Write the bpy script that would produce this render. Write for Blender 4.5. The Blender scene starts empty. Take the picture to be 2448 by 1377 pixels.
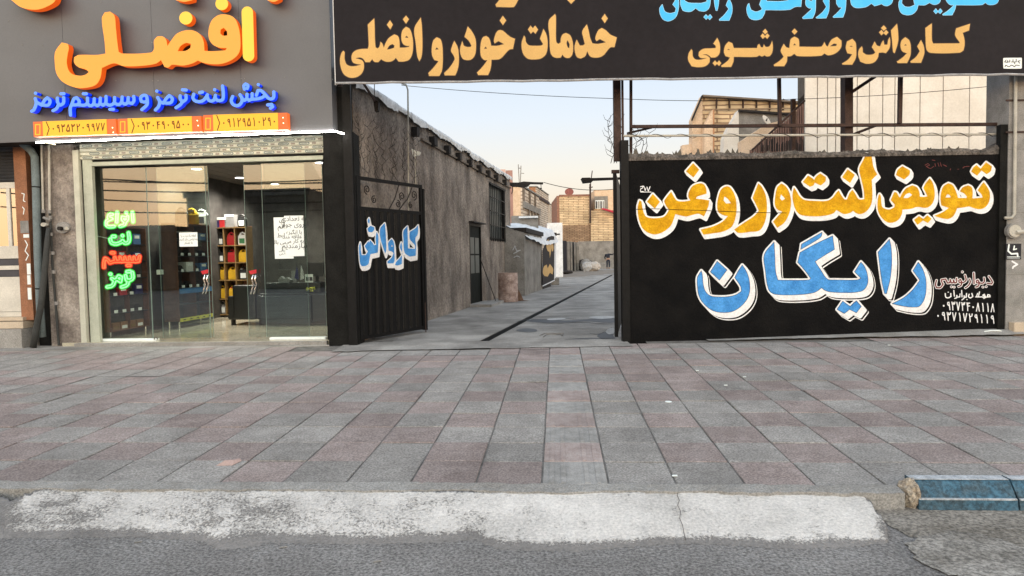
import bpy, bmesh, math, random
import numpy as np
from mathutils import Vector, Matrix
random.seed(7)
SC = bpy.context.scene
COL = SC.collection
rad = math.radians

# ------------------------------------------------------------------ camera
CAMZ = 1.225
FPX = 1600.0                     # focal length in pixels of the 2448 px wide photograph
PITCH = rad(2.63); ROLL = rad(1.03)
_f = Vector((0, math.cos(PITCH), -math.sin(PITCH)))
_r0 = Vector((1, 0, 0)); _u0 = Vector((0, math.sin(PITCH), math.cos(PITCH)))
_R = _r0*math.cos(ROLL) - _u0*math.sin(ROLL)
_U = _u0*math.cos(ROLL) + _r0*math.sin(ROLL)
camd = bpy.data.cameras.new('camera'); cam = bpy.data.objects.new('camera', camd)
COL.objects.link(cam); SC.camera = cam
camd.sensor_width = 36; camd.lens = 36*FPX/2448; camd.clip_start = .05; camd.clip_end = 2000
m = Matrix((_R, _U, -_f)).transposed().to_4x4(); m.translation = (0, 0, CAMZ); cam.matrix_world = m

# ------------------------------------------------------------------ world (dusk: pale sky ahead, afterglow of the set sun behind the camera)
W = bpy.data.worlds.new('World'); SC.world = W; W.use_nodes = True
nt = W.node_tree; N = nt.nodes; L = nt.links
for n in list(N): N.remove(n)
out = N.new('ShaderNodeOutputWorld'); bg = N.new('ShaderNodeBackground'); L.new(bg.outputs[0], out.inputs[0])
tc = N.new('ShaderNodeTexCoord'); sx = N.new('ShaderNodeSeparateXYZ'); L.new(tc.outputs['Generated'], sx.inputs[0])
def ramp(stops):
    r = N.new('ShaderNodeValToRGB'); e = r.color_ramp.elements
    while len(e) < len(stops): e.new(.5)
    for el, (p, c) in zip(e, stops): el.position = p; el.color = (*c, 1)
    L.new(sx.outputs['Z'], r.inputs[0]); return r
east = ramp([(0, (.95, .70, .50)), (.05, (.98, .82, .62)), (.12, (.98, .93, .82)), (.20, (.84, .92, 1.)), (.34, (.64, .79, 1.)), (1, (.55, .63, .75))])
west = ramp([(0, (1, .55, .26)), (.07, (1, .64, .34)), (.16, (1, .80, .52)), (.30, (.78, .76, .68)), (.55, (.42, .46, .49)), (1, (.24, .28, .33))])
wm = N.new('ShaderNodeVectorMath'); wm.operation = 'SCALE'; L.new(west.outputs[0], wm.inputs[0]); wm.inputs['Scale'].default_value = 4.4
mr = N.new('ShaderNodeMapRange'); mr.interpolation_type = 'SMOOTHSTEP'
mr.inputs['From Min'].default_value = .5; mr.inputs['From Max'].default_value = -.75
L.new(sx.outputs['Y'], mr.inputs['Value'])
mx = N.new('ShaderNodeMix'); mx.data_type = 'RGBA'; L.new(mr.outputs[0], mx.inputs[0]); L.new(east.outputs[0], mx.inputs[6]); L.new(wm.outputs[0], mx.inputs[7])
L.new(mx.outputs[2], bg.inputs[0]); bg.inputs[1].default_value = 1.0
sl = bpy.data.lights.new('afterglow_sun', 'SUN'); sl.energy = .35; sl.angle = rad(35); sl.color = (1, .78, .55)
so = bpy.data.objects.new('afterglow_sun', sl); COL.objects.link(so); so.rotation_euler = (rad(72), 0, rad(8)); so.location = (0, -20, 10)
so.rotation_euler = (rad(75), 0, rad(-8))
SC.view_settings.view_transform = 'Standard'; SC.view_settings.look = 'None'; SC.view_settings.exposure = 0; SC.view_settings.gamma = 1
try: SC.view_settings.use_curve_mapping = False
except Exception: pass
SC.cycles.max_bounces = 8; SC.cycles.transparent_max_bounces = 16

# ------------------------------------------------------------------ frames: a place on the ground with its own heading
class Frame:
    def __init__(s, x, y, z=0, yaw=0):     # yaw > 0 turns the frame's forward axis to the right
        s.o = Vector((x, y, z)); s.yaw = rad(yaw)
        s.X = Vector((math.cos(s.yaw), -math.sin(s.yaw), 0)); s.Y = Vector((math.sin(s.yaw), math.cos(s.yaw), 0)); s.Z = Vector((0, 0, 1))
    def w(s, p): return s.o + s.X*p[0] + s.Y*p[1] + s.Z*p[2]
    def ray(s, px, py):
        d = _f + _R*((px-1224)/FPX) - _U*((py-688.5)/FPX); c = Vector((0, 0, CAMZ)) - s.o
        return Vector((c.dot(s.X), c.dot(s.Y), c.z)), Vector((d.dot(s.X), d.dot(s.Y), d.z))
    def aty(s, px, py, y=0):
        c, d = s.ray(px, py); t = (y-c.y)/d.y; p = c+d*t; return (p.x, p.z)
    def atx(s, px, py, x=0):
        c, d = s.ray(px, py); t = (x-c.x)/d.x; p = c+d*t; return (p.y, p.z)
    def atz(s, px, py, z=0):
        c, d = s.ray(px, py); t = (z-c.z)/d.z; p = c+d*t; return (p.x, p.y)
WF = Frame(0, 0, 0, 0)
MY = 9.45                                  # the painted wall
SF = Frame((785-1224)/FPX*9.85, 9.85, .055, 4.0)       # the shop front, origin at its right jamb
_nx, _ny = WF.atz(1022, 767, 0)
AF = Frame(_nx, _ny, 0, 10.3)              # the alley wall (local x = 0 is its face)
PF = Frame(*WF.atz(1295, 1157.5, -.135), -.135, 3.86)      # the paving

# ------------------------------------------------------------------ materials
MATS = {}
def M(name, col, rough=.8, var=.12, scale=6., bump=.0, bscale=30., metal=0., spec=.3, col2=None, thr=None, emit=None, es=0., detail=6, stretch=None, rnd=0., coat=0., gs=None, ga=None, bd=.02, dirt=0.):
    if name in MATS: return MATS[name]
    m = bpy.data.materials.new(name); MATS[name] = m; m.use_nodes = True
    nt = m.node_tree; N = nt.nodes; L = nt.links; b = N['Principled BSDF']
    b.inputs['Roughness'].default_value = rough; b.inputs['Metallic'].default_value = metal
    b.inputs['Specular IOR Level'].default_value = spec
    if coat: b.inputs['Coat Weight'].default_value = coat
    g = N.new('ShaderNodeNewGeometry'); vec = g.outputs['Position']
    if stretch:
        mp = N.new('ShaderNodeMapping'); mp.inputs['Scale'].default_value = stretch; L.new(vec, mp.inputs[0]); vec = mp.outputs[0]
    n = N.new('ShaderNodeTexNoise'); n.inputs['Scale'].default_value = scale; n.inputs['Detail'].default_value = detail; n.inputs['Roughness'].default_value = .62
    L.new(vec, n.inputs['Vector'])
    r = N.new('ShaderNodeValToRGB'); e = r.color_ramp.elements
    if col2 is None: c0 = [c*(1-var) for c in col]; c1 = [min(1, c*(1+var)) for c in col]
    else: c0 = col; c1 = col2
    lo, hi = thr if thr else (.36, .64)
    e[0].position = lo; e[1].position = hi; e[0].color = (*c0, 1); e[1].color = (*c1, 1)
    L.new(n.outputs[0], r.inputs[0]); colout = r.outputs[0]
    # fine grain over everything
    n2 = N.new('ShaderNodeTexNoise'); n2.inputs['Scale'].default_value = gs or bscale*2; n2.inputs['Detail'].default_value = 4; n2.inputs['Roughness'].default_value = .7; ga = var*.9 if ga is None else ga; L.new(g.outputs['Position'], n2.inputs['Vector'])
    mr = N.new('ShaderNodeMapRange'); mr.inputs['From Min'].default_value = .38; mr.inputs['From Max'].default_value = .62
    mr.inputs['To Min'].default_value = 1-ga; mr.inputs['To Max'].default_value = 1+ga; L.new(n2.outputs[0], mr.inputs[0])
    vm = N.new('ShaderNodeVectorMath'); vm.operation = 'SCALE'; L.new(colout, vm.inputs[0]); L.new(mr.outputs[0], vm.inputs['Scale']); colout = vm.outputs[0]
    if dirt:
        n5 = N.new('ShaderNodeTexNoise'); n5.inputs['Scale'].default_value = 1.3; n5.inputs['Detail'].default_value = 9; n5.inputs['Roughness'].default_value = .68; L.new(g.outputs['Position'], n5.inputs['Vector'])
        m5 = N.new('ShaderNodeMapRange'); m5.inputs['From Min'].default_value = .36; m5.inputs['From Max'].default_value = .62; m5.inputs['To Min'].default_value = 1-dirt; m5.inputs['To Max'].default_value = 1+dirt*.4; L.new(n5.outputs[0], m5.inputs[0])
        v5 = N.new('ShaderNodeVectorMath'); v5.operation = 'SCALE'; L.new(colout, v5.inputs[0]); L.new(m5.outputs[0], v5.inputs['Scale']); colout = v5.outputs[0]
    if rnd:
        oi = N.new('ShaderNodeObjectInfo'); m2 = N.new('ShaderNodeMapRange'); m2.inputs['To Min'].default_value = 1-rnd; m2.inputs['To Max'].default_value = 1+rnd
        L.new(oi.outputs['Random'], m2.inputs[0]); v2 = N.new('ShaderNodeVectorMath'); v2.operation = 'SCALE'; L.new(colout, v2.inputs[0]); L.new(m2.outputs[0], v2.inputs['Scale']); colout = v2.outputs[0]
    L.new(colout, b.inputs['Base Color'])
    if emit: b.inputs['Emission Color'].default_value = (*emit, 1); b.inputs['Emission Strength'].default_value = es
    if bump:
        n3 = N.new('ShaderNodeTexNoise'); n3.inputs['Scale'].default_value = bscale; n3.inputs['Detail'].default_value = 7; n3.inputs['Roughness'].default_value = .65
        L.new(vec, n3.inputs['Vector'])
        bp = N.new('ShaderNodeBump'); bp.inputs['Strength'].default_value = bump; bp.inputs['Distance'].default_value = bd
        L.new(n3.outputs[0], bp.inputs['Height']); L.new(bp.outputs[0], b.inputs['Normal'])
    return m
def emis(name, col, s):
    if name in MATS: return MATS[name]
    m = bpy.data.materials.new(name); MATS[name] = m; m.use_nodes = True; b = m.node_tree.nodes['Principled BSDF']
    b.inputs['Base Color'].default_value = (*[min(.8, c)*.25 for c in col], 1); b.inputs['Emission Color'].default_value = (*col, 1); b.inputs['Emission Strength'].default_value = s
    b.inputs['Roughness'].default_value = .5
    return m
def glass(name, ior=1.9, tint=(.86, .90, .88)):
    m = bpy.data.materials.new(name); MATS[name] = m; m.use_nodes = True; N = m.node_tree.nodes; L = m.node_tree.links
    for n in list(N): N.remove(n)
    o = N.new('ShaderNodeOutputMaterial'); mx = N.new('ShaderNodeMixShader'); t = N.new('ShaderNodeBsdfTransparent'); g = N.new('ShaderNodeBsdfGlossy'); f = N.new('ShaderNodeFresnel')
    t.inputs[0].default_value = (*tint, 1); g.inputs['Roughness'].default_value = .015; f.inputs[0].default_value = ior
    gm = N.new('ShaderNodeNewGeometry'); inv = N.new('ShaderNodeMath'); inv.operation = 'SUBTRACT'; inv.inputs[0].default_value = 1; L.new(gm.outputs['Backfacing'], inv.inputs[1])
    mu = N.new('ShaderNodeMath'); mu.operation = 'MULTIPLY'; L.new(f.outputs[0], mu.inputs[0]); L.new(inv.outputs[0], mu.inputs[1]); L.new(mu.outputs[0], mx.inputs[0]); L.new(t.outputs[0], mx.inputs[1]); L.new(g.outputs[0], mx.inputs[2]); L.new(mx.outputs[0], o.inputs[0]); return m

# ------------------------------------------------------------------ mesh building
class MB:
    def __init__(s): s.v = []; s.f = []
    def add(s, vs, fs):
        o = len(s.v); s.v += [tuple(v) for v in vs]; s.f += [tuple(i+o for i in f) for f in fs]; return s
    def box(s, x0, x1, y0, y1, z0, z1, j=0):
        if x0 > x1: x0, x1 = x1, x0
        if y0 > y1: y0, y1 = y1, y0
        if z0 > z1: z0, z1 = z1, z0
        vs = [(x0,y0,z0),(x1,y0,z0),(x1,y1,z0),(x0,y1,z0),(x0,y0,z1),(x1,y0,z1),(x1,y1,z1),(x0,y1,z1)]
        if j: vs = [tuple(c+random.uniform(-j, j) for c in v) for v in vs]
        return s.add(vs, [(0,3,2,1),(4,5,6,7),(0,1,5,4),(1,2,6,5),(2,3,7,6),(3,0,4,7)])
    def bev(s, x0, x1, y0, y1, z0, z1, b=.01):      # box with chamfered long edges all round
        bm = bmesh.new(); bmesh.ops.create_cube(bm, size=1)
        for v in bm.verts: v.co = Vector(((x0+x1)/2+v.co.x*(x1-x0), (y0+y1)/2+v.co.y*(y1-y0), (z0+z1)/2+v.co.z*(z1-z0)))
        bmesh.ops.bevel(bm, geom=list(bm.edges), offset=b, segments=2, affect='EDGES', profile=.6)
        bm.verts.index_update(); s.add([v.co for v in bm.verts], [[v.index for v in f.verts] for f in bm.faces]); bm.free(); return s
    def prism(s, poly, axis, a, b):                  # poly of 2-D points, extruded along axis from a to b
        n = len(poly)
        def P(p, t): return {'x': (t, p[0], p[1]), 'y': (p[0], t, p[1]), 'z': (p[0], p[1], t)}[axis]
        return s.add([P(p, a) for p in poly]+[P(p, b) for p in poly], [tuple(range(n))[::-1], tuple(range(n, 2*n))]+[(i, (i+1) % n, n+(i+1) % n, n+i) for i in range(n)])
    def tube(s, pts, r, n=6, cap=True):
        pts = [Vector(p) for p in pts]; rs = r if isinstance(r, (list, tuple)) else [r]*len(pts)
        vs = []; fs = []; up = None
        for i, p in enumerate(pts):
            a = pts[max(0, i-1)]; b = pts[min(len(pts)-1, i+1)]; d = (b-a)
            d = d.normalized() if d.length > 1e-9 else Vector((0, 0, 1))
            if up is None: up = Vector((0, 0, 1)) if abs(d.z) < .9 else Vector((1, 0, 0))
            x = d.cross(up); x = x.normalized() if x.length > 1e-6 else d.orthogonal().normalized(); y = x.cross(d).normalized(); up = y
            for k in range(n): t = 2*math.pi*k/n; vs.append(p+(x*math.cos(t)+y*math.sin(t))*rs[i])
        for i in range(len(pts)-1):
            for k in range(n): fs.append((i*n+k, i*n+(k+1) % n, (i+1)*n+(k+1) % n, (i+1)*n+k))
        if cap: fs.append(tuple(range(n))[::-1]); fs.append(tuple(range((len(pts)-1)*n, len(pts)*n)))
        return s.add(vs, fs)
    def lathe(s, c, prof, n=20):                      # prof (r, z)
        vs = [(c[0]+r*math.cos(2*math.pi*k/n), c[1]+r*math.sin(2*math.pi*k/n), c[2]+z) for r, z in prof for k in range(n)]
        fs = [(i*n+k, i*n+(k+1) % n, (i+1)*n+(k+1) % n, (i+1)*n+k) for i in range(len(prof)-1) for k in range(n)]
        fs += [tuple(range(n))[::-1], tuple(range((len(prof)-1)*n, len(prof)*n))]
        return s.add(vs, fs)
    def mesh(s, name, mt, off=(0, 0, 0), smooth=False):
        me = bpy.data.meshes.new(name); me.from_pydata([(v[0]-off[0], v[1]-off[1], v[2]-off[2]) for v in s.v], [], s.f)
        for m in (mt if isinstance(mt, (list, tuple)) else [mt]): me.materials.append(m)
        if smooth:
            for p in me.polygons: p.use_smooth = True
        me.validate(); me.update(); return me
BASE = {}
def setp(o, label=None, cat=None, group=None, kind=None):
    if label: o['label'] = label
    if cat: o['category'] = cat
    if group: o['group'] = group
    if kind: o['kind'] = kind
    return o
def thing(name, label, cat, F=WF, base=(0, 0, 0), group=None, kind=None):
    o = bpy.data.objects.new(name, None); o.empty_display_size = .1; COL.objects.link(o)
    o.location = F.w(base); o.rotation_euler = (0, 0, -F.yaw); BASE[o.name] = base
    return setp(o, label, cat, group, kind)
def part(name, mb, mt, root, label=None, smooth=False, kind=None, par=None):
    """root: the thing whose frame the coordinates are in; par: parent when it is a sub-part"""
    b = BASE[root.name]
    me = mb.mesh(name, mt, b, smooth) if isinstance(mb, MB) else mb
    if not isinstance(mb, MB): me.transform(Matrix.Translation((-b[0], -b[1], -b[2])))
    o = bpy.data.objects.new(name, me); COL.objects.link(o); o.parent = par or root
    return setp(o, label, kind=kind)
def solo(name, mb, mt, label, cat, F=WF, base=None, group=None, kind=None, smooth=False):
    if base is None:
        vs = mb.v if isinstance(mb, MB) else [v.co for v in mb.vertices]
        xs = [v[0] for v in vs]; ys = [v[1] for v in vs]; zs = [v[2] for v in vs]
        base = ((min(xs)+max(xs))/2, (min(ys)+max(ys))/2, min(zs))
    if isinstance(mb, MB): me = mb.mesh(name, mt, base, smooth)
    else: me = mb; me.transform(Matrix.Translation((-base[0], -base[1], -base[2])))
    o = bpy.data.objects.new(name, me); COL.objects.link(o); o.location = F.w(base); o.rotation_euler = (0, 0, -F.yaw); BASE[o.name] = base
    return setp(o, label, cat, group, kind)
def copy_tree(root, loc=None, label=None, group=None, rz=None):
    r = root.copy(); COL.objects.link(r)
    if loc is not None: r.location = loc
    if rz is not None: r.rotation_euler = (0, 0, rz)
    if label: r['label'] = label
    if group: r['group'] = group
    for ch in list(root.children):
        c = ch.copy(); COL.objects.link(c); c.parent = r
        for g in list(ch.children):
            d = g.copy(); COL.objects.link(d); d.parent = c
    return r

# ------------------------------------------------------------------ lettering: outlines and brush strokes -> flat or raised shapes
def smooth_loop(pts, sub=5, closed=True, lim=48):
    n = len(pts); P = [np.array(p, float) for p in pts]; corner = []
    for i in range(n):
        a = P[i]-P[i-1]; b = P[(i+1) % n]-P[i]
        if not closed and i in (0, n-1): corner.append(True); continue
        ca = np.dot(a, b)/(np.linalg.norm(a)*np.linalg.norm(b)+1e-9); corner.append(math.degrees(math.acos(max(-1, min(1, ca)))) > lim)
    out = []
    for i in range(n if closed else n-1):
        p0 = P[i]; p1 = P[(i+1) % n]; seg = np.linalg.norm(p1-p0)
        def tan(k, d):
            if corner[k]: return d
            t = P[(k+1) % n]-P[k-1]; l = np.linalg.norm(t); return t/l*seg if l > 0 else d
        t0 = tan(i, p1-p0); t1 = tan((i+1) % n, p1-p0)
        for k in range(sub):
            t = k/sub; h00 = 2*t**3-3*t**2+1; h10 = t**3-2*t**2+t; h01 = -2*t**3+3*t**2; h11 = t**3-t**2
            out.append(h00*p0+h10*t0+h01*p1+h11*t1)
    if not closed: out.append(P[-1])
    return np.array(out)
def parse(txt, ox, oy, s):
    """'x,y x,y|x,y ...' : glyphs on lines, loops of one glyph split by |  -> list of glyphs (lists of pixel loops)"""
    gl = []
    for line in txt.strip().split('\n'):
        g = []
        for lp in line.split('|'):
            pts = [tuple(float(c) for c in q.split(',')) for q in lp.split()]
            g.append([(ox+x/s, oy+y/s) for x, y in pts])
        gl.append(g)
    return gl
def seg_dist(f, x0, y0, res, a, b, hw, R):
    lo = np.minimum(a, b)-R; hi = np.maximum(a, b)+R
    i0 = max(0, int((lo[0]-x0)/res)); i1 = min(f.shape[1], int((hi[0]-x0)/res)+2); j0 = max(0, int((lo[1]-y0)/res)); j1 = min(f.shape[0], int((hi[1]-y0)/res)+2)
    if i1 <= i0 or j1 <= j0: return
    X = x0+np.arange(i0, i1)*res; Y = y0+np.arange(j0, j1)*res; X, Y = np.meshgrid(X, Y)
    d = b-a; l2 = d.dot(d); t = np.clip(((X-a[0])*d[0]+(Y-a[1])*d[1])/l2, 0, 1) if l2 > 0 else 0*X
    D = np.hypot(X-a[0]-t*d[0], Y-a[1]-t*d[1]); f[j0:j1, i0:i1] = np.maximum(f[j0:j1, i0:i1], hw-D)
def outline(glyphs=(), strokes=(), r=0., shifts=((0, 0),), res=.6, tol=.05):
    """union of closed glyphs grown by r and of strokes (points, half width) grown by r, at every shift -> contour loops"""
    G = []; S = []
    for g in glyphs:
        for sx_, sy_ in shifts: G.append([smooth_loop(lp)+np.array((sx_, sy_)) for lp in g])
    for pts, hw in strokes:
        for sx_, sy_ in shifts: S.append((np.array(pts, float).reshape(-1, 2)+np.array((sx_, sy_)), hw))
    allp = np.concatenate([lp for g in G for lp in g]+[p for p, _ in S]); mw = max([0]+[hw for _, hw in S])
    x0, y0 = allp.min(0)-r-mw-3*res; x1, y1 = allp.max(0)+r+mw+3*res
    nx = int((x1-x0)/res)+2; ny = int((y1-y0)/res)+2; F = np.full((ny, nx), -1e3)
    for g in G:
        gx0 = min(lp[:, 0].min() for lp in g)-r-3*res; gy0 = min(lp[:, 1].min() for lp in g)-r-3*res
        gx1 = max(lp[:, 0].max() for lp in g)+r+3*res; gy1 = max(lp[:, 1].max() for lp in g)+r+3*res
        i0 = max(0, int((gx0-x0)/res)); j0 = max(0, int((gy0-y0)/res)); i1 = min(nx, int((gx1-x0)/res)+2); j1 = min(ny, int((gy1-y0)/res)+2)
        sub = np.full((j1-j0, i1-i0), -1e3); sx0 = x0+i0*res; sy0 = y0+j0*res
        for lp in g:
            for k in range(len(lp)): seg_dist(sub, sx0, sy0, res, lp[k], lp[(k+1) % len(lp)], 0., r+3*res)
        ins = np.zeros(sub.shape, bool); XX = sx0+np.arange(sub.shape[1])*res
        for j in range(sub.shape[0]):
            yy = sy0+j*res+1e-7; cr = []
            for lp in g:
                a = lp; b = np.roll(lp, -1, 0); mk = (a[:, 1] > yy) != (b[:, 1] > yy)
                if mk.any(): cr += list(a[mk, 0]+(yy-a[mk, 1])*(b[mk, 0]-a[mk, 0])/(b[mk, 1]-a[mk, 1]))
            if cr: ins[j] = (np.searchsorted(np.sort(cr), XX) % 2) == 1
        v = np.where(ins, r-np.maximum(sub, -1e2), r+sub)      # signed distance, grown by r
        v = np.where(ins & (sub < -1e2), 1e2, v)
        F[j0:j1, i0:i1] = np.maximum(F[j0:j1, i0:i1], v)
    for P, hw in S:
        if len(P) == 1: seg_dist(F, x0, y0, res, P[0], P[0], hw+r, hw+r+3*res)
        for k in range(len(P)-1): seg_dist(F, x0, y0, res, P[k], P[k+1], hw+r, hw+r+3*res)
    return contours(F, x0, y0, res, tol)
def contours(F, x0, y0, res, tol):
    B = F > 0; code = B[:-1, :-1]*1+B[:-1, 1:]*2+B[1:, 1:]*4+B[1:, :-1]*8
    jj, ii = np.nonzero((code > 0) & (code < 15)); nxt = {}; pos = {}
    T = {1: [(3, 0)], 2: [(0, 1)], 3: [(3, 1)], 4: [(1, 2)], 5: [(3, 2), (1, 0)], 6: [(0, 2)], 7: [(3, 2)], 8: [(2, 3)], 9: [(2, 0)], 10: [(0, 3), (2, 1)], 11: [(2, 1)], 12: [(1, 3)], 13: [(1, 0)], 14: [(0, 3)]}
    def key(e, i, j):
        if e == 0: return (0, i, j)
        if e == 2: return (0, i, j+1)
        if e == 3: return (1, i, j)
        return (1, i+1, j)
    def pt(k):
        h, i, j = k; a = F[j, i]; b = F[j, i+1] if h == 0 else F[j+1, i]; a = max(-9, min(9, a)); b = max(-9, min(9, b)); t = a/(a-b) if a != b else .5; t = min(.98, max(.02, t))
        return (x0+(i+(t if h == 0 else 0))*res, y0+(j+(t if h == 1 else 0))*res)
    for j, i in zip(jj, ii):
        for a, b in T[int(code[j, i])]: nxt[key(a, i, j)] = key(b, i, j)
    loops = []; seen = set()
    for k in list(nxt):
        if k in seen: continue
        lp = []; c = k
        while c not in seen and c in nxt: seen.add(c); lp.append(pt(c)); c = nxt[c]
        if len(lp) > 5:
            q = [lp[0]]
            for p in range(1, len(lp)-1):
                a = q[-1]; b = lp[p+1]; m = lp[p]; d = abs((b[0]-a[0])*(a[1]-m[1])-(a[0]-m[0])*(b[1]-a[1]))/(math.hypot(b[0]-a[0], b[1]-a[1])+1e-9)
                if d > tol or math.hypot(m[0]-a[0], m[1]-a[1]) > 6: q.append(m)
            if len(q) > 2: loops.append(q)
    return loops
def shape(loops, F, y, thick, mt, name='lettering', axis='y', side=-1):
    """pixel loops -> raised shape on the frame's plane (y or x = const); side: which way it stands proud"""
    cu = bpy.data.curves.new(name, 'CURVE'); cu.dimensions = '2D'; cu.fill_mode = 'BOTH'; cu.extrude = thick/2
    for lp in loops:
        sp = cu.splines.new('POLY'); sp.points.add(len(lp)-1); sp.use_cyclic_u = True
        for k, (px, py) in enumerate(lp):
            a, b = F.aty(px, py, y) if axis == 'y' else F.atx(px, py, y)
            sp.points[k].co = (a, b, 0, 1)
    ob = bpy.data.objects.new(name, cu); COL.objects.link(ob); dg = bpy.context.evaluated_depsgraph_get(); dg.update()
    me = bpy.data.meshes.new_from_object(ob.evaluated_get(dg)); bpy.data.objects.remove(ob); bpy.data.curves.remove(cu)
    me.name = name
    if axis == 'y': R = Matrix(((1, 0, 0, 0), (0, 0, -1, 0), (0, 1, 0, 0), (0, 0, 0, 1)))
    else: R = Matrix(((0, 0, 1, 0), (1, 0, 0, 0), (0, 1, 0, 0), (0, 0, 0, 1)))
    me.transform(R); c = y+side*thick/2
    me.transform(Matrix.Translation((0, c, 0) if axis == 'y' else (c, 0, 0)))
    me.materials.clear(); me.materials.append(mt); return me
def loops_px(glyphs): return [[tuple(p) for p in smooth_loop(lp)] for g in glyphs for lp in g]
def strokes(txt, ox, oy, s, hw):
    res = []
    for line in txt.strip().replace('\n', ';').split(';'):
        pts = [tuple(float(c) for c in q.split(',')) for q in line.split()]
        pts = [(ox+x/s, oy+y/s) for x, y in pts]
        if len(pts) > 2: pts = [tuple(p) for p in smooth_loop(pts, 4, False, 70)]
        res.append((pts, hw))
    return res
DIG = {'0': [[(.5, .5), (.52, .56)]], '1': [[(.4, 0), (.55, .4), (.6, 1)]], '2': [[(.2, 0), (.35, .5), (.4, 1)], [(.25, .25), (.5, .35), (.8, .25), (.85, 0)]],
 '3': [[(.1, 0), (.3, .5), (.35, 1)], [(.15, .2), (.32, .3), (.47, .2), (.48, .05)], [(.48, .15), (.6, .3), (.8, .22), (.88, 0)]],
 '4': [[(.2, 0), (.35, .5), (.4, 1)], [(.85, .05), (.5, .05), (.37, .3), (.6, .45), (.85, .4)]],
 '5': [[(.5, 0), (.2, .5), (.1, .85), (.3, 1), (.5, .8), (.7, 1), (.9, .85), (.8, .5), (.5, 0)]], '7': [[(.1, 0), (.45, 1), (.85, 0)]], '8': [[(.1, 1), (.5, 0), (.85, 1)]],
 '9': [[(.7, .3), (.5, .45), (.25, .3), (.3, .08), (.6, .05), (.7, .3), (.75, .6), (.85, 1)]]}
def digits(s, x0, y0, x1, y1, h, hw):
    out = []; n = len(s)
    for i, c in enumerate(s):
        w = math.hypot(x1-x0, y1-y0)/n; bx = x0+(x1-x0)*i/n; by = y0+(y1-y0)*i/n
        for st in DIG[c]: out.append(([(bx+p[0]*w*.8, by+p[1]*h) for p in st], hw*(1.5 if c == '0' else 1)))
    return out

# ------------------------------------------------------------------ colours of things
m_road = M('asphalt', (.21, .198, .191), .9, .3, 2, 1., 60, col2=(.275, .264, .256), dirt=.2, gs=62, ga=.5, bd=.02)
m_tgrey = M('tile_grey', (.245, .230, .217), .85, .18, 5, .5, 120, rnd=.13, col2=(.315, .298, .282), dirt=.15, gs=75, ga=.36, spec=.2)
m_tpink = M('tile_pink', (.250, .203, .191), .85, .18, 5, .5, 120, rnd=.13, col2=(.315, .264, .250), dirt=.15, gs=75, ga=.36, spec=.2)
m_tact = M('tile_worn', (.26, .25, .235), .8, .2, 9, .3, 60, rnd=.1, col2=(.36, .345, .33), dirt=.2)
m_bed = M('paving_bed', (.15, .14, .13), .95, .3, 8, .5, 50)
m_conc = M('concrete_grey', (.22, .208, .192), .9, .2, 2.2, .5, 50, col2=(.31, .30, .285), gs=90, ga=.3)
m_alley = M('alley_concrete', (.215, .202, .188), .85, .2, .9, .4, 30, col2=(.38, .36, .335), detail=9, gs=50, ga=.2, spec=.15, dirt=.25)
m_white = M('worn_white_paint', (.30, .28, .265), .85, .13, 13, .9, 45, col2=(.66, .63, .615), thr=(.36, .50), detail=12)
m_blue = M('worn_blue_paint', (.045, .075, .095), .7, .2, 9, .5, 40, col2=(.042, .105, .155), thr=(.38, .56), gs=40, ga=.45)
m_wwhite = M('worn_kerb_white', (.30, .32, .34), .8, .2, 20, .5, 40, col2=(.5, .52, .55))
m_mural = M('black_mural_paint', (.0045, .0045, .005), .8, .3, 3, .8, 30, spec=.07, col2=(.0085, .008, .008), ga=.3)
m_muraltop = M('rough_mortar', (.05, .045, .04), .95, .3, 9, 1., 25, col2=(.15, .13, .115), gs=40, ga=.5)
m_yel = M('yellow_wall_paint', (.52, .25, .004), .65, .14, 7, .9, 30, spec=.12, col2=(.71, .40, .010))
m_bl = M('blue_wall_paint', (.045, .22, .56), .65, .14, 7, .9, 30, spec=.12, col2=(.085, .33, .74))
m_wh = M('white_wall_paint', (.68, .68, .69), .6, .1, 10, .7, 22, spec=.3, col2=(.80, .80, .81))
m_bk = M('black_outline_paint', (.005, .005, .005), .8, .2, 3, .4, 22, spec=.07)
m_red = M('dark_red_paint', (.16, .035, .035), .6, .2)
m_alwall = M('cement_render_wall', (.13, .110, .096), .95, .2, 1.7, 1., 9, col2=(.33, .285, .245), detail=14, stretch=(1, 1, .6), thr=(.38, .66), gs=24, ga=.32, bd=.09)
m_ledge = M('ledge_render', (.16, .13, .105), .95, .2, 3)
m_poly = M('white_plastic_sheet', (.50, .51, .52), .45, .15, 5, .9, 6, col2=(.72, .73, .74))
m_blackmetal = M('black_gate_metal', (.006, .006, .0065), .5, .25, 12, .15, 30, spec=.14)
m_dark = M('dark_beam', (.022, .018, .016), .8, .3, 12)
m_rust = M('dark_rusty_steel', (.045, .026, .022), .75, .3, 9, .2, 40)
m_black = M('black_pillar', (.009, .009, .0085), .7, .3, 5, .4, 25, spec=.1)
m_plast = M('stained_plaster', (.12, .10, .09), .95, .25, 2.5, .9, 16, col2=(.34, .30, .265), detail=10)
m_cream = M('cream_metal', (.44, .44, .37), .45, .08, 5)
m_dcream = M('cream_metal_inner', (.38, .40, .33), .5, .1, 5)
m_sign = M('grey_composite_panel', (.100, .105, .117), .45, .06, 1.2, spec=.4)
m_vinyl = M('dark_banner_vinyl', (.0095, .008, .0105), .6, .12, 1.0, .05, 6, spec=.13, col2=(.013, .011, .014))
m_gold = M('gold_print', (.57, .35, .11), .5, .06, 2)
m_goldd = M('brown_print_edge', (.07, .035, .015), .5, .1, 2)
m_cyan = M('cyan_print', (.035, .42, .84), .5, .05, 2, col2=(.07, .48, .86))
m_lightcy = M('pale_cyan_print', (.30, .58, .80), .5, .05, 2)
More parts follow.
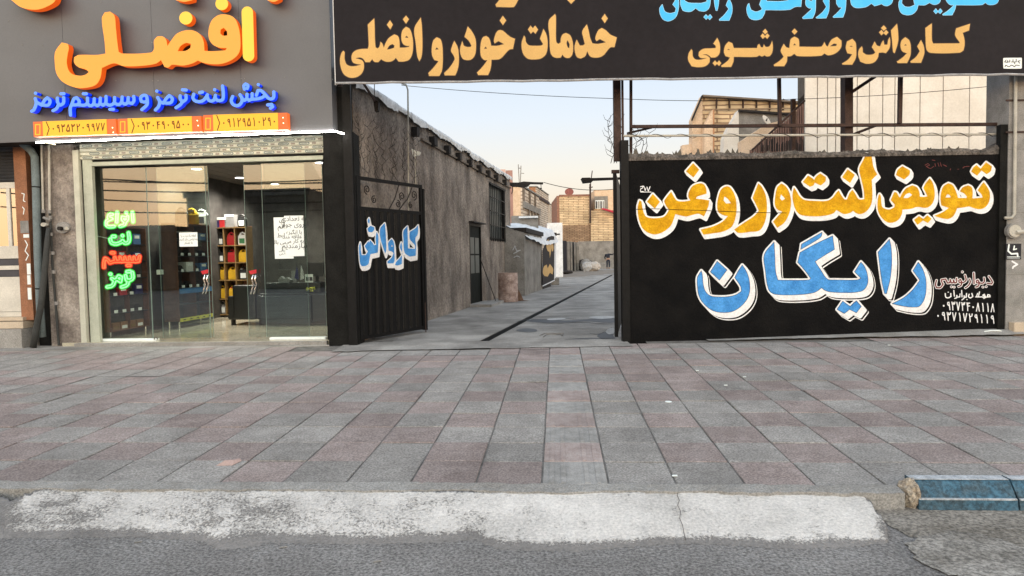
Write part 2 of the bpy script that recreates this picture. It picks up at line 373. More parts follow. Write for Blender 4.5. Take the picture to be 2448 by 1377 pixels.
m_pipe = M('pale_pipe', (.42, .40, .35), .6, .12, 5)
m_bpipe = M('blue_grey_pvc', (.13, .165, .175), .6, .15, 5)
m_dpipe = M('dark_hose', (.035, .037, .036), .7, .2, 5)
m_brick = M('yellow_brick', (.42, .29, .155), .95, .2, 9, .3, 30, col2=(.66, .52, .34), rnd=.1)
m_mortar = M('brick_mortar', (.22, .155, .10), .95, .2, 9)
m_sand = M('sandy_render', (.56, .41, .28), .95, .12, 3, .3, 12, col2=(.68, .52, .38))
m_cladding = M('white_cladding', (.60, .555, .49), .7, .06, 1.5, .1, 10, col2=(.70, .66, .60))
m_brownm = M('brown_sheet_metal', (.13, .07, .055), .6, .2, 4)
m_greyw = M('grey_render', (.16, .15, .135), .95, .2, 2, .6, 18, col2=(.27, .255, .235))
m_stone = M('grey_stone', (.19, .185, .175), .8, .2, 5, .4, 40, col2=(.28, .27, .26))
m_beige = M('beige_stone', (.46, .38, .29), .7, .1, 5)
m_wood = M('orange_brown_jamb', (.26, .115, .06), .7, .2, 4, .2, 30)
m_floor = M('polished_stone_floor', (.38, .35, .27), .14, .15, 2, col2=(.48, .44, .34), spec=.6)
m_inwall = M('dark_wallpaper', (.05, .047, .044), .7, .3, 4)
m_ceil = M('ceiling_panels', (.10, .095, .085), .7, .1, 3)
m_brownw = M('brown_shelf_wood', (.13, .055, .035), .5, .2, 8)
m_oak = M('light_shelf_wood', (.20, .125, .05), .6, .2, 8)
m_desk = M('black_desk', (.012, .013, .015), .35, .15, 4, spec=.5)
m_paper = M('white_paper', (.75, .80, .79), .8, .03, 5)
m_ink = M('black_ink', (.02, .02, .025), .8, .1, 5)
m_chrome = M('chrome', (.65, .65, .65), .15, .02, 5, metal=1.)
m_bark = M('wrought_iron', (.022, .018, .016), .8, .3, 20)
g_front = glass('shop_glass', 2.25)

def worn_paint(name, white, under):
    m = bpy.data.materials.new(name); m.use_nodes = True; N = m.node_tree.nodes; L = m.node_tree.links; b = N['Principled BSDF']; b.inputs['Roughness'].default_value = .9; b.inputs['Specular IOR Level'].default_value = .2
    g = N.new('ShaderNodeNewGeometry'); at = N.new('ShaderNodeAttribute'); at.attribute_name = 'wear'
    def nz(sc, d, r=.6):
        n = N.new('ShaderNodeTexNoise'); n.inputs['Scale'].default_value = sc; n.inputs['Detail'].default_value = d; n.inputs['Roughness'].default_value = r; L.new(g.outputs['Position'], n.inputs['Vector']); return n.outputs[0]
    def mth(op, a, c, d=None):
        n = N.new('ShaderNodeMath'); n.operation = op
        for i, v in enumerate((a, c, d)):
            if v is None: continue
            if hasattr(v, 'links'): L.new(v, n.inputs[i])
            else: n.inputs[i].default_value = v
        return n.outputs[0]
    fine = nz(70, 4, .75); mid = nz(6, 6); s_ = mth('ADD', mth('MULTIPLY', fine, .62), mth('MULTIPLY', mid, .38))
    d = mth('SUBTRACT', s_, at.outputs['Fac']); r = N.new('ShaderNodeMapRange'); r.inputs['From Min'].default_value = -.03; r.inputs['From Max'].default_value = .05; L.new(d, r.inputs[0])
    mx = N.new('ShaderNodeMix'); mx.data_type = 'RGBA'; L.new(r.outputs[0], mx.inputs[0]); mx.inputs[6].default_value = (*under, 1); mx.inputs[7].default_value = (*white, 1)
    t = N.new('ShaderNodeMapRange'); t.inputs['From Min'].default_value = .38; t.inputs['From Max'].default_value = .62; t.inputs['To Min'].default_value = .66; t.inputs['To Max'].default_value = 1.18; L.new(mth('ADD', mth('MULTIPLY', nz(2.5, 8), .45), mth('MULTIPLY', nz(62, 4, .7), .55)), t.inputs[0])
    v = N.new('ShaderNodeVectorMath'); v.operation = 'SCALE'; L.new(mx.outputs[2], v.inputs[0]); L.new(t.outputs[0], v.inputs['Scale']); L.new(v.outputs[0], b.inputs['Base Color'])
    bp = N.new('ShaderNodeBump'); bp.inputs['Strength'].default_value = .9; bp.inputs['Distance'].default_value = .02; L.new(mth('ADD', fine, mth('MULTIPLY', r.outputs[0], .25)), bp.inputs['Height']); L.new(bp.outputs[0], b.inputs['Normal']); return m
m_ramp = worn_paint('worn_ramp_paint', (.76, .725, .69), (.275, .26, .25))
# ------------------------------------------------------------------ GROUND
ground = solo('ground', MB().add([(-400, -400, -.30), (400, -400, -.30), (400, 600, -.30), (-400, 600, -.30)], [(0, 1, 2, 3)]), m_conc, None, None, kind='structure', base=(0, 0, -.30))
road = solo('road', MB().box(-60, 60, -14, 4.02, -.29, -.24), m_road, None, None, F=Frame(0, 0, 0, 3.86), kind='structure')
SLOPE = .025
def pz(j): return j*SLOPE                       # height of the paving plane at distance j behind the kerb line
walk = solo('sidewalk', MB().add([(-16, -.05, -.17), (20, -.05, -.17), (20, -.05, -.009), (-16, -.05, -.009), (-16, 5.3, pz(5.3)-.010), (20, 5.3, pz(5.3)-.010), (-2.35, 5.3, pz(5.3)-.010), (-2.35, 6.2, pz(6.2)-.010), (-16, 6.2, pz(6.2)-.010), (1.35, 5.3, pz(5.3)-.010), (20, 6.1, pz(6.1)-.010), (1.35, 6.1, pz(6.1)-.010)],
            [(0, 1, 2, 3), (3, 2, 5, 9, 6, 4), (4, 6, 7, 8), (9, 5, 10, 11)]), m_bed, None, None, F=PF, kind='structure', base=(0, 0, 0))
walk.location = PF.o; BASE[walk.name] = (0, 0, 0)
TW, TD = .40, .413
def tile_mesh(mt, ribs=False):
    b = MB(); x0, x1, y0, y1 = .006, TW-.006, .0055, TD-.0055; e = .005
    b.add([(x0, y0, -.01), (x1, y0, -.01), (x1, y1, -.01), (x0, y1, -.01), (x0, y0, -.003), (x1, y0, -.003), (x1, y1, -.003), (x0, y1, -.003),
           (x0+e, y0+e*.5, 0), (x1-e, y0+e*.5, 0), (x1-e, y1-e*.5, 0), (x0+e, y1-e*.5, 0)],
          [(0, 1, 5, 4), (1, 2, 6, 5), (2, 3, 7, 6), (3, 0, 4, 7), (4, 5, 9, 8), (5, 6, 10, 9), (6, 7, 11, 10), (7, 4, 8, 11), (8, 9, 10, 11)])
    if ribs:
        for k in range(5):
            if k != 2: b.box(.045+k*.072, .045+k*.072+.03, .02, TD-.02, -.002, .0035)
    return b.mesh('paving_tile', mt)
tm = {0: tile_mesh(m_tgrey), 1: tile_mesh(m_tpink), 2: tile_mesh(m_tact, True)}
m_tact2 = M('tile_worn_pink', (.28, .22, .205), .8, .2, 9, .3, 60, rnd=.1, col2=(.37, .31, .29), dirt=.2); tm[3] = tile_mesh(m_tact2, True)
cells = []
front_y = lambda wx: 9.42 if wx > -2.9 else 9.78+(-2.9-wx)*.07
fix = {(-2, 0): 1, (-3, 0): 0, (4, 4): 0, (-1, 5): 0}
for i in range(-30, 40):
    for j in range(0, 15):
        c = PF.w(((i+.5)*TW, (j+.5)*TD, 0)); far = PF.w(((i+.5)*TW, (j+1)*TD, 0))
        lim = front_y(c.x)
        if -2.35 < c.x < 1.65: lim -= .05
        if far.y > lim: continue
        px = 1224+FPX*c.x/c.y
        if -700 < px < 3600: cells.append((c.length, i, j))
cells.sort(); rest = MB()
for k, (d, i, j) in enumerate(cells):
    pink = (i+j) % 2 == 1
    rr = random.random()
    if rr < .13: pink = not pink
    if (i, j) in fix: pink = fix[(i, j)]
    kind = (3 if pink else 2) if i == 0 else (1 if pink else 0)
    o = bpy.data.objects.new('paving_tile', tm[kind]); 
    if k < 300:
        COL.objects.link(o); o.parent = walk; o.location = (i*TW, j*TD, pz(j*TD)+random.uniform(-.003, .003)); o.rotation_euler = (math.atan(SLOPE)+random.uniform(-.006, .006), random.uniform(-.007, .007), random.uniform(-.006, .006))
    else:
        bpy.data.objects.remove(o); x, y = i*TW, j*TD
        rest.add([(x+.007, y+.003, pz(y)), (x+TW-.007, y+.003, pz(y)), (x+TW-.007, y+TD-.003, pz(y+TD)), (x+.007, y+TD-.003, pz(y+TD))], [(0, 1, 2, 3)])
if rest.v:
    me = rest.mesh('paving_tile', [m_tgrey, m_tpink]);
    for p in me.polygons: p.material_index = 1 if random.random() < .48 else 0
    o = bpy.data.objects.new('paving_tile', me); COL.objects.link(o); o.parent = walk; o['kind'] = 'stuff'
# concrete strip between the last tiles and the gateway, and the grey lip before the ramp
def sheet_grid(F, x0, x1, ya, yb, za, zb, nx=120, ny=5, ja=.0, jb=.0, zj=0., skirt=.0, seed=3):
    rnd = random.Random(seed); b = MB(); A = []; B = []; va = vb = 0
    for i in range(nx+1):
        va = va*.75+rnd.uniform(-ja, ja); vb = vb*.75+rnd.uniform(-jb, jb); A.append(va); B.append(vb)
    for i in range(nx+1):
        x = x0+(x1-x0)*i/nx; a = (ya(x) if callable(ya) else ya)+A[i]; c = (yb(x) if callable(yb) else yb)+B[i]
        for j in range(ny+1):
            t = j/ny; zz = za+(zb-za)*t; b.v.append((x, a+(c-a)*t, zz+rnd.uniform(-zj, zj)))
    for i in range(nx):
        for j in range(ny): k = i*(ny+1)+j; b.f.append((k, k+ny+1, k+ny+2, k+1))
    if skirt:
        for j in (0, ny):
            o = len(b.v)
            for i in range(nx+1): v = b.v[i*(ny+1)+j]; b.v.append((v[0], v[1], v[2]-skirt))
            for i in range(nx): k = i*(ny+1)+j; b.f.append((k, k+ny+1, o+i+1, o+i))
    return b
def pfxy(px, py, z): return PF.atz(px, py, z)
apron = solo('gateway_apron', sheet_grid(WF, -2.45, 1.62, 8.98, 9.75, .001, .006, 60, 4, .03, .02, .001), m_alley, None, None, kind='structure')
lip = solo('concrete_edge_strip', sheet_grid(PF, -4.2, PF.atz(2125, 1150, 0)[0], -.10, .004, -.006, .004, 160, 2, .012, .006, .004, .14, 5), m_conc, None, None, F=PF, kind='structure')
lip.location = PF.w(BASE[lip.name])
# white painted ramp, its outline as worn as it is
def rampx(px, py):
    x, y = pfxy(px, py, -.19); return x
tr = [(-60, 1166, 1285), (30, 1196, 1284), (100, 1165, 1285), (300, 1164, 1283), (480, 1167, 1290), (520, 1167, 1311), (590, 1168, 1308), (640, 1168, 1296), (900, 1170, 1300), (1020, 1171, 1296), (1140, 1172, 1290), (1190, 1172, 1311), (1380, 1172, 1318), (1500, 1171, 1306), (1640, 1170, 1297), (1760, 1166, 1303), (1900, 1163, 1311), (2040, 1162, 1306), (2060, 1172, 1303), (2100, 1225, 1299), (2122, 1262, 1297)]
Zt, Zb = -.012, -.098                            # in the paving frame (its origin is at -0.135)
Zlo = -.24+.135+.001
b = MB(); rnd = random.Random(4); n = 420; ny = 14; rows = []; wear = []
kx = [t[0] for t in tr]
for i in range(n+1):
    px = kx[0]+(kx[-1]-kx[0])*i/n; t0 = np.interp(px, kx, [t[1] for t in tr]); t1 = np.interp(px, kx, [t[2] for t in tr])
    t0 += rnd.uniform(-1.4, 1.4)+(rnd.uniform(-6, 6) if px > 2050 or px < 90 else 0); t1 += rnd.uniform(-2.5, 2.5)+2
    a = PF.atz(px, t0, Zt if 100 < px < 2040 else Zt-(t0-1165)/135*(Zt-Zlo)); c = PF.atz(px, t1, Zlo)
    z0 = Zt if 100 < px < 2040 else Zt-(t0-1165)/135*(Zt-Zlo)
    for j in range(ny+1):
        u = j/ny; z = z0+(Zlo-z0)*u+(.006*math.sin(math.pi*u)); z += rnd.uniform(-.0012, .0012)
        b.v.append((a[0]+(c[0]-a[0])*u, a[1]+(c[1]-a[1])*u, z)); left = max(0, min(1, (1450-px)/700)); w = .365+.08*left*min(1, .55+u)+.03*math.sin(px*.013)*left
        w += .40*max(0, (u-.80)/.20)**1.6+.25*max(0, (.06-u)/.06); w += .3*max(0, (px-2050)/90)**2+(.25*max(0, (60-px)/80)); wear.append(w)
for i in range(n):
    for j in range(ny): k = i*(ny+1)+j; b.f.append((k, k+1, k+ny+2, k+ny+1))
for i in (0, n):
    o = len(b.v)
    for j in range(ny+1): v = b.v[i*(ny+1)+j]; b.v.append((v[0], v[1], Zlo-.03))
    for j in range(ny): k = i*(ny+1)+j; b.f.append((k, k+1, o+j+1, o+j))
for j in (0,):
    o = len(b.v)
    for i in range(n+1): v = b.v[i*(ny+1)+j]; b.v.append((v[0], v[1], Zlo-.03))
    for i in range(n): k = i*(ny+1)+j; b.f.append((k, k+ny+1, o+i+1, o+i))
ramp_ = solo('painted_kerb_ramp', b, m_ramp, None, None, F=PF, kind='structure', base=(0, 0, 0), smooth=True)
ramp_.location = PF.o
at_ = ramp_.data.attributes.new('wear', 'FLOAT', 'POINT')
for i_, v_ in enumerate(wear): at_.data[i_].value = v_
for i_ in range(len(wear), len(ramp_.data.vertices)): at_.data[i_].value = .9
b = MB(); last = None; rnd = random.Random(9)
pts = [(1621, 1172), (1619, 1184), (1624, 1196), (1620, 1208), (1627, 1222), (1625, 1240), (1632, 1256), (1634, 1270), (1640, 1292)]
for k in range(len(pts)-1):
    (x0, y0), (x1, y1) = pts[k], pts[k+1]
    def zr(py): return Zt+(Zlo-Zt)*(py-1170)/130+.006*math.sin(math.pi*max(0, min(1, (py-1170)/130)))+.004
    q = []
    for (x, y) in ((x0-.9, y0), (x0+.9, y0), (x1+.9, y1), (x1-.9, y1)): p = PF.atz(x, y, zr(y)); q.append((p[0], p[1], zr(y)))
    b.add(q, [(0, 1, 2, 3)])
o = bpy.data.objects.new('crack', b.mesh('crack', m_bed)); COL.objects.link(o); o.parent = ramp_
# dirty patch at the right end of the ramp
def blob(F, pts, z, n=6, jit=.03, seed=1):
    rnd = random.Random(seed); P = [F.atz(x, y, z) for x, y in pts]; P = smooth_loop(P, n, True, 200)
    from mathutils.geometry import tessellate_polygon
    b = MB(); b.v = [(p[0]+rnd.uniform(-jit, jit), p[1]+rnd.uniform(-jit, jit), z) for p in P]
    for t_ in tessellate_polygon([[Vector(v) for v in b.v]]):
        a_, b_, c_ = [Vector(b.v[i]) for i in t_]; b.f.append(tuple(t_) if (b_-a_).cross(c_-a_).z > 0 else tuple(reversed(t_)))
    return b
m_dirt = M('dried_mud', (.16, .142, .12), .9, .25, 4, .7, 50, col2=(.27, .245, .215), gs=50, ga=.5)
m_dirt2 = M('pale_cement_spill', (.19, .175, .155), .9, .25, 5, .8, 60, col2=(.33, .31, .285), gs=50, ga=.5)
solo('mud_patch', blob(WF, [(2080, 1185), (2200, 1200), (2440, 1206), (2600, 1205), (2600, 1375), (2300, 1330), (2200, 1290), (2130, 1260)], -.236, jit=.02), m_dirt, None, None, kind='structure')
solo('cement_spill', blob(WF, [(2170, 1300), (2260, 1272), (2360, 1280), (2450, 1310), (2500, 1360), (2420, 1400), (2300, 1380), (2210, 1350)], -.232, jit=.02), m_dirt2, None, None, kind='structure')
solo('gutter_patch', blob(WF, [(-140, 1160), (20, 1158), (90, 1164), (30, 1200), (-30, 1245), (-140, 1260)], -.232, jit=.02), m_dirt, None, None, kind='structure')

# blue kerb
kx0, ky0 = PF.atz(2150, 1190, -.07)
kerb = thing('kerb', None, None, PF, (0, 0, 0), kind='structure')
def kerb_stone(x, w, seed, broken=False):
    rnd = random.Random(seed); b = MB(); zt = .045; zb = -.103
    prof = [(.06, zb-.06), (.06, zt), (-.01, zt), (-.028, zt-.008), (-.085, -.040), (-.095, -.046), (-.110, zb-.03)]
    b.prism([(p[0]+0, p[1]) for p in prof], 'x', x+.005, x+w-.005)
    b2 = MB(); b2.box(x+.008, x+w-.008, -.022, .05, zt, zt+.003); b3 = MB(); b3.box(x+.008, x+w-.008, -.098, -.084, -.046, -.038)
    o = part('kerb_stone', b, m_blue, kerb); part('worn_top', b2, m_wwhite, kerb, par=o); part('worn_arris', b3, m_wwhite, kerb, par=o)
sx0 = PF.atz(2155, 1150, .0)[0]
kw = PF.atz(2383, 1150, .0)[0]-sx0
for k in range(6): kerb_stone(sx0+k*kw, kw, k)
b = MB(); rnd = random.Random(2); zz = .012
bm = bmesh.new(); bmesh.ops.create_icosphere(bm, subdivisions=4, radius=1)
from mathutils import noise as mnoise
for v in bm.verts:
    q = v.co.copy(); k_ = 1+.22*mnoise.noise(q*2.1)+.12*mnoise.noise(q*6)+.05*mnoise.noise(q*15); v.co = Vector((sx0-.012+max(-.055, min(.03, q.x*.06*k_)), -.025+q.y*.075*k_, -.035+max(-.1, q.z*.085*k_)))
b = MB(); bm.verts.index_update(); b.add([v.co for v in bm.verts], [[v.index for v in f.verts] for f in bm.faces]); bm.free()
part('broken_end', b, M('broken_concrete', (.25, .20, .15), .95, .3, 20, .8, 40, col2=(.46, .40, .32), gs=60, ga=.4), kerb)

# ------------------------------------------------------------------ ALLEY GROUND with its drain
dx0, dy0 = WF.atz(1150, 819, 0); dx1, dy1 = WF.atz(1466, 656, 0)
DF = Frame(dx0, dy0, 0, math.degrees(math.atan2(dx1-dx0, dy1-dy0))); DL = math.hypot(dx1-dx0, dy1-dy0)
def w2d(x, y): v = Vector((x, y, 0))-DF.o; return (v.dot(DF.X), v.dot(DF.Y))
_l = w2d(-4, 9.62); _r = w2d(4, 9.62)
def _yl(x): return _l[1]+(_r[1]-_l[1])*(x-_l[0])/(_r[0]-_l[0])
lane = solo('alley_ground', MB().prism([(-9, _yl(-9)), (-.075, _yl(-.075)), (-.075, DL), (-9, DL)], 'z', -.25, 0).prism([(.075, _yl(.075)), (12, _yl(12)), (12, DL), (.075, DL)], 'z', -.25, 0).prism([(-.12, _yl(-.12)), (.12, _yl(.12)), (.12, .1), (-.12, .1)], 'z', -.25, -.001).box(-9, 12, DL, DL+20, -.25, 0), m_alley, None, None, F=DF, base=(0, 0, 0), kind='structure')
o = solo('drain_channel', MB().box(-.075, .075, .1, DL, -.10, -.07).box(-.074, -.06, .1, DL, -.07, -.004).box(.06, .074, .1, DL, -.07, -.004), M('wet_drain', (.02, .02, .02), .4, .3, 4), None, None, F=DF, base=(0, 0, 0), kind='structure')
m_wet = M('wet_ground', (.030, .030, .031), .55, .3, 5, spec=.5); m_patch = M('pale_screed', (.36, .355, .345), .8, .15, 5, .4, 40, col2=(.52, .51, .50))
for k, p in enumerate([[(1258, 766), (1300, 763), (1350, 766), (1420, 762), (1466, 760), (1466, 771), (1400, 768), (1340, 771), (1290, 771)], [(1430, 798), (1455, 792), (1464, 783), (1466, 800), (1466, 812), (1440, 812)],
                       [(1365, 811), (1400, 808), (1450, 809), (1466, 812), (1440, 814), (1390, 813)]]):
    solo('puddle', blob(WF, p, .004, 5, .015, k), m_wet, None, None, kind='structure')
for k, p in enumerate([[(1310, 762), (1345, 760), (1345, 764), (1315, 765)], [(1412, 757), (1466, 756), (1466, 760), (1430, 762)], [(1450, 789), (1466, 784), (1466, 797), (1455, 799)]]):
    solo('screed_patch', blob(WF, p, .006, 4, .01, k), m_patch, None, None, kind='structure')
solo('dark_stain', blob(WF, [(1235, 788), (1262, 785), (1285, 789), (1270, 794), (1245, 793)], .004, 4, .01, 5), M('oil_stain', (.07, .068, .066), .5, .3, 6), None, None, kind='structure')
solo('dirt_strip', blob(WF, [(1330, 655), (1360, 648), (1466, 645), (1466, 653), (1400, 660), (1345, 663)], .005, 5, .2, 8), M('sandy_dirt', (.22, .19, .16), .95, .2, 2), None, None, kind='structure')
m_mark = M('dark_wet_mark', (.04, .039, .038), .6, .3, 5, spec=.2)
for q in ([(1236, 768), (1268, 762), (1300, 764), (1350, 761), (1400, 764), (1466, 759)], [(1295, 772), (1340, 773), (1390, 770), (1430, 773), (1466, 774)], [(1410, 797), (1432, 800), (1445, 793), (1456, 797), (1466, 794)], [(1350, 812), (1390, 809), (1420, 812), (1466, 808)], [(1385, 690), (1420, 689), (1466, 690)], [(1345, 663), (1390, 661), (1440, 664)]):
    P = [WF.atz(x, y, .005) for x, y in q]; P = smooth_loop(P, 4, False, 90); b = MB(); w_ = .045 if q[0][1] > 700 else .10; rn_ = random.Random(int(q[0][0]))
    L_ = [(p[0], p[1]-w_*rn_.uniform(.1, 1)) for p in P]; H_ = [(p[0], p[1]+w_*rn_.uniform(.1, 1)) for p in P]; n_ = len(P)
    b.v = [(x, y, .005) for x, y in L_]+[(x, y, .005) for x, y in H_]; b.f = [(i, i+1, n_+i+1, n_+i) for i in range(n_-1)]
    solo('wet_mark', b, m_mark, None, None, kind='structure')
# screed edge marks: an irregular old repair
b = MB(); q = [(1290, 802), (1303, 797), (1347, 797), (1344, 803), (1340, 799), (1306, 800), (1298, 806)]
P = [WF.atz(x, y, .005) for x, y in q]; b.tube([(p[0], p[1], .003) for p in P], .008, 4)
solo('repair_edge', b, m_bed, None, None, kind='structure')

# dusty cement ledge rising along the foot of the painted wall
foot = solo('wall_foot_ledge', sheet_grid(WF, WF.aty(1700, 815, 9.2)[0], 7.6, lambda x: 9.30-.10*min(1, max(0, (x-2.9)/3)), 9.47, .003, .003, 70, 3, .015, .0, .001), m_conc, None, None, kind='structure')
for v_ in foot.data.vertices:
    wx = v_.co.x+foot.location.x; wy = v_.co.y+foot.location.y; v_.co.z += .075*max(0, min(1, (wx-2.9)/3.6))*max(0, min(1, (wy-9.12)/.3))+.012
# ------------------------------------------------------------------ PAINTED WALL (mural) on the right
WH = WF.aty(1900, 357, MY)[1]; MX0 = WF.aty(1506, 700, MY)[0]; MX1 = WF.aty(2402, 600, MY)[0]
mural = thing('painted_wall', 'low black wall with big yellow and blue painted lettering right of the gateway', 'wall', WF, (MX0, MY, 0))
b = MB(); n = 90; rnd = random.Random(5); top = []
for i in range(n+1):
    x = MX0+(MX1-MX0)*i/n; top.append((x, WH-.03+.035*math.sin(i*.35)*.3+rnd.uniform(-.008, .008)+(.10*max(0, (i/n-.955)/.045))))
part('wall', MB().box(MX0, MX1, MY, MY+.2, -.06, WH-.10), m_mural, mural)
b = MB()
for i in range(n):
    (xa, za), (xb, zb) = top[i], top[i+1]; y0 = MY-.012+rnd.uniform(-.004, .004)
    b.add([(xa, y0, WH-.12), (xb, y0, WH-.12), (xb, y0, zb-.05), (xa, y0, za-.05), (xa, MY+.03, za), (xb, MY+.03, zb), (xb, MY+.21, zb), (xa, MY+.21, za), (xa, MY+.21, WH-.12), (xb, MY+.21, WH-.12)],
          [(0, 1, 2, 3), (3, 2, 5, 4), (4, 5, 6, 7), (7, 6, 9, 8)])
part('mortar_coping', b, m_muraltop, mural)
m_shard = M('broken_glass_shard', (.025, .025, .022), .3, .3, 20, spec=.5); rnd = random.Random(11)
for k in range(70):
    x = MX0+.03+(MX1-MX0-.5)*rnd.random()**1.25; i = min(n-1, int((x-MX0)/(MX1-MX0)*n)); z = top[i][1]-.01; h = rnd.uniform(.025, .085)*(1.3 if x < MX0+1.6 else .6); w = rnd.uniform(.015, .05); l = rnd.uniform(-.03, .03); y = MY+rnd.uniform(.04, .16)
    b = MB().add([(x-w, y, z), (x+w, y, z), (x+l, y, z+h), (x-w, y+.006, z), (x+w, y+.006, z), (x+l, y+.006, z+h)], [(0, 1, 2), (3, 5, 4), (0, 2, 5, 3), (1, 4, 5, 2)])
    part('glass_shard', b, m_shard, mural)
s1 = parse('''960,245 1050,340 965,455 855,365
1060,540 1120,560 1152,625 1158,690 1090,712 1020,735 1000,765 1100,775 1195,790 1185,870 1120,1025 1040,985 960,1000 850,1025 700,990 640,1150 540,1240 430,1285 330,1275 230,1210 180,1110 155,1000 150,880 175,790 205,805 215,880 250,1000 300,1040 420,1050 530,1030 580,980 605,930 545,830 540,790 640,660 680,740 730,795 830,805 920,790 890,730 905,650 960,575
370,695 475,810 400,910 285,810
1440,585 1500,600 1560,690 1590,800 1595,950 1570,1080 1520,1180 1400,1245 1230,1275 1110,1290 1070,1215 1250,1170 1390,1100 1470,1020 1400,1005 1330,960 1312,860 1330,740 1370,630|1420,732 1470,770 1515,830 1440,835 1405,790
1915,540 1965,590 2020,710 2040,850 2035,980 2005,1120 1930,1230 1800,1250 1620,1265 1560,1215 1700,1120 1850,1020 1922,940 1880,850 1830,755 1870,650''', 1500, 350, 6.12)
s2 = parse('''175,540 240,590 290,680 312,800 300,930 270,1020 210,1120 110,1192 50,1100 110,1030 185,955 110,920 75,850 80,740 110,600|165,700 225,765 180,795 150,760
355,600 390,650 430,720 500,780 640,795 840,795 920,750 980,670 1010,645 1050,720 1090,775 1130,775 1170,680 1210,635 1250,690 1290,760 1330,778 1385,770 1375,640 1340,480 1310,330 1370,200 1410,110 1490,125 1500,200 1520,310 1572,410 1492,490 1500,620 1500,780 1470,880 1400,960 1330,990 1260,975 1220,940 1180,970 1090,990 1010,950 975,930 930,980 800,1015 600,1022 450,1000 380,930 340,800 335,690
560,425 625,465 650,490 680,440 740,395 820,450 815,510 745,572 660,530 640,570 590,590 485,520
1140,335 1245,415 1175,535 1060,450''', 1840, 350, 6.12)
s3 = parse('''305,675 325,700 335,800 350,890 400,930 480,940 560,905 570,860 500,780 560,640 600,650 640,720 660,735 700,660 760,580 870,525 950,560 990,640 1000,720 1060,725 1132,715 1060,570 1100,490 1170,405 1220,480 1250,600 1255,720 1220,830 1150,900 1080,915 1000,900 940,900 850,930 700,945 690,1020 640,1110 560,1160 450,1165 340,1080 280,960 270,840 285,720|820,655 870,690 800,740 715,745 760,680
700,195 830,270 820,340 730,425 590,350 620,260
985,1055 1060,1105 1130,1040 1200,1100 1140,1175 1055,1130 960,1205 900,1120
2100,470 2150,540 2200,640 2200,780 2140,890 2050,935 1950,925 1850,890 1760,905 1640,920 1610,1000 1560,1070 1480,1105 1350,1085 1250,1050 1390,990 1500,915 1440,895 1370,870 1355,760 1370,630 1410,540 1490,490 1560,520 1610,600 1645,700 1655,742 1800,745 1812,720 1760,665 1690,630 1740,560 1830,525 1890,560 1910,640 1905,750 1990,745 2082,735 2060,680 1995,612 2050,530|1470,675 1520,700 1530,735 1440,735
1975,175 2045,240 2140,130 2240,200 2220,280 2150,335 2060,270 1985,360 1885,290 1920,220''', 2060, 370, 7.2)
s4 = parse('''200,590 215,640 225,760 255,860 320,920 430,935 560,930 660,905 728,860 720,800 640,680 690,590 740,515 790,590 830,700 840,850 800,970 710,1070 600,1130 460,1140 340,1110 230,1020 170,920 150,800 150,680
410,465 540,580 440,715 320,605
1160,210 1170,400 1180,600 1210,713 1400,715 1620,710 1640,690 1560,580 1470,480 1500,350 1700,240 1930,130 1955,310 1820,390 1700,470 1780,590 1860,700 1950,710 2253,710 2303,690 2218,605 2303,475 2353,540 2388,640 2393,750 2343,840 2253,872 2073,880 1903,870 1830,850 1785,815 1740,850 1680,880 1500,905 1200,905 1110,870 1070,780 1045,600 1030,380
1520,240 1790,85 1780,140 1700,200 1510,310
2063,990 2110,1025 2163,1060 2200,1020 2243,985 2308,1060 2243,1145 2153,1100 2083,1155 1988,1100
2678,175 2703,300 2708,500 2688,700 2640,895 2613,890 2573,700 2528,345
3058,475 3113,560 3153,680 3163,800 3143,950 3083,1050 3023,1070 2873,1060 2713,1025 2873,940 2993,830 3078,715 2988,590''', 1640, 540, 5.5075)
def sweep(dx, dy, n): return [(dx*k/n, dy*k/n) for k in range(n+1)]
yell = s1[:4]+s1[4:]+s2+s3
part('painted_lettering', shape(outline(yell[:0]+s1+s2+s3, r=3.7, shifts=sweep(4.5, 7.5, 4), res=.7), WF, MY, .004, m_wh), m_wh, mural, 'white outline behind the yellow words')
for w_, l_ in ((s1, 'yellow painted word at the left end'), (s2[:1], 'single yellow painted letter'), (s2[1:], 'yellow painted word in the middle'), (s3, 'yellow painted word at the right end')):
    part('painted_lettering', shape(outline(w_, r=.0, res=.6), WF, MY-.004, .002, m_yel), m_yel, mural, l_)
part('painted_lettering', shape(outline(s4, r=4.2, shifts=sweep(13.5, 14.5, 7), res=.7), WF, MY, .002, m_wh), m_wh, mural, 'thin white outer line round the blue word')
part('painted_lettering', shape(outline(s4, r=3.6, shifts=sweep(12.5, 12.5, 6), res=.7), WF, MY-.002, .001, m_bk), m_bk, mural)
part('painted_lettering', shape(outline(s4, r=3.9, shifts=sweep(9, 9.5, 5), res=.7), WF, MY-.003, .0015, m_wh), m_wh, mural, 'white outline behind the blue word')
part('painted_lettering', shape(outline(s4, r=.5, res=.6), WF, MY-.0045, .001, m_bk), m_bk, mural)
part('painted_lettering', shape(outline(s4, r=-.5, res=.6), WF, MY-.0055, .0015, m_bl), m_bl, mural, 'blue painted word of the lower line')
st = strokes('''2115,665 2160,740 2150,765 2090,755
2052,685 2055,730 2030,755 1990,750
1990,750 1970,712 1948,725 1955,750 1990,752 1975,790 1945,805
1915,620 1920,760
1860,700 1870,740 1840,790 1805,815
1800,650 1815,710 1790,740 1760,745
1760,745 1740,705 1718,718 1725,742 1760,750 1745,785 1715,798
1765,605 1766,607
1690,690 1690,740 1665,752 1648,712
1648,712 1645,745 1620,752 1605,705
1605,705 1600,745 1570,752 1545,700
1545,700 1490,710 1495,740 1512,765 1475,812 1425,812 1412,775 1425,718
1620,802 1622,803;1655,806 1657,806;2035,805 2036,806;2078,800 2079,800''', 1980, 540, 5.5075, 1.6)
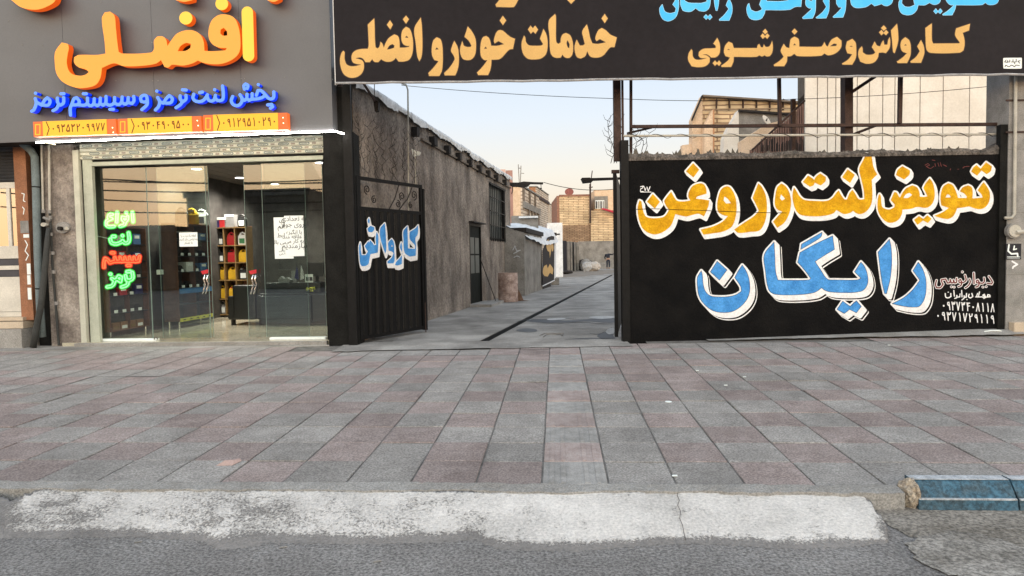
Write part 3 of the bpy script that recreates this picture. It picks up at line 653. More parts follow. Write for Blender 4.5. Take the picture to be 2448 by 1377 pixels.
part('painted_lettering', shape(outline(strokes=st, r=1.5, res=.45), WF, MY, .003, m_wh), m_wh, mural)
part('painted_lettering', shape(outline(strokes=st, r=0, res=.4), WF, MY-.003, .0015, m_red), m_red, mural, 'dark red lettering of the sign painter')
st = strokes('''2130,935 2095,930 2100,905 2125,912 2130,935
2110,935 2060,935 2035,912 2055,900 2070,940 2050,955 2030,935 2000,935
2000,935 1950,935 1965,890
1990,870 1975,935 1940,935
1890,890 1902,930 1870,950 1845,930 1855,900
1820,890 1815,940 1790,935;1788,920 1788,950 1760,975;1755,850 1760,935;1735,895 1730,935 1700,938;1692,915 1690,945 1665,955;1652,850 1660,925
1612,890 1615,930 1575,948 1545,935 1540,890
1578,872 1580,873;1825,970 1826,971''', 1980, 540, 5.5075, 1.25)
st += digits('09373408118', 2251, 721, 2380, 727, 19, 1.1)+digits('09371729119', 2237, 745, 2380, 755, 19, 1.1)
st += strokes('190,590 230,580 215,615 195,620 190,660 230,660;240,585 260,650 270,610;285,595 305,655 330,590;195,668 345,668', 1500, 350, 6.12, .9)
part('painted_lettering', shape(outline(strokes=st, r=0, res=.4), WF, MY, .003, m_wh), m_wh, mural, 'small white painted phone numbers')
st = strokes('1090,180 1140,150 1170,180 1110,200 1180,235 1240,200;1260,150 1270,200;1310,140 1330,200;1350,130 1370,200;1400,170 1460,200;1210,90 1260,100;1740,230 1770,205 1850,200;1530,240 1520,265;1650,248 1670,248', 2060, 370, 7.2, .5)
part('painted_lettering', shape(outline(strokes=st, r=0, res=.35), WF, MY, .002, m_red), M('faded_red_scrawl', (.13, .07, .07), .8, .2), mural, 'faint reddish scrawl near the top')
# horizontal crack
st = [([(1503, 501), (1560, 499), (1640, 502), (1680, 503), (1720, 505), (1800, 508), (1880, 509)], .7)]
part('crack', shape(outline(strokes=st, res=.35), WF, MY-.0062, .001, m_bk), m_bk, mural)

# ------------------------------------------------------------------ BILLBOARD over the gateway
BY = 9.15
bx0, bz0 = WF.aty(803, 203, BY); bx1, bz1 = WF.aty(2475, 181, BY)
bill = thing('billboard', 'wide dark billboard with gold and cyan lettering spanning above the gateway', 'billboard', WF, (bx0, BY, bz0))
BT = bz0+2.3
def bzz(x): return bz0+(bz1-bz0)*(x-bx0)/(bx1-bx0)
b = MB().add([(bx0, BY, bzz(bx0)+.035), (bx1+.6, BY, bzz(bx1+.6)+.035), (bx1+.6, BY, BT), (bx0, BY, BT), (bx0, BY+.05, bzz(bx0)+.035), (bx1+.6, BY+.05, bzz(bx1+.6)+.035), (bx1+.6, BY+.05, BT), (bx0, BY+.05, BT)],
             [(0, 1, 2, 3), (5, 4, 7, 6), (4, 0, 3, 7), (1, 5, 6, 2), (0, 4, 5, 1)])
part('banner_face', b, m_vinyl, bill)
rnd = random.Random(3); b = MB(); pr = []
for k in range(41):
    x = bx0+(bx1+.6-bx0)*k/40; pr.append((x, BY-.006+rnd.uniform(-.006, .004), bzz(x)+.02+rnd.uniform(-.006, .006)))
b.tube(pr, .016, 6); part('banner_hem', b, M('grey_banner_hem', (.30, .30, .31), .5, .2, 8), bill)
part('side_edge', MB().box(bx0-.012, bx0, BY-.004, BY+.06, bz0, BT), M('light_frame_edge', (.5, .5, .5), .5, .1), bill)
part('steel_frame', MB().box(bx0, bx1+.6, BY+.055, BY+.10, bz0+.04, bz0+.09).box(bx0+.02, bx0+.07, BY+.055, BY+.1, bz0, BT), m_rust, bill)
g1 = parse('''140,825 162,850 160,950 190,1040 250,1075 340,1075 435,1050 340,1035 295,1010 275,940 290,870 345,820 440,797 540,795 555,740 550,600 540,400 645,298 650,450 655,650 665,770 700,790 728,760 745,680 775,710 800,778 830,700 880,620 970,560 1030,590 1055,680 1055,775 1130,775 1200,765 1220,745 1170,745 1110,710 1085,620 1100,500 1160,435 1220,470 1260,580 1275,720 1260,880 1210,970 1120,1000 1040,1000 995,940 940,990 860,1005 790,985 757,960 710,1010 650,1005 610,960 570,1010 500,1010 465,955 410,933 335,947 400,963 450,985 475,1040 468,1140 420,1215 340,1258 240,1260 150,1205 100,1090 88,970 108,870|1165,580 1200,605 1190,618 1145,610|940,715 975,740 965,780 900,800 848,806 890,740
900,330 945,400 905,478 850,403
1160,255 1208,313 1160,385 1110,313
1400,285 1415,400 1425,600 1425,800 1410,930 1378,995 1345,920 1320,700 1298,460
1660,605 1720,640 1750,740 1758,900 1755,1050 1740,1160 1700,1235 1535,1235 1525,1185 1600,1110 1690,995 1620,975 1585,900 1580,780 1605,660|1660,765 1692,805 1635,808
1945,665 2000,770 2018,900 2015,1050 1990,1160 1960,1225 1790,1225 1782,1185 1860,1110 1950,970 1940,910 1893,830 1910,750
2165,430 2230,510 2285,620 2298,730 2285,880 2230,960 2150,978 2080,950 2045,870 2042,780 2075,670 2100,740 2150,765 2210,765 2225,740 2180,660 2112,600''', 800, 0, 6.8)
g2 = parse('''435,490 490,500 560,560 620,605 688,632 655,795 600,805 540,860 480,930 420,965 305,970 300,1060 285,1140 250,1220 90,1220 70,1180 150,1100 240,980 180,970 135,910 125,800 135,690 165,610 220,585 265,620 290,690 300,745 400,745 515,718 420,668 380,690 358,705 345,670 360,590 395,515|205,755 238,790 185,795
490,258 545,332 492,408 440,332
835,580 855,610 865,680 910,735 1000,745 1120,740 1145,715 1095,630 1120,560 1150,472 1190,540 1215,640 1215,780 1190,880 1120,945 1020,965 900,955 830,890 800,800 797,690
940,418 978,460 1015,418 1062,480 1022,548 982,510 945,548 900,480
1340,228 1352,260 1352,600 1362,690 1395,715 1430,690 1435,620 1465,560 1515,537 1580,570 1620,660 1632,780 1620,880 1580,935 1540,943 1490,925 1462,885 1430,935 1360,940 1300,915 1262,840 1250,600 1238,340|1540,650 1575,720 1570,785 1545,770 1525,700
1855,398 1880,480 1910,620 1945,705 2020,715 2100,705 2168,688 2070,635 2040,650 2012,668 1995,630 2010,560 2045,490 2100,457 2160,490 2240,565 2342,608 2305,765 2240,770 2190,820 2130,895 2060,930 1960,935 1905,910 1862,830 1830,910 1760,950 1700,930 1665,850 1657,750 1690,645 1715,690 1740,740 1790,740 1825,715 1800,620 1782,510
2145,228 2195,300 2147,375 2095,300
470,-60 755,-60 735,5 690,90 660,115 385,112 372,75 430,5
1600,62 1540,0 1600,-70 1660,0''', 1130, 0, 6.8)
g3 = parse('''515,655 530,680 535,750 570,790 640,795 730,770 640,770 612,740 620,690 680,650 760,645 840,640 840,610 808,580 860,505 890,570 898,650 885,720 840,760 780,765 760,745 720,722 655,730 720,738 760,770 755,830 700,880 600,893 520,880 475,800 478,720
830,805 858,835 885,805 912,840 885,875 857,850 830,875 800,840
1590,545 1600,620 1590,700 1560,745 1520,750 1490,735 1455,752 1420,735 1380,755 1080,755 1075,820 1045,890 920,890 912,875 1000,810 1030,765 970,745 950,690 965,610 1010,555 1060,575 1080,640 1390,640 1400,600 1420,585 1440,630 1470,630 1480,590 1500,620 1530,625 1560,610|1010,650 1035,665 990,665
1498,385 1530,425 1498,455 1465,420
1465,445 1495,480 1525,445 1555,475 1525,515 1497,490 1465,515 1437,480
1745,585 1780,630 1820,640 1825,590 1840,520 1890,487 1940,520 1950,580 1950,622 2240,622 2265,600 2285,560 2310,610 2330,620 2380,530 2453,491 2512,542 2507,628 2443,702 2340,735 2285,710 2240,740 1930,745 1885,715 1840,745 1790,750 1785,820 1750,880 1620,880 1612,862 1690,810 1745,755 1705,680 1720,630|1885,575 1910,600 1870,605|2358,617 2411,580 2454,585 2443,612
1888,380 1925,420 1888,460 1852,420''', 1560, 0, 5.5636)
g4 = parse('''300,487 340,530 350,610 345,720 300,808 180,808 172,795 250,745 300,680 240,665 220,600 235,520|285,570 310,585 265,585
770,465 775,530 765,600 720,665 680,655 630,660 620,720 570,780 480,797 400,770 375,690 385,620 420,580 430,610 430,655 480,685 560,680 590,655 545,590 580,520 610,570 650,580 670,530 690,505 700,560 740,560 750,500
695,318 728,355 695,385 660,350
665,375 693,410 722,375 752,405 722,440 693,415 665,440 635,405
860,298 872,400 873,520 830,665 812,650 800,520 785,380
965,465 1015,510 1032,600 1025,700 985,788 870,788 858,770 930,720 985,665 930,645 905,590 915,510|965,552 985,568 948,570
1160,502 1195,580 1200,670 1160,785 1035,785 1025,770 1100,710 1145,640 1113,580
1295,292 1295,500 1310,545 1640,543 1645,530 1587,440 1600,355 1772,298 1760,380 1680,410 1700,480 1705,560 1690,630 1640,658 1280,660 1230,620 1218,480 1215,350''', 1980, 0, 5.2308)
c1 = parse('''130,55 145,100 165,150 230,175 300,160 310,110 265,60 300,0 310,-60 345,-20 350,80 330,190 290,250 210,283 140,260 100,190 92,110
370,-60 370,60 400,140 440,155 510,155 575,110 620,145 700,150 750,110 770,30 770,-60 715,-60 720,20 650,40 560,40 480,35 430,10 420,-60
710,190 737,220 765,190 795,228 760,265 735,240 712,262 678,228
815,-60 820,40 840,140 860,145 880,60 885,-60
1015,-30 1055,60 1060,160 1020,275 890,275 885,258 950,200 1010,120 975,70
1250,110 1265,60 1285,42 1290,70 1310,130 1370,155 1430,140 1455,120 1420,60 1440,0 1450,-60 1990,-60 1975,90 1900,92 1820,130 1500,135 1490,180 1450,245 1380,268 1300,250 1260,190|1495,-55 1520,14 1700,16 1800,5 1810,-55
2040,-60 2035,60 2070,105 2120,115 2050,180 1990,235 2000,253 2130,245 2165,160 2172,20 2170,-60|2080,-20 2130,-15 2120,12 2085,10
2300,-60 2265,15 2310,90 2260,160 2170,235 2185,245 2310,242 2345,150 2352,20 2345,-60''', 1560, 0, 5.5636)
c2 = parse('''105,-60 100,40 130,90 170,95 110,160 55,210 65,222 185,218 215,130 225,0 225,-60
275,-60 285,50 330,95 400,100 480,85 540,45 580,78 640,60 665,50 700,72 750,72 800,30 812,-60
900,-10 925,0 920,40 960,80 1020,85 1080,60 1060,-20 1060,-60 1410,-60 1400,20 1370,50 1320,60 1265,35 1210,65 1125,65 1110,120 1060,175 990,190 920,170 885,110 880,30
1345,105 1372,140 1400,105 1428,140 1400,175 1372,150 1345,175 1315,140
1470,-60 1475,10 1520,60 1570,65 1500,130 1425,180 1435,192 1550,190 1585,120 1598,65 1920,62 1965,35 2000,60 2070,60 2120,30 2145,-60''', 1980, 0, 5.2308)
gold = g1+g2+g3+g4
for w_, l_ in ((g1[:4], 'gold printed word at the lower left'), (g1[4:]+g2[:2], 'second gold word from the left'), (g2[2:7], 'third gold word from the left'), (g2[7:8], 'cut off gold letter at the top edge'), (g2[8:], 'cut off gold dot at the top edge'), (g3[:5], 'fourth gold word from the left'), (g3[5:], 'fifth gold word from the left'), (g4[:1], 'single gold letter between two words'), (g4[1:], 'gold word at the right end')):
    e_ = part('printed_lettering', shape(outline(w_, r=1.5, res=.6), WF, BY, .001, m_goldd), m_goldd, bill, 'brown edge of a '+l_); part('printed_lettering', shape(outline(w_, r=0, res=.5), WF, BY-.001, .001, m_gold), m_gold, bill, l_)
for w_, l_ in ((c1[:5], 'cyan printed word cut by the top edge, left'), (c1[5:]+c2[:1], 'cyan printed word cut by the top edge, second'), (c2[1:2], 'cyan printed word cut by the top edge, third'), (c2[2:], 'cyan printed word cut by the top edge, right')):
    part('printed_lettering', shape(outline(w_, r=.3, res=.5), WF, BY-.001, .001, m_lightcy), m_lightcy, bill, 'pale rim of a '+l_); part('printed_lettering', shape(outline(w_, r=-.8, res=.5), WF, BY-.002, .001, m_cyan), m_cyan, bill, l_)
stk = parse('2195,725 2415,722 2420,728 2420,852 2412,858 2198,858 2190,850 2188,732', 1980, 0, 5.2308)
part('printers_sticker', shape(loops_px(stk), WF, BY-.001, .001, m_paper), M('pale_yellow_sticker', (.62, .60, .33), .6, .05), bill)
ss = strokes('2400,760 2370,765 2395,790;2350,740 2350,775 2320,775 2335,800;2310,745 2310,775 2290,775;2270,750 2270,775 2240,775 2245,755;2225,750 2205,775 2240,780;2390,820 2350,815 2330,835 2290,815 2260,835 2220,815 2210,835', 1980, 0, 5.2308, .9)
part('printed_lettering', shape(outline(strokes=ss, res=.35), WF, BY-.002, .001, m_ink), m_ink, bill)

# frame of steel tubes between billboard and painted wall
FYR = 9.62
fr = thing('steel_support_frame', 'dark steel tube frame standing behind the painted wall under the billboard', 'steel frame', WF, (2.0, FYR, WH))
def bar(px0, py0, px1, py1, w, y=FYR, d=.05, n='steel_tube', mt=None, root=None):
    a = WF.aty(px0, py0, y); c = WF.aty(px1, py1, y); r = w*y/FPX/2
    b = MB(); dx, dz = c[0]-a[0], c[1]-a[1]; l = math.hypot(dx, dz); nx_, nz = -dz/l*r, dx/l*r
    b.prism([(a[0]+nx_, a[1]+nz), (a[0]-nx_, a[1]-nz), (c[0]-nx_, c[1]-nz), (c[0]+nx_, c[1]+nz)], 'y', y, y+d)
    return part(n, b, mt or m_rust, root or fr)
bar(1508, 302, 2445, 296, 7); bar(1509, 190, 1509, 372, 6, y=FYR+.055); bar(1864, 186, 1866, 300, 7, y=FYR-.055); bar(2155, 182, 2153, 294, 8, y=FYR-.055)
bar(2030, 180, 2030, 362, 19, y=FYR+.06, d=.14); bar(2040, 218, 2100, 178, 7, y=FYR+.0); bar(2035, 323, 2100, 298, 6, y=FYR+.21)
bar(1560, 304, 1500, 318, 4, y=FYR+.11); bar(1800, 358, 1925, 240, 4, y=FYR+.27); bar(2440, 301, 2385, 318, 3, y=FYR+.1, d=.02); bar(2390, 190, 2392, 340, 12, y=FYR+.3, d=.1)
bar(1898, 236, 1898, 360, 9, y=FYR+.34, d=.06)
# pale pipe with a cable wound round it
a = WF.aty(1490, 325, MY+.12); c = WF.aty(2390, 321, MY+.12)
pp = thing('overhead_pipe', 'thin pale pipe with a cable wound round it just above the painted wall', 'pipe', WF, (a[0], MY+.12, a[1]))
part('pipe', MB().tube([(a[0], MY+.12, a[1]), (c[0], MY+.12, c[1])], .0165, 8), m_pipe, pp)
pts = []
for k in range(260):
    t = k/259; x = a[0]+(c[0]-a[0])*t; z = a[1]+(c[1]-a[1])*t; an = t*2*math.pi*15; s = .022+.012*max(0, -math.sin(an))
    pts.append((x, MY+.12+math.cos(an)*.022, z+math.sin(an)*s))
part('cable', MB().tube(pts, .0042, 4), m_dark, pp)
def wire(name, pts, r, label, cat='wire', n=24, F=WF, sag=.0, mt=None, group=None):
    P = []
    for k in range(len(pts)-1):
        for q in range(n):
            t = q/n; p = Vector(pts[k]).lerp(Vector(pts[k+1]), t); p.z -= sag*4*t*(1-t); P.append(p)
    P.append(Vector(pts[-1])); return solo(name, MB().tube(P, r, 4), mt or m_dark, label, cat, F, group=group)
def WP(px, py, y): a = WF.aty(px, py, y); return (a[0], y, a[1])
wire('overhead_wire', [WP(960, 204, 11.5), WP(1480, 236, 11), WP(1900, 237, 10.6), WP(2380, 205, 10.2)], .0045, 'thin black overhead wire crossing the sky above the lane', sag=.03)
wire('overhead_wire', [WP(1300, 436, 30), WP(1470, 452, 30)], .014, 'sagging wire strung between the two dark beams across the lane', sag=.16)
wire('hanging_wire', [WP(2380, 205, 10.2), WP(2382, 240, 10.2), WP(2386, 290, 10.2)], .006, 'short loose wire hanging down the corner of the white clad building', sag=0)

# ------------------------------------------------------------------ RIGHT END: stone pier with pipe, meter and stickers
rx0 = WF.aty(2403, 600, MY-.02)[0]
pier = thing('stone_pier', 'grey stone clad pier at the far right end of the painted wall', 'pillar', WF, (rx0+.3, MY-.06, 0))
part('pier_cladding', MB().box(rx0, rx0+4.5, MY-.05, MY+.4, -.06, 4.3), m_stone, pier)
for zz in (.85, 1.72, 2.6): part('cladding_joint', MB().box(rx0-.001, rx0+4.5, MY-.0515, MY-.047, zz, zz+.005), m_bed, pier)
part('black_edge', MB().box(rx0-.10, rx0-.003, MY-.035, MY+.05, -.05, 2.95, .004), m_black, pier)
part('stone_bench', MB().bev(rx0+.04, rx0+.9, MY-.16, MY-.052, -.05, .19, .012), m_beige, pier)
yy = MY-.085
pts = [WP(2428, 180, yy), WP(2427, 300, yy), WP(2425, 512, yy), WP(2418, 521, yy), WP(2402, 521, yy)]
part('conduit', MB().tube(pts, .021, 8), m_pipe, pier, smooth=True)
for py in (240, 316): a = WF.aty(2405, py, MY-.06); part('pipe_clamp', MB().box(a[0], a[0]+.3, MY-.062, MY-.052, a[1]-.012, a[1]+.012), m_rust, pier)
mc = WF.aty(2427, 552, MY-.12)
met = thing('water_meter', 'round pale grey meter with a pipe stub on the right stone pier', 'meter', WF, (mc[0], MY-.1, mc[1]))
def disc(cx, cz, y0, y1, r, n=20, rz=None): return MB().prism([(cx+r*math.cos(2*math.pi*k/n), cz+(rz or r)*math.sin(2*math.pi*k/n)) for k in range(n)], 'y', y0, y1)
part('meter_body', disc(mc[0], mc[1], MY-.11, MY-.05, .105), m_stone, met); part('meter_rim', disc(mc[0], mc[1], MY-.125, MY-.11, .085), m_pipe, met)
part('pipe_stub', MB().tube([(mc[0]+.01, MY-.13, mc[1]-.02), (mc[0]+.14, MY-.15, mc[1]-.01)], .028, 8), m_pipe, met)
a = WF.aty(2405, 583, MY-.056); c = WF.aty(2441, 620, MY-.056)
stick = thing('pier_sticker', 'small black and white notice stuck on the right pier below the meter', 'notice', WF, (a[0], MY-.054, c[1]))
part('notice_sheet', MB().box(a[0], c[0], MY-.056, MY-.052, c[1], a[1]), m_ink, stick)
ss = [([(2412, 585), (2410, 600), (2418, 607), (2432, 606), (2433, 612)], 1.9), ([(2425, 588), (2423, 597), (2430, 595)], 1.5), ([(2408, 614), (2438, 614)], .7), ([(2408, 617), (2438, 617)], .5)]
part('notice_print', shape(outline(strokes=ss, res=.4), WF, MY-.057, .001, m_paper), m_paper, stick)
ss = [([(2420, 625), (2432, 632), (2422, 638), (2421, 641)], 2.0)]
part('white_scribble', shape(outline(strokes=ss, res=.4), WF, MY-.051, .001, m_wh), m_wh, pier)
a = WF.aty(2390, 793, MY-.2)
solo('white_cable_end', MB().tube([(a[0]-.16, MY-.12, a[1]-.005), (a[0]-.08, MY-.13, a[1]+.008), (a[0]+.05, MY-.12, a[1]+.006), (a[0]+.09, MY-.11, a[1]-.006)], .009, 6), m_paper, 'short white cable end lying at the foot of the right pier', 'cable')

# ------------------------------------------------------------------ GATEWAY posts and leaf
px0 = WF.aty(780, 600, 9.62)[0]; px1 = WF.aty(852, 600, 9.62)[0]
gp = thing('gate_pillar', 'broad black painted pillar between the lit shop and the open gate', 'pillar', WF, ((px0+px1)/2, 9.62, 0))
part('pillar_shaft', MB().box(px0, px1, 9.62, 10.0, -.05, 3.05), m_black, gp); part('pillar_top', MB().box(px0-.03, px1-.07, 9.585, 9.98, 3.053, 3.95, .006), m_black, gp)
part('post_box', MB().box(px1-.13, px1-.01, 9.56, 9.618, -.04, 3.95), m_blackmetal, gp)
sg = [([WF.aty(788, 705, 9.61), WF.aty(792, 708, 9.61), WF.aty(788, 712, 9.61)], 0)]
qx = WF.aty(1469, 600, 9.55)[0]; qx1 = WF.aty(1484, 600, 9.5)[0]; qx2 = WF.aty(1505, 600, 9.45)[0]
gr = thing('gate_post', 'tall black steel gate post at the left end of the painted wall', 'post', WF, (qx2-.06, 9.45, 0))
zt = WF.aty(1480, 192, 9.5)[1]
part('post', MB().box(qx1+.005, qx2-.003, 9.43, 9.56, -.05, WF.aty(1490, 335, 9.43)[1]), m_blackmetal, gr)
part('post_upper', MB().box(WF.aty(1470, 300, 9.5)[0], WF.aty(1487, 300, 9.5)[0], 9.57, 9.66, WF.aty(1478, 385, 9.6)[1], zt+.1), m_rust, gr)
part('strut', MB().box(WF.aty(1489, 300, 9.5)[0], WF.aty(1494, 300, 9.5)[0], 9.58, 9.61, 2.6, zt+.1), m_rust, gr)
leaf2 = thing('gate_leaf', 'right gate leaf folded back and seen edge on beside its black post', 'gate', WF, (qx, 9.6, .03))
z2 = WF.aty(1475, 415, 9.7)[1]
part('leaf_edge', MB().box(qx+.002, qx+.05, 9.6, 9.64, .05, z2), m_blackmetal, leaf2)
part('leaf_panel', MB().prism([(qx+.02, 9.645), (qx+.05, 9.645), (qx+.05+.34, 11.4), (qx+.02+.34, 11.4)], 'z', .08, z2), m_blackmetal, leaf2)
part('bracket', MB().box(qx-.01, qx+.1, 9.66, 9.7, z2, z2+.05), m_rust, leaf2)
# left leaf swung inwards
gy = 9.72; gh = WF.atz(855, 817, .02)
E0 = WF.aty(857, 700, gy)[0]; E1x, E1y = WF.atz(1015, 786, .06)
GF = Frame(E0, gy, 0, math.degrees(math.atan2(E1x-E0, E1y-gy))-90)       # local x runs along the leaf
GF.yaw = -math.atan2(E1y-gy, E1x-E0); GF.X = Vector((math.cos(GF.yaw), -math.sin(GF.yaw), 0)); GF.Y = Vector((math.sin(GF.yaw), math.cos(GF.yaw), 0))
GL = math.hypot(E1x-E0, E1y-gy)
leaf = thing('gate_leaf', 'open black corrugated gate leaf with blue painted word and scrollwork', 'gate', GF, (0, 0, .05))
ztop = GF.aty(1009, 443, 0)[1]; zmid = GF.aty(1005, 506, 0)[1]
part('frame', MB().box(0, GL, -.02, .02, ztop-.05, ztop).box(0, .05, -.02, .02, .05, ztop-.05).box(GL-.05, GL, -.02, .02, .05, ztop-.05).box(.05, GL-.05, -.018, .018, zmid-.05, zmid).box(.05, GL-.05, -.018, .018, .06, .11), m_blackmetal, leaf)
part('end_stile', MB().box(GL+.004, GL+.05, -.03, .03, .04, ztop-.06), m_blackmetal, leaf)
nr = 9; w = (GL-.1)/nr
for k in range(nr):
    x = .05+k*w; b = MB(); b.prism([(x+.004, .008), (x+w*.18, -.022), (x+w*.62, -.022), (x+w*.78, .008), (x+w-.004, .008), (x+w-.004, .012), (x+.004, .012)], 'z', .11, zmid-.05)
    part('corrugated_panel', b, m_blackmetal, leaf)
def spiral(cx, cz, r0, turns, s, a0=0., n=26):
    return [(cx+s*r0*(1-.78*k/n)*math.cos(a0+turns*2*math.pi*k/n), 0, cz+r0*(1-.78*k/n)*math.sin(a0+turns*2*math.pi*k/n)) for k in range(n+1)]
zc = (ztop+zmid-.08)/2
for cx, cz, r0, s, a0 in ((GL-.20, zc+.08, .08, 1, -1.5), (GL-.30, zc-.09, .055, 1, 1.2), (GL-.52, zc+.04, .07, -1, -1.2), (GL-.62, zc-.09, .06, -1, 1.4), (.25, zc+.08, .07, -1, -1.5), (.40, zc-.06, .06, 1, 1.2)):
    part('scroll', MB().tube(spiral(cx, cz, r0, 1.5, s, a0), .009, 6), m_bark, leaf)
part('scroll', MB().tube([(GL-.6, 0, zmid), (GL-.45, 0, zc-.05), (GL-.38, 0, zc), (GL-.25, 0, ztop-.06)], .01, 6), m_bark, leaf)
part('scroll', MB().tube([(.75, 0, zmid), (.9, 0, zc), (1.0, 0, ztop-.05)], .01, 6), m_bark, leaf)
part('drop_bolt', MB().tube([(GL-.02, -.04, .005), (GL-.02, -.04, .5)], .009, 6), m_rust, leaf)
gw = parse('''170,640 180,700 180,800 200,890 280,890 320,820 270,740 260,710 330,620 350,650 360,600 400,640 440,700 480,690 470,560 490,440 520,520 520,700 510,840 430,860 370,870 350,950 330,1060 270,1100 200,1105 170,1050 155,900 150,720
340,170 355,230 345,280 325,260 320,210
370,320 440,350 440,400 400,450 330,440 310,380
645,270 660,400 670,600 675,780 655,860 600,700 555,520 560,370
780,575 820,640 830,800 835,1000 810,1050 700,1050 700,1010 780,940 815,860 800,830 720,800 715,650|785,690 810,725 765,725
965,640 980,720 975,1060 900,1090 845,1080 870,1020 960,920 985,850 940,740
1085,330 1090,500 1095,760 1230,770 1230,700 1130,580 1130,440 1240,370 1290,310 1285,480 1240,560 1250,700 1245,900 1130,920 1030,840 1010,600 1010,420''', 840, 500, 8.1)
part('painted_lettering', shape(outline(gw, r=2.3, shifts=sweep(2, 9, 6), res=.5), GF, -.024, .002, m_wh), m_wh, leaf, 'white outline of the word on the gate')
part('painted_lettering', shape(outline(gw, r=0, res=.45), GF, -.027, .0015, m_bl), m_bl, leaf, 'blue painted word on the gate')
# thorny wrought iron spikes above both sides
def thorns(root, F, x0, x1, z0, z1, y, n, seed, r=.0065):
    rnd = random.Random(seed)
    for k in range(n):
        b = MB(); x = x0+(x1-x0)*(k+.5)/n; z = z0; pts = [(x, y, z)]; dx = rnd.uniform(-.4, .4)
        while z < z1:
            dx = -dx*rnd.uniform(.7, 1.15)+rnd.uniform(-.5, .5); z += rnd.uniform(.06, .10); x += max(-1., min(1., dx))*.12; pts.append((x, y+rnd.uniform(-.02, .02), z))
            if rnd.random() < .75:
                sg = rnd.choice((-1, 1)); l = rnd.uniform(.06, .14); b.tube([pts[-1], (x+sg*l*.6, y, z+l*.35), (x+sg*l*.85, y, z+l)], [r*.8, r*.6, r*.25], 4)
        b.tube(pts, [r*(1-.5*i/len(pts)) for i in range(len(pts))], 4); part('thorn_stem', b, m_bark, root)
th = thing('iron_thorns', 'tangle of wrought iron thorn branches standing on the open gate leaf', 'gate spikes', GF, (GL/2, 0, ztop))
thorns(th, GF, .03, GL+.02, ztop, ztop+.78, 0, 9, 5, .0055); thorns(th, GF, .1, GL, ztop+.02, ztop+.70, .03, 5, 8, .005)
tr2 = thing('iron_thorns', 'sparse wrought iron thorns beside the top of the right gate post', 'gate spikes', WF, (1.45, 9.6, 2.7))
ax = WF.aty(1462, 390, 9.6)
thorns(tr2, WF, ax[0]-.03, ax[0]+.10, ax[1], ax[1]+.62, 9.62, 3, 31, .005)
ax = WF.aty(1512, 362, 9.55); thorns(tr2, WF, ax[0], ax[0]+.22, ax[1], ax[1]+.26, 9.6, 4, 12, .005)

# ------------------------------------------------------------------ SHOP FRONT
def SX(px, py, y=0): return SF.aty(px, py, y)
sL = SX(190, 600)[0]; sR = SX(779, 600)[0]; zl = SX(500, 375)[1]; 
shop = thing('shop_building', 'small spare parts shop with glass front beside the gateway', 'shop building', SF, ((sL+sR)/2, 0, 0))
SD = 6.4; SH = 2.95
part('shop_floor', MB().box(sL-.3, sR+.1, -.06, SD, -.12, .0), m_floor, shop)
part('threshold_strip', MB().box(sL-.05, sR+.02, -.14, -.063, -.12, -.004), m_conc, shop)
part('left_wall', MB().box(sL-.34, sL-.02, .4, SD, .001, SH), m_inwall, shop)
part('right_wall', MB().box(sR+.02, sR+.2, .05, SD, .001, SH), m_inwall, shop)
part('back_wall', MB().box(sL-.34, sR+.2, SD, SD+.15, .001, SH+.4), m_inwall, shop)
part('ceiling', MB().box(sL-.34, sR+.02, .02, SD, SH-.001, SH+.06), m_ceil, shop)
for k in range(12): part('ceiling_panel', MB().box(sL-.02+k*.32, min(sR-.01, sL+.28+k*.32), .05, SD, SH-.012, SH-.003), m_ceil, shop)
part('roof_slab', MB().box(sL-.34, sR+.02, .02, SD+.2, SH+.5, SH+.7), m_greyw, shop)
plx0 = SX(118, 600, 0)[0]; plx1 = SX(186, 600, 0)[0]
part('plaster_pillar', MB().box(plx0-.02, plx1+.02, -.02, .38, -.10, SH+.5), m_plast, shop, 'cracked stained plaster pillar')
# cream jambs and head
jx = SX(184, 600, -.06)[0]
part('outer_jamb', MB().box(jx, jx+.085, -.06, .0, -.08, zl+.15), m_cream, shop)
part('inner_jamb', MB().box(jx+.105, jx+.25, .0, .06, -.06, zl+.02), m_dcream, shop)
part('jamb_shadow_gap', MB().box(jx+.087, jx+.104, .01, .04, -.05, zl+.1), m_black, shop)
hz0 = SX(190, 391, .02)[1]; hz1 = SX(190, 400, .02)[1]
part('head_rail', MB().box(jx+.12, sR, -.005, .07, zl-.085, zl-.028), m_dcream, shop)
part('head_gap', MB().box(jx+.09, sR, .02, .1, zl-.026, zl+.005), m_black, shop)
part('right_jamb', MB().box(sR-.015, sR+.06, .01, .12, -.05, zl), m_black, shop)
part('oak_jamb', MB().box(sR-.07, sR-.03, .2, .26, .12, 1.75), m_wood, shop)
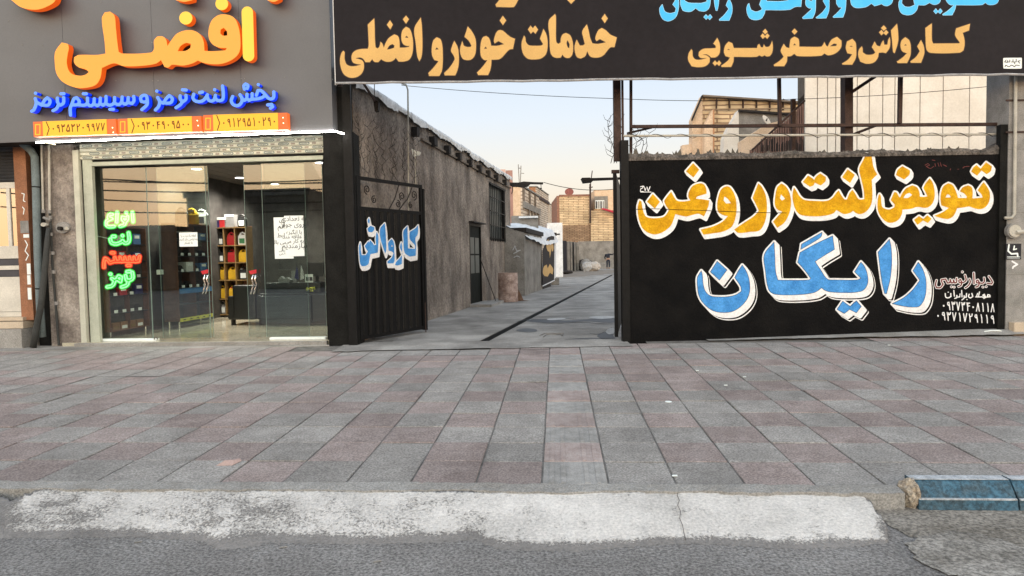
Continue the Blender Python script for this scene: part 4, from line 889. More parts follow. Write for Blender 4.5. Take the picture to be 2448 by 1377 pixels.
# shutter: slats with printed marks
zs0 = zl+.008; zs1 = SX(480, 315, 0)[1]; sh = .058; k = 0; rnd = random.Random(6)
m_slat = M('shutter_slat', (.56, .56, .47), .5, .1, 4); m_logo = M('shutter_print_blue', (.08, .12, .13), .6, .3, 30); m_logo2 = M('shutter_print_brown', (.16, .10, .08), .6, .2, 30)
while zs0+k*sh < zs1+.1:
    z = zs0+k*sh; b = MB(); b.prism([(-.005, z+.002), (-.018, z+.012), (-.018, z+sh-.012), (-.005, z+sh-.002), (.01, z+sh-.002), (.01, z+.002)], 'x', jx+.087, sR+.05)
    s_ = part('shutter_slat', b, m_slat, shop); lg = MB(); lg2 = MB(); x = jx+.12+(k % 3)*.11
    while x < sR-.1:
        y = -.0195; c = z+sh/2
        pr = [(x+.02, c-.019), (x+.15, c-.019), (x+.17, c), (x+.15, c+.019), (x+.02, c+.019), (x, c)]
        ins = [(x+.03+.0, c-.012), (x+.14, c-.012), (x+.155, c), (x+.14, c+.012), (x+.03, c+.012), (x+.015, c)]
        for q in range(6):
            r_ = (q+1) % 6; lg.add([(pr[q][0], y, pr[q][1]), (pr[r_][0], y, pr[r_][1]), (ins[r_][0], y, ins[r_][1]), (ins[q][0], y, ins[q][1])], [(0, 1, 2, 3)])
        for q in range(6): xx = x+.032+q*.018; lg.add([(xx, y, c-.008), (xx+rnd.uniform(.006, .013), y, c-.008), (xx+rnd.uniform(.006, .013), y, c+.008), (xx, y, c+.008)], [(0, 1, 2, 3)])
        for q in range(3): lg2.add([(x+.20, y, c-.012+q*.009), (x+.26, y, c-.012+q*.009), (x+.26, y, c-.006+q*.009), (x+.20, y, c-.006+q*.009)], [(0, 1, 2, 3)])
        x += .31
    part('slat_print', lg, m_logo, shop, par=s_, kind='stuff'); part('slat_print', lg2, m_logo2, shop, par=s_, kind='stuff'); k += 1

# glass panes and doors
GY = .12
gz0 = .035; ztop1 = SX(400, 402, GY)[1]
def pane(pxa, pxb, y, z1, name='glass_panel', z0=gz0):
    a = SX(pxa, 600, y)[0]; c = SX(pxb, 600, y)[0]
    o = part(name, MB().box(a, c, y, y+.01, z0, z1), g_front, shop); m_e = M('glass_edge', (.20, .27, .24), .3, .1)
    part('glass_edge', MB().box(a-.004, a-.0005, y-.001, y+.011, z0, z1).box(c+.0005, c+.004, y-.001, y+.011, z0, z1), m_e, shop, par=o); return o
zt1 = SX(360, 400, GY)[1]; zt2 = SX(495, 388, GY+.03)[1]; zt3 = SX(700, 383, GY)[1]
pane(229, 356, GY, zt1); p2 = pane(358, 496, GY, zt1); pane(382, 503, GY+.05, zt1-.9 if False else zt1, 'sliding_door')
pane(589, 733, GY+.05, zt3, 'sliding_door'); pane(631, 775, GY, zt3)
for pxa, pxb in ((228, 378), (648, 781)):
    a = SX(pxa, 812, GY)[0]; c = SX(pxb, 812, GY)[0]; part('floor_rail', MB().box(a, c, GY-.05, GY+.035, .002, .032), m_paper, shop)
part('floor_stop', MB().tube([(SX(372, 812, GY)[0]+.04+.03*math.cos(t), GY-.055, .02+.028*math.sin(t)) for t in np.linspace(0, math.pi, 8)], .007, 5), m_rust, shop)
def handle(px, label, sgn):
    y = GY-.02; P = lambda a, b: (SX(px+a*sgn, b, y)[0], y, SX(px+a*sgn, b, y)[1])
    h = thing('door_handle_pair', label, 'door handle', SF, P(0, 680))
    for dx in (0, 7): part('handle_bar', MB().tube([P(-2+dx, 657), P(-5+dx, 668), P(-1+dx*1.1, 680), P(-4+dx, 691), P(-8+dx, 703)], .012, 8), m_chrome, h, smooth=True)
    part('red_lock_tag', MB().prism([(P(-12, 648)[0], P(0, 648)[2]), (P(6, 645)[0], P(0, 644)[2]), (P(6, 652)[0], P(0, 653)[2]), (P(-8, 654)[0], P(0, 656)[2])], 'y', y-.004, y), M('red_plastic', (.45, .02, .03), .4, .1, emit=None), h)
handle(492, 'curved chrome handles on the left sliding glass door', 1); handle(607, 'curved chrome handles on the right sliding glass door', 1)

# ------------------------------------------------------------------ small Arabic-script shaper for the paper notices
FORMS = {'ا': (0xFE8D, 0xFE8E, 0, 0), 'ب': (0xFE8F, 0xFE90, 0xFE91, 0xFE92), 'ت': (0xFE95, 0xFE96, 0xFE97, 0xFE98), 'ج': (0xFE9D, 0xFE9E, 0xFE9F, 0xFEA0), 'خ': (0xFEA5, 0xFEA6, 0xFEA7, 0xFEA8), 'د': (0xFEA9, 0xFEAA, 0, 0), 'ر': (0xFEAD, 0xFEAE, 0, 0), 'ز': (0xFEAF, 0xFEB0, 0, 0), 'ط': (0xFEC1, 0xFEC2, 0xFEC3, 0xFEC4), 'ع': (0xFEC9, 0xFECA, 0xFECB, 0xFECC), 'ق': (0xFED5, 0xFED6, 0xFED7, 0xFED8), 'ک': (0xFB8E, 0xFB8F, 0xFB90, 0xFB91), 'گ': (0xFB92, 0xFB93, 0xFB94, 0xFB95), 'ل': (0xFEDD, 0xFEDE, 0xFEDF, 0xFEE0), 'م': (0xFEE1, 0xFEE2, 0xFEE3, 0xFEE4), 'ن': (0xFEE5, 0xFEE6, 0xFEE7, 0xFEE8), 'و': (0xFEED, 0xFEEE, 0, 0), 'ه': (0xFEE9, 0xFEEA, 0xFEEB, 0xFEEC), 'ی': (0xFBFC, 0xFBFD, 0xFBFE, 0xFBFF), 'ش': (0xFEB5, 0xFEB6, 0xFEB7, 0xFEB8)}
def shaped(s):
    out = []
    for i, c in enumerate(s):
        if c not in FORMS: out.append(c); continue
        prev = i > 0 and s[i-1] in FORMS and FORMS[s[i-1]][2] != 0; nx = i < len(s)-1 and s[i+1] in FORMS and FORMS[c][2] != 0
        out.append(chr(FORMS[c][3] if prev and nx else FORMS[c][1] if prev else FORMS[c][2] if nx else FORMS[c][0]))
    return ''.join(reversed(out))
def text_mesh(s, x, z, size, y, width=None, align='CENTER', ext=.0008):
    cu = bpy.data.curves.new('t', 'FONT'); cu.body = s; cu.size = size; cu.extrude = ext; cu.align_x = align
    ob = bpy.data.objects.new('t', cu); COL.objects.link(ob); dg = bpy.context.evaluated_depsgraph_get(); dg.update()
    me = bpy.data.meshes.new_from_object(ob.evaluated_get(dg)); bpy.data.objects.remove(ob); bpy.data.curves.remove(cu)
    me.transform(Matrix(((1, 0, 0, x), (0, 0, -1, y), (0, 1, 0, z), (0, 0, 0, 1)))); me.materials.clear(); me.materials.append(m_ink); return me
def notice(pxa, pya, pxb, pyb, y, label, lines, skew=0.):
    a = SX(pxa, pya, y); c = SX(pxb, pyb, y)
    t = thing('paper_notice', label, 'notice', SF, (a[0], y, c[1]))
    part('paper_sheet', MB().box(a[0], c[0], y-.0012, y, c[1], a[1]), m_paper, t)
    for s, fy, sz in lines: part('notice_text', text_mesh(shaped(s), (a[0]+c[0])/2, a[1]+(c[1]-a[1])*fy, sz, y-.002), m_ink, t)
    return t
notice(654, 520, 702, 618, GY-.004, 'white paper notice on the right door partly under another sheet', [('یک', .13, .10), ('خانم', .27, .10), ('روابط', .48, .09), ('عمومی بالا', .64, .08), ('بازاریابی', .82, .05), ('تلفنی', .90, .05)])
notice(679, 516, 728, 612, GY-.008, 'white paper notice with bold black lines on the right door, the front sheet', [('به تعدادی', .13, .10), ('نیروی جوان', .27, .10), ('با انگیزه', .45, .08), ('و علاقه مند', .56, .08), ('به کار می', .67, .08), ('نیازمندیم', .80, .11)])
notice(428, 556, 473, 589, GY-.004, 'small white paper notice on the left sliding door', [('لطفا درب را', .3, .045), ('به آرامی باز کنید', .55, .045), ('با تشکر', .8, .045)])
notice(374, 645, 391, 656, .9, 'tiny white card hanging on the inside between the shelves', [])

# ------------------------------------------------------------------ NEON SIGN inside the left pane
nz = thing('neon_sign', 'green and red neon sign of four stacked words in the left pane', 'neon sign', SF, (SX(290, 600, GY+.03)[0], GY+.03, SX(290, 695, GY+.03)[1]))
m_ng = emis('green_neon', (.12, 1., .16), 6.5); m_nr = emis('red_neon', (1., .10, .02), 6.5)
m_ngc = emis('green_neon_core', (.30, 1., .36), 2.2); m_nrc = emis('red_neon_core', (1., .14, .045), 2.2)
def neon(txt, hw, mt, mt2, label):
    st = strokes(txt, 220, 470, 5.507, hw); lps = outline(strokes=st, res=.5); b = MB()
    for lp in lps:
        P = [(*SX(x, y, GY+.04),) for x, y in lp]; P = [(p[0], GY+.04, p[1]) for p in P][::2]; 
        if len(P) > 3: b.tube(P+[P[0]], .0115, 5, False)
    part('neon_word', b, mt2, nz, label)
    part('neon_glow_backing', shape(outline(strokes=st, r=4.0, res=.6), SF, GY+.06, .004, mt, side=1), mt, nz)  # glow round the tubes put into a wide emissive backing
m_backg = M('green_glow_backing', (.03, .30, .04), .4, .1, emit=(.01, .9, .02), es=.62); m_backr = M('red_glow_backing', (.35, .03, .02), .4, .1, emit=(1., .03, .01), es=.75)  # emission here imitates the neon glow spreading past the tubes
neon('''530,210 540,330
470,260 462,310 430,325 400,300 400,270 440,280
450,215 452,216
440,330 420,375 370,390
330,210 325,335
270,235 230,235 215,275 262,292
262,292 195,320 185,370 225,398 290,392''', 2.6, m_backg, m_ngc, 'green neon word, topmost')
neon('''480,480 490,540 480,600 430,612 400,580
400,590 330,622 260,612 240,560
270,525 300,525;400,515 402,516''', 2.8, m_backg, m_ngc, 'green neon word, second from the top')
neon('''625,790 615,850 565,855 552,800
552,850 505,855 492,800
492,850 445,855 430,800
430,850 385,855 368,800
368,850 315,855 300,800
300,850 235,872 200,825 168,815 155,870 155,930
255,740 290,742;465,905 500,905''', 2.6, m_backr, m_nrc, 'red neon word, third from the top')
neon('''530,1000 537,1070 500,1100 455,1100 440,1040
480,1100 460,1165 390,1190
460,990 500,985
380,1060 350,1045 325,1085 375,1120 385,1060
325,1090 290,1100 260,1080
300,1105 270,1170 200,1190
240,1020 244,1022''', 2.8, m_backg, m_ngc, 'green neon word, lowest')
a = SX(192, 552, .1); c = SX(262, 571, GY+.04); part('power_cable', MB().tube([(a[0], .1, a[1]), ((a[0]+c[0])/2, .13, (a[1]+c[1])/2-.01), (c[0], GY+.04, c[1])], .004, 4), m_paper, nz)

# ------------------------------------------------------------------ ILLUMINATED SIGN over the shop
QY = -.45; QT = 6.0
sign = thing('shop_sign', 'big grey panelled shop sign with glowing orange and blue raised letters', 'shop sign', SF, (SX(450, 325, QY)[0], QY, SX(450, 325, QY)[1]))
pb = [(-230, -230), (157, 160), (364, 372), (577, 580), (797, 796)]
def qz(x):   # lower edge
    (xa, za), (xb, zb) = SX(90, 338, QY), SX(795, 311, QY); return za+(zb-za)*(x-xa)/(xb-xa)
for k in range(4):
    xa = SX(pb[k][1], 300, QY)[0]+.002; xb = SX(pb[k+1][1], 300, QY)[0]-.002
    b = MB().add([(xa, QY, qz(xa)), (xb, QY, qz(xb)), (xb, QY, QT), (xa, QY, QT), (xa, QY+.02, qz(xa)), (xb, QY+.02, qz(xb)), (xb, QY+.02, QT), (xa, QY+.02, QT)], [(0, 1, 2, 3), (5, 4, 7, 6), (4, 0, 3, 7), (1, 5, 6, 2), (0, 4, 5, 1)])
    part('sign_panel', b, m_sign, sign)
xa = SX(-230, 300, QY)[0]; xb = SX(796, 300, QY)[0]
part('sign_return', MB().add([(xb-.001, QY+.022, qz(xb)), (xb-.001, QY+.4, qz(xb)), (xb-.001, QY+.4, QT), (xb-.001, QY+.022, QT), (xb-.02, QY+.022, qz(xb)), (xb-.02, QY+.4, qz(xb)), (xb-.02, QY+.4, QT), (xb-.02, QY+.022, QT)], [(0, 1, 2, 3), (5, 4, 7, 6), (0, 4, 5, 1)]), m_sign, sign)
part('sign_soffit', MB().add([(xa, QY+.03, qz(xa)+.02), (xb-.03, QY+.03, qz(xb)+.02), (xb-.03, QY+.42, qz(xb)+.02), (xa, QY+.42, qz(xa)+.02), (xa, QY+.03, qz(xa)+.05), (xb-.03, QY+.03, qz(xb)+.05), (xb-.03, QY+.42, qz(xb)+.05), (xa, QY+.42, qz(xa)+.05)], [(0, 3, 2, 1), (4, 5, 6, 7), (0, 1, 5, 4)]), m_dark, sign)
for x, y in ((365, 193), (378, 193), (277, 193), (241, 5), (256, -3), (363, 101), (577, 188), (585, 188), (512, 175), (101, 108), (53, 107), (680, 185), (790, 40), (790, 125), (152, 215), (795, 190), (20, 50)):
    a = SX(x, y, QY-.004); part('rivet', disc(a[0], a[1], QY-.006, QY-.0005, .0065, 8), m_stone, sign)
xa, xb = SX(88, 338, QY)[0], SX(797, 313, QY)[0]
ls = thing('light_strip', 'glowing white strip light along the lower edge of the shop sign', 'strip light', SF, ((xa+xb)/2, QY, qz((xa+xb)/2)-.03))
b = MB(); P = [(xa+(xb-xa)*k/30, QY-.012, qz(xa+(xb-xa)*k/30)-.018+.004*math.sin(k*1.7)) for k in range(31)]
b.tube(P+[(xb+.05, QY+.05, qz(xb)-.02), (xb+.13, QY+.06, qz(xb)-.045)], .010, 6); part('led_tube', b, emis('white_led', (1., .95, .84), 42.), ls)
part('loose_end', MB().tube([(SX(112, 339, QY)[0], QY-.02, qz(xa)-.02), (SX(128, 344, QY)[0], QY-.03, SX(128, 344, QY)[1]), (SX(136, 346, QY)[0], QY-.03, SX(136, 346, QY)[1])], .009, 5), emis('warm_led', (1., .85, .5), 4.), ls)
FY_ = QY-.20
m_of = emis('orange_letter_face', (1., .34, .03), 1.0); m_of2 = emis('yellow_letter_face', (1., .56, .04), 1.0)
m_or = emis('orange_letter_side', (.80, .10, .004), .85); m_ob = M('dark_letter_back', (.03, .008, .008), .6, .2)
og = parse('''215,460 280,475 290,520 275,600 270,700 310,790 400,820 470,810 510,780 470,750 400,730 350,680 350,620 400,595 600,595 690,580 680,450 650,200 680,135 740,125 785,170 800,300 815,450 830,560 870,580 1180,570 1215,530 1215,440 1250,395 1310,395 1345,430 1360,500 1400,440 1470,360 1600,325 1700,360 1750,440 1760,550 1850,555 1990,545 2005,520 1920,515 1840,470 1805,380 1830,240 1900,170 1985,155 2080,190 2130,290 2150,420 2140,560 2070,640 1950,690 1850,695 1750,680 1690,655 1620,690 1520,710 1410,700 1370,730 1330,725 1290,650 1230,690 1050,715 880,715 780,685 650,735 630,850 580,920 480,950 370,950 230,890 160,800 140,680 145,560|1470,555 1500,500 1560,465 1615,475 1610,520 1560,550|1935,320 1970,300 2005,340 2010,385 1960,385 1932,360''', 100, 0, 4.5333)
def raised(glyphs, sts, f, r_, bk, label, d1=.10, d2=.095, res=.7):
    lp = outline(glyphs, sts, res=res)
    o = part('letter_face', shape(lp, SF, FY_, .006, f, side=1), f, sign, label)
    part('letter_return', shape(outline(glyphs, sts, r=-.25, res=res), SF, FY_+.0065, d1, r_, side=1), r_, sign, par=o); 
    lb = outline(glyphs, sts, r=-.4, res=res); part('letter_back', shape(lb, SF, FY_+.007+d1, d2-.008, bk, side=1), bk, sign, par=o)
raised(og, [], m_of, m_or, m_ob, 'large joined orange letters')
raised([], [([(591, 29), (594, 133)], 13.5)], m_of2, m_or, m_ob, 'tall straight yellow letter')
raised([], [([(444, 43)], 15.5)], m_of2, m_or, m_ob, 'round yellow dot over the middle letter')
raised([], [([(530, 9)], 15)], m_of2, m_or, m_ob, 'round yellow dot over the right letter')
raised(parse('27,-30 27,0 50,17 85,23 115,14 132,0 134,-30', 0, 0, 1), [], m_of, m_or, m_ob, 'bottom of an orange letter at the upper left')
raised(parse('412,-30 420,0 440,4 460,0 466,-30', 0, 0, 1), [], m_of, m_or, m_ob, 'bottom of an orange letter at the top')
raised(parse('632,-30 640,1 655,4 668,-2 675,-30', 0, 0, 1), [], m_of, m_or, m_ob, 'bottom tip of an orange letter at the top right')
# little lamps in the letter sides
bl_txt = '''260,350 278,410 268,480 230,560 195,580
278,410 380,470 430,380 480,335 530,390 500,465 430,470 380,460
265,250 267,251
780,330 775,430 720,470
665,340 665,400 690,450 720,470
690,450 650,530 585,570
730,260 785,260
905,650 900,520 930,450 970,350 1020,335 1065,400 1040,455 940,465
1040,460 1160,470 1210,430 1215,340
1215,440 1260,480 1325,450 1340,350
1340,450 1395,480 1440,440 1450,340
1450,440 1500,470 1548,430 1555,310
1555,440 1620,470 1700,430 1710,330
1710,430 1780,460 1835,420 1850,320
1850,420 1900,450 1948,420 1960,330
1960,420 2030,440 2065,390 2060,310
1140,260 1195,260
1625,545 1690,545
2310,370 2290,300 2240,290 2190,330 2200,400 2270,410 2310,380 2305,460 2210,550'''
bl2 = '''35,205 37,206
50,320 85,390 65,480 10,540
85,390 150,420 200,340 255,285 310,340 280,410 200,420
552,280 550,350 495,395
450,290 450,340 490,395 450,450 375,500
490,182 555,187
690,260 675,330 730,385 830,385 890,340 930,270
930,300 960,370 1040,370 1075,280
1075,330 1110,370 1195,360 1215,280 1200,115
795,232 845,222
1060,180 1062,181
1380,300 1355,380 1400,450 1480,460 1540,400 1545,330 1510,270
1545,340 1590,370 1625,340 1635,260
1635,340 1670,370 1718,340 1725,250
1725,350 1800,345 1900,320 1960,280
1800,280 1830,195 1880,195 1960,270 2010,330 2070,345 2108,310 2110,220
1590,170 1580,110 1610,80 1650,105 1640,160
1835,90 1837,91
2000,450 2070,440 2090,480 2050,510'''
m_bf = emis('blue_letter_face', (.10, .28, 1.), 1.05); m_bs = emis('blue_letter_side', (.0, .035, .85), 1.0); m_bb = M('navy_letter_back', (.006, .008, .04), .6, .2)
raised([], strokes(bl_txt, 50, 190, 7.65, 3.7), m_bf, m_bs, m_bb, 'small blue letters, left half of the line', .085, .11, .55)
raised([], strokes(bl2, 370, 190, 7.418, 3.7), m_bf, m_bs, m_bb, 'small blue letters, right half of the line', .085, .11, .55)
# phone number boxes
m_pn = emis('yellow_number_face', (1., .47, .012), 1.0); m_po = emis('orange_number_end', (.95, .16, .02), .75); m_dg = M('number_digits', (.12, .02, .0), .6, .1)
def pbox(x0, y0, x1, y1, h, num, lab):
    yf = QY-.13; X0, Z0 = SX(x0, y0, yf); X1, Z1 = SX(x1, y1, yf); _, Zb = SX(x0, y0+h, yf); H = Z0-Zb
    def zt(x): return Z0+(Z1-Z0)*(x-X0)/(X1-X0)
    def quadbox(xa, xb, ya, yb, it=0, ib=0):
        return MB().add([(xa, ya, zt(xa)-H+ib), (xb, ya, zt(xb)-H+ib), (xb, ya, zt(xb)-it), (xa, ya, zt(xa)-it), (xa, yb, zt(xa)-H+ib), (xb, yb, zt(xb)-H+ib), (xb, yb, zt(xb)-it), (xa, yb, zt(xa)-it)], [(0, 1, 2, 3), (5, 4, 7, 6), (4, 0, 3, 7), (1, 5, 6, 2), (3, 2, 6, 7), (4, 5, 1, 0)])
    w = X1-X0; root = part('phone_number_plate', quadbox(X0, X1, yf+.006, QY-.03), m_po, sign, lab)
    part('number_face', quadbox(X0+w*.12, X0+w*.89, yf, yf+.005), m_pn, sign, par=root)
    p0x, p0y = x0+(x1-x0)*.12, y0+(y1-y0)*.12
    # chevron and little telephone
    fx = lambda u, v: (x0+(x1-x0)*u, y0+(y1-y0)*u+h*v)
    st = [([fx(.165, .05), fx(.20, .5), fx(.172, .95)], 1.1)]+digits(num, *fx(.225, .26), *fx(.885, .26), h*.48, 1.05)
    part('number_digits', shape(outline(strokes=st, res=.35), SF, yf, .001, m_dg), m_dg, sign, par=root)
    ph = [([fx(.035, .2), fx(.088, .2), fx(.088, .86), fx(.035, .86), fx(.035, .2)], 1.2)]
    part('phone_symbol', shape(outline(strokes=ph, res=.35), SF, yf+.004, .001, m_pn), m_pn, sign, par=root)
pbox(78, 291, 276, 284, 36, '09353209977', 'left glowing phone number plate'); pbox(281, 284, 480, 277, 37, '09304909500', 'middle glowing phone number plate'); pbox(485, 275, 686, 269, 40, '09129510290', 'right glowing phone number plate')
for x, y in ((268, 305), (270, 316), (471, 288), (473, 300), (676, 281), (677, 294)):
    a = SX(x, y, QY-.135); part('lamp_dot', disc(a[0], a[1], QY-.128, QY-.126, .008, 8), emis('lamp_dot', (1., .8, .4), 5), sign)

# ------------------------------------------------------------------ SHOP INTERIOR
def downlight(px, py, label):
    c, d = SF.ray(px, py); t = (SH-.03-c.z)/d.z; x = c.x+d.x*t; y = c.y+d.y*t
    lt = thing('ceiling_light', label, 'ceiling light', SF, (x, y, SH-.03), group='round ceiling lights in the shop')
    part('lamp_disc', MB().lathe((x, y, SH-.028), [(.085, 0), (.085, .01)], 20), emis('lamp_disc', (1., .97, .95), 14.), lt); part('lamp_rim', MB().lathe((x, y, SH-.024), [(.10, 0), (.10, .012)], 20), m_paper, lt)
    l = bpy.data.lights.new('shop_lamp', 'SPOT'); l.energy = 330; l.spot_size = rad(150); l.spot_blend = .8; l.shadow_soft_size = .08; l.color = (1., .93, .80)
    o = bpy.data.objects.new('shop_lamp', l); COL.objects.link(o); o.location = SF.w((x, y, SH-.06))
downlight(470, 405, 'round lit ceiling lamp behind the left pane, nearest the street'); downlight(573, 426, 'round lit ceiling lamp seen through the open doorway'); downlight(657, 441, 'round lit ceiling lamp over the desk, left of the deepest')
downlight(726, 455, 'round lit ceiling lamp furthest back in the shop'); downlight(766, 390, 'round lit ceiling lamp beside the right jamb, nearest the pillar')
def jug(name, label, x, y, z, w, h, col, capc, group, lab=None, rz=0):
    t = thing(name, label, 'oil can', SF, (x, y, z), group); d = w*.55
    b = MB(); b.bev(x-w/2, x+w/2, y-d/2, y+d/2, z, z+h*.66, w*.09)
    part('can_body', b, col, t, smooth=False)
    b = MB(); b.prism([(x-w*.48, z+h*.655), (x+w*.48, z+h*.655), (x+w*.34, z+h*.80), (x-w*.40, z+h*.80)], 'y', y-d*.42, y+d*.42); part('can_shoulder', b, col, t)
    P = [(x-w*.30, y, z+h*.78), (x-w*.26, y, z+h*.94), (x-w*.02, y, z+h*.99), (x+w*.26, y, z+h*.90), (x+w*.44, y, z+h*.66)]
    part('handle', MB().tube(P, w*.085, 6), col, t); part('cap', MB().lathe((x-w*.30, y, z+h*.80), [(w*.13, 0), (w*.13, h*.10)], 10), capc, t)
    part('can_label', MB().box(x-w*.33, x+w*.33, y-d/2-.003, y-d/2-.0005, z+h*.12, z+h*.52), lab or m_paper, t)
    return t
m_jy = M('yellow_plastic', (.62, .38, .03), .4, .08); m_jw = M('white_plastic', (.62, .63, .62), .4, .05); m_jr = M('red_can', (.40, .025, .03), .4, .08); m_jk = M('black_plastic', (.02, .021, .022), .35, .1); m_jg = M('grey_can', (.25, .25, .25), .4, .1); m_jgr = M('green_label', (.04, .16, .07), .5, .1); m_jb = M('navy_box', (.03, .03, .12), .5, .1); m_jd = M('dark_label', (.05, .05, .06), .5, .1)
# oil rack (deep in the shop) facing the street
RY = 4.15
rxa = SX(512, 700, RY)[0]; rxb = SX(592, 700, RY)[0]; ztp = SX(550, 540, RY)[1]; zb_ = SX(550, 752, RY)[1]
rack = thing('oil_rack', 'open oak shelving filled with oil cans behind the doorway', 'shelf', SF, ((rxa+rxb)/2, RY, 0))
rows = [SX(550, p, RY)[1] for p in (752, 715, 670, 628, 587, 544)]
part('rack_back', MB().box(rxa, rxb, RY+.30, RY+.32, zb_, ztp), m_brownw, rack)
for z in rows: part('rack_shelf', MB().box(rxa, rxb, RY, RY+.298, z-.012, z+.008), m_oak, rack)
for k in range(4): x = rxa+(rxb-rxa)*k/3; part('rack_upright', MB().box(x-.009, x+.009, RY+.003, RY+.295, zb_+.012, ztp-.014), m_oak, rack)
for x in (rxa+.05, rxb-.05): part('rack_leg', MB().tube([(x, RY+.05, .0), (x, RY+.05, zb_-.015)], .016, 6), m_chrome, rack)
cw = (rxb-rxa)/3; GC = 'oil cans on the oak rack'
spec = [(0, 0, m_jg, m_jr, 'grey oil can on the bottom shelf of the rack'), (0, 1, m_jy, m_jk, 'amber oil can on the second shelf of the rack, left'), (1, 1, m_jy, m_jr, 'amber oil can on the second shelf of the rack, right'), (0, 2, m_jy, m_jy, 'yellow oil can on the third shelf, left bay'), (1, 2, m_jy, m_jy, 'yellow oil can on the third shelf, middle bay'), (2, 2, m_jk, m_jg, 'dark oil can on the third shelf, right bay'),
        (0, 3, m_jk, m_jw, 'black oil can with white label on the fourth shelf'), (1, 3, m_jr, m_jk, 'dark red oil can on the fourth shelf'), (2, 3, m_jy, m_jy, 'bright yellow can on the fourth shelf, right bay'), (0, 4, m_jk, m_jgr, 'black and white oil can on the fifth shelf, left bay'), (1, 4, m_jr, m_jr, 'red oil can on the fifth shelf, middle bay'), (2, 4, m_jw, m_jw, 'white oil can with green label on the fifth shelf'),
        (2, 5, m_jk, m_jk, 'black oil can on top of the rack, right end')]
for c, r, m1, m2, lb in spec: jug('oil_can', lb, rxa+cw*(c+.5), RY+.13, rows[r]+.009, cw*.72, .27, m1, m2, GC, m_jgr if (c, r) == (2, 4) else m_paper if m1 in (m_jk, m_jg) else m1)
for k, (c, mt, lb) in enumerate(((.25, m_jb, 'dark blue carton on top of the oil rack'), (.85, m_jr, 'red carton with white band on top of the oil rack'), (1.55, m_jg, 'tall grey carton on top of the oil rack'))):
    x = rxa+cw*c; t = thing('carton', lb, 'box', SF, (x, RY+.1, rows[5]+.009), 'cartons on top of the oil rack'); h = .22 if k < 2 else .28; part('carton_body', MB().box(x-.10, x+.10, RY+.02, RY+.2, rows[5]+.009, rows[5]+h), mt, t); part('carton_band', MB().box(x-.102, x+.102, RY+.017, RY+.0195, rows[5]+h-.05, rows[5]+h), m_paper, t)
# two glazed display cabinets along the left wall, their sides to the street
def cabinet(pxs, pxf, pxe, pytop, pybot, pyleg, lab, nsh, fy0=None):
    """pxs..pxf: brown side facing the street, pxf..pxe: open face looking across the shop"""
    x1, y1 = SF.atz(pxf, pyleg, 0); x0 = SF.aty(pxs, 700, y1)[0]; ye = SF.atx(pxe, 700, x1)[0]
    z1 = SF.aty(pxf, pytop, y1)[1]; z0 = SF.aty(pxf, pybot, y1)[1]
    t = thing('display_cabinet', lab, 'display cabinet', SF, ((x0+x1)/2, (y1+ye)/2, 0))
    part('side_panel', MB().box(x0, x1, y1, y1+.02, z0, z1), m_brownw, t); part('side_panel', MB().box(x0, x1, ye-.02, ye, z0, z1), m_brownw, t)
    part('back_panel', MB().box(x0, x0+.01, y1+.022, ye-.022, z0, z1), m_inwall, t)
    zz = []
    for k in range(nsh+1):
        z = z0+(z1-z0)*k/nsh; zz.append(z); part('shelf_board', MB().box(x0+.012, x1-.003, y1+.022, ye-.022, z-.008 if k else z, z+.008), m_brownw if k % nsh == 0 else m_desk, t)
    ym = (y1+ye)/2; part('divider', MB().box(x0+.012, x1-.01, ym-.006, ym+.006, z0+.01, z1-.01), m_brownw, t)
    for yy_ in (y1+.06, ye-.06):
        for xx_ in (x0+.05, x1-.04): part('leg', MB().tube([(xx_, yy_, 0), (xx_, yy_, z0)], .018, 8), m_chrome, t)
    return x0, x1, y1, ye, zz
A_ = cabinet(236, 265, 355, 540, 795, 808, 'brown display cabinet with brake parts just behind the neon sign', 6)
B_ = cabinet(391, 430, 508, 533, 769, 786, 'brown display cabinet with blue and yellow edged shelves beside the oil rack', 6)
m_box1 = M('tan_carton', (.22, .12, .07), .7, .15); m_box2 = M('black_part', (.015, .015, .016), .5, .2); m_tag = m_paper
m_bstrip0 = M('blue_carton', (.07, .17, .36), .5, .1)
rnd = random.Random(21)
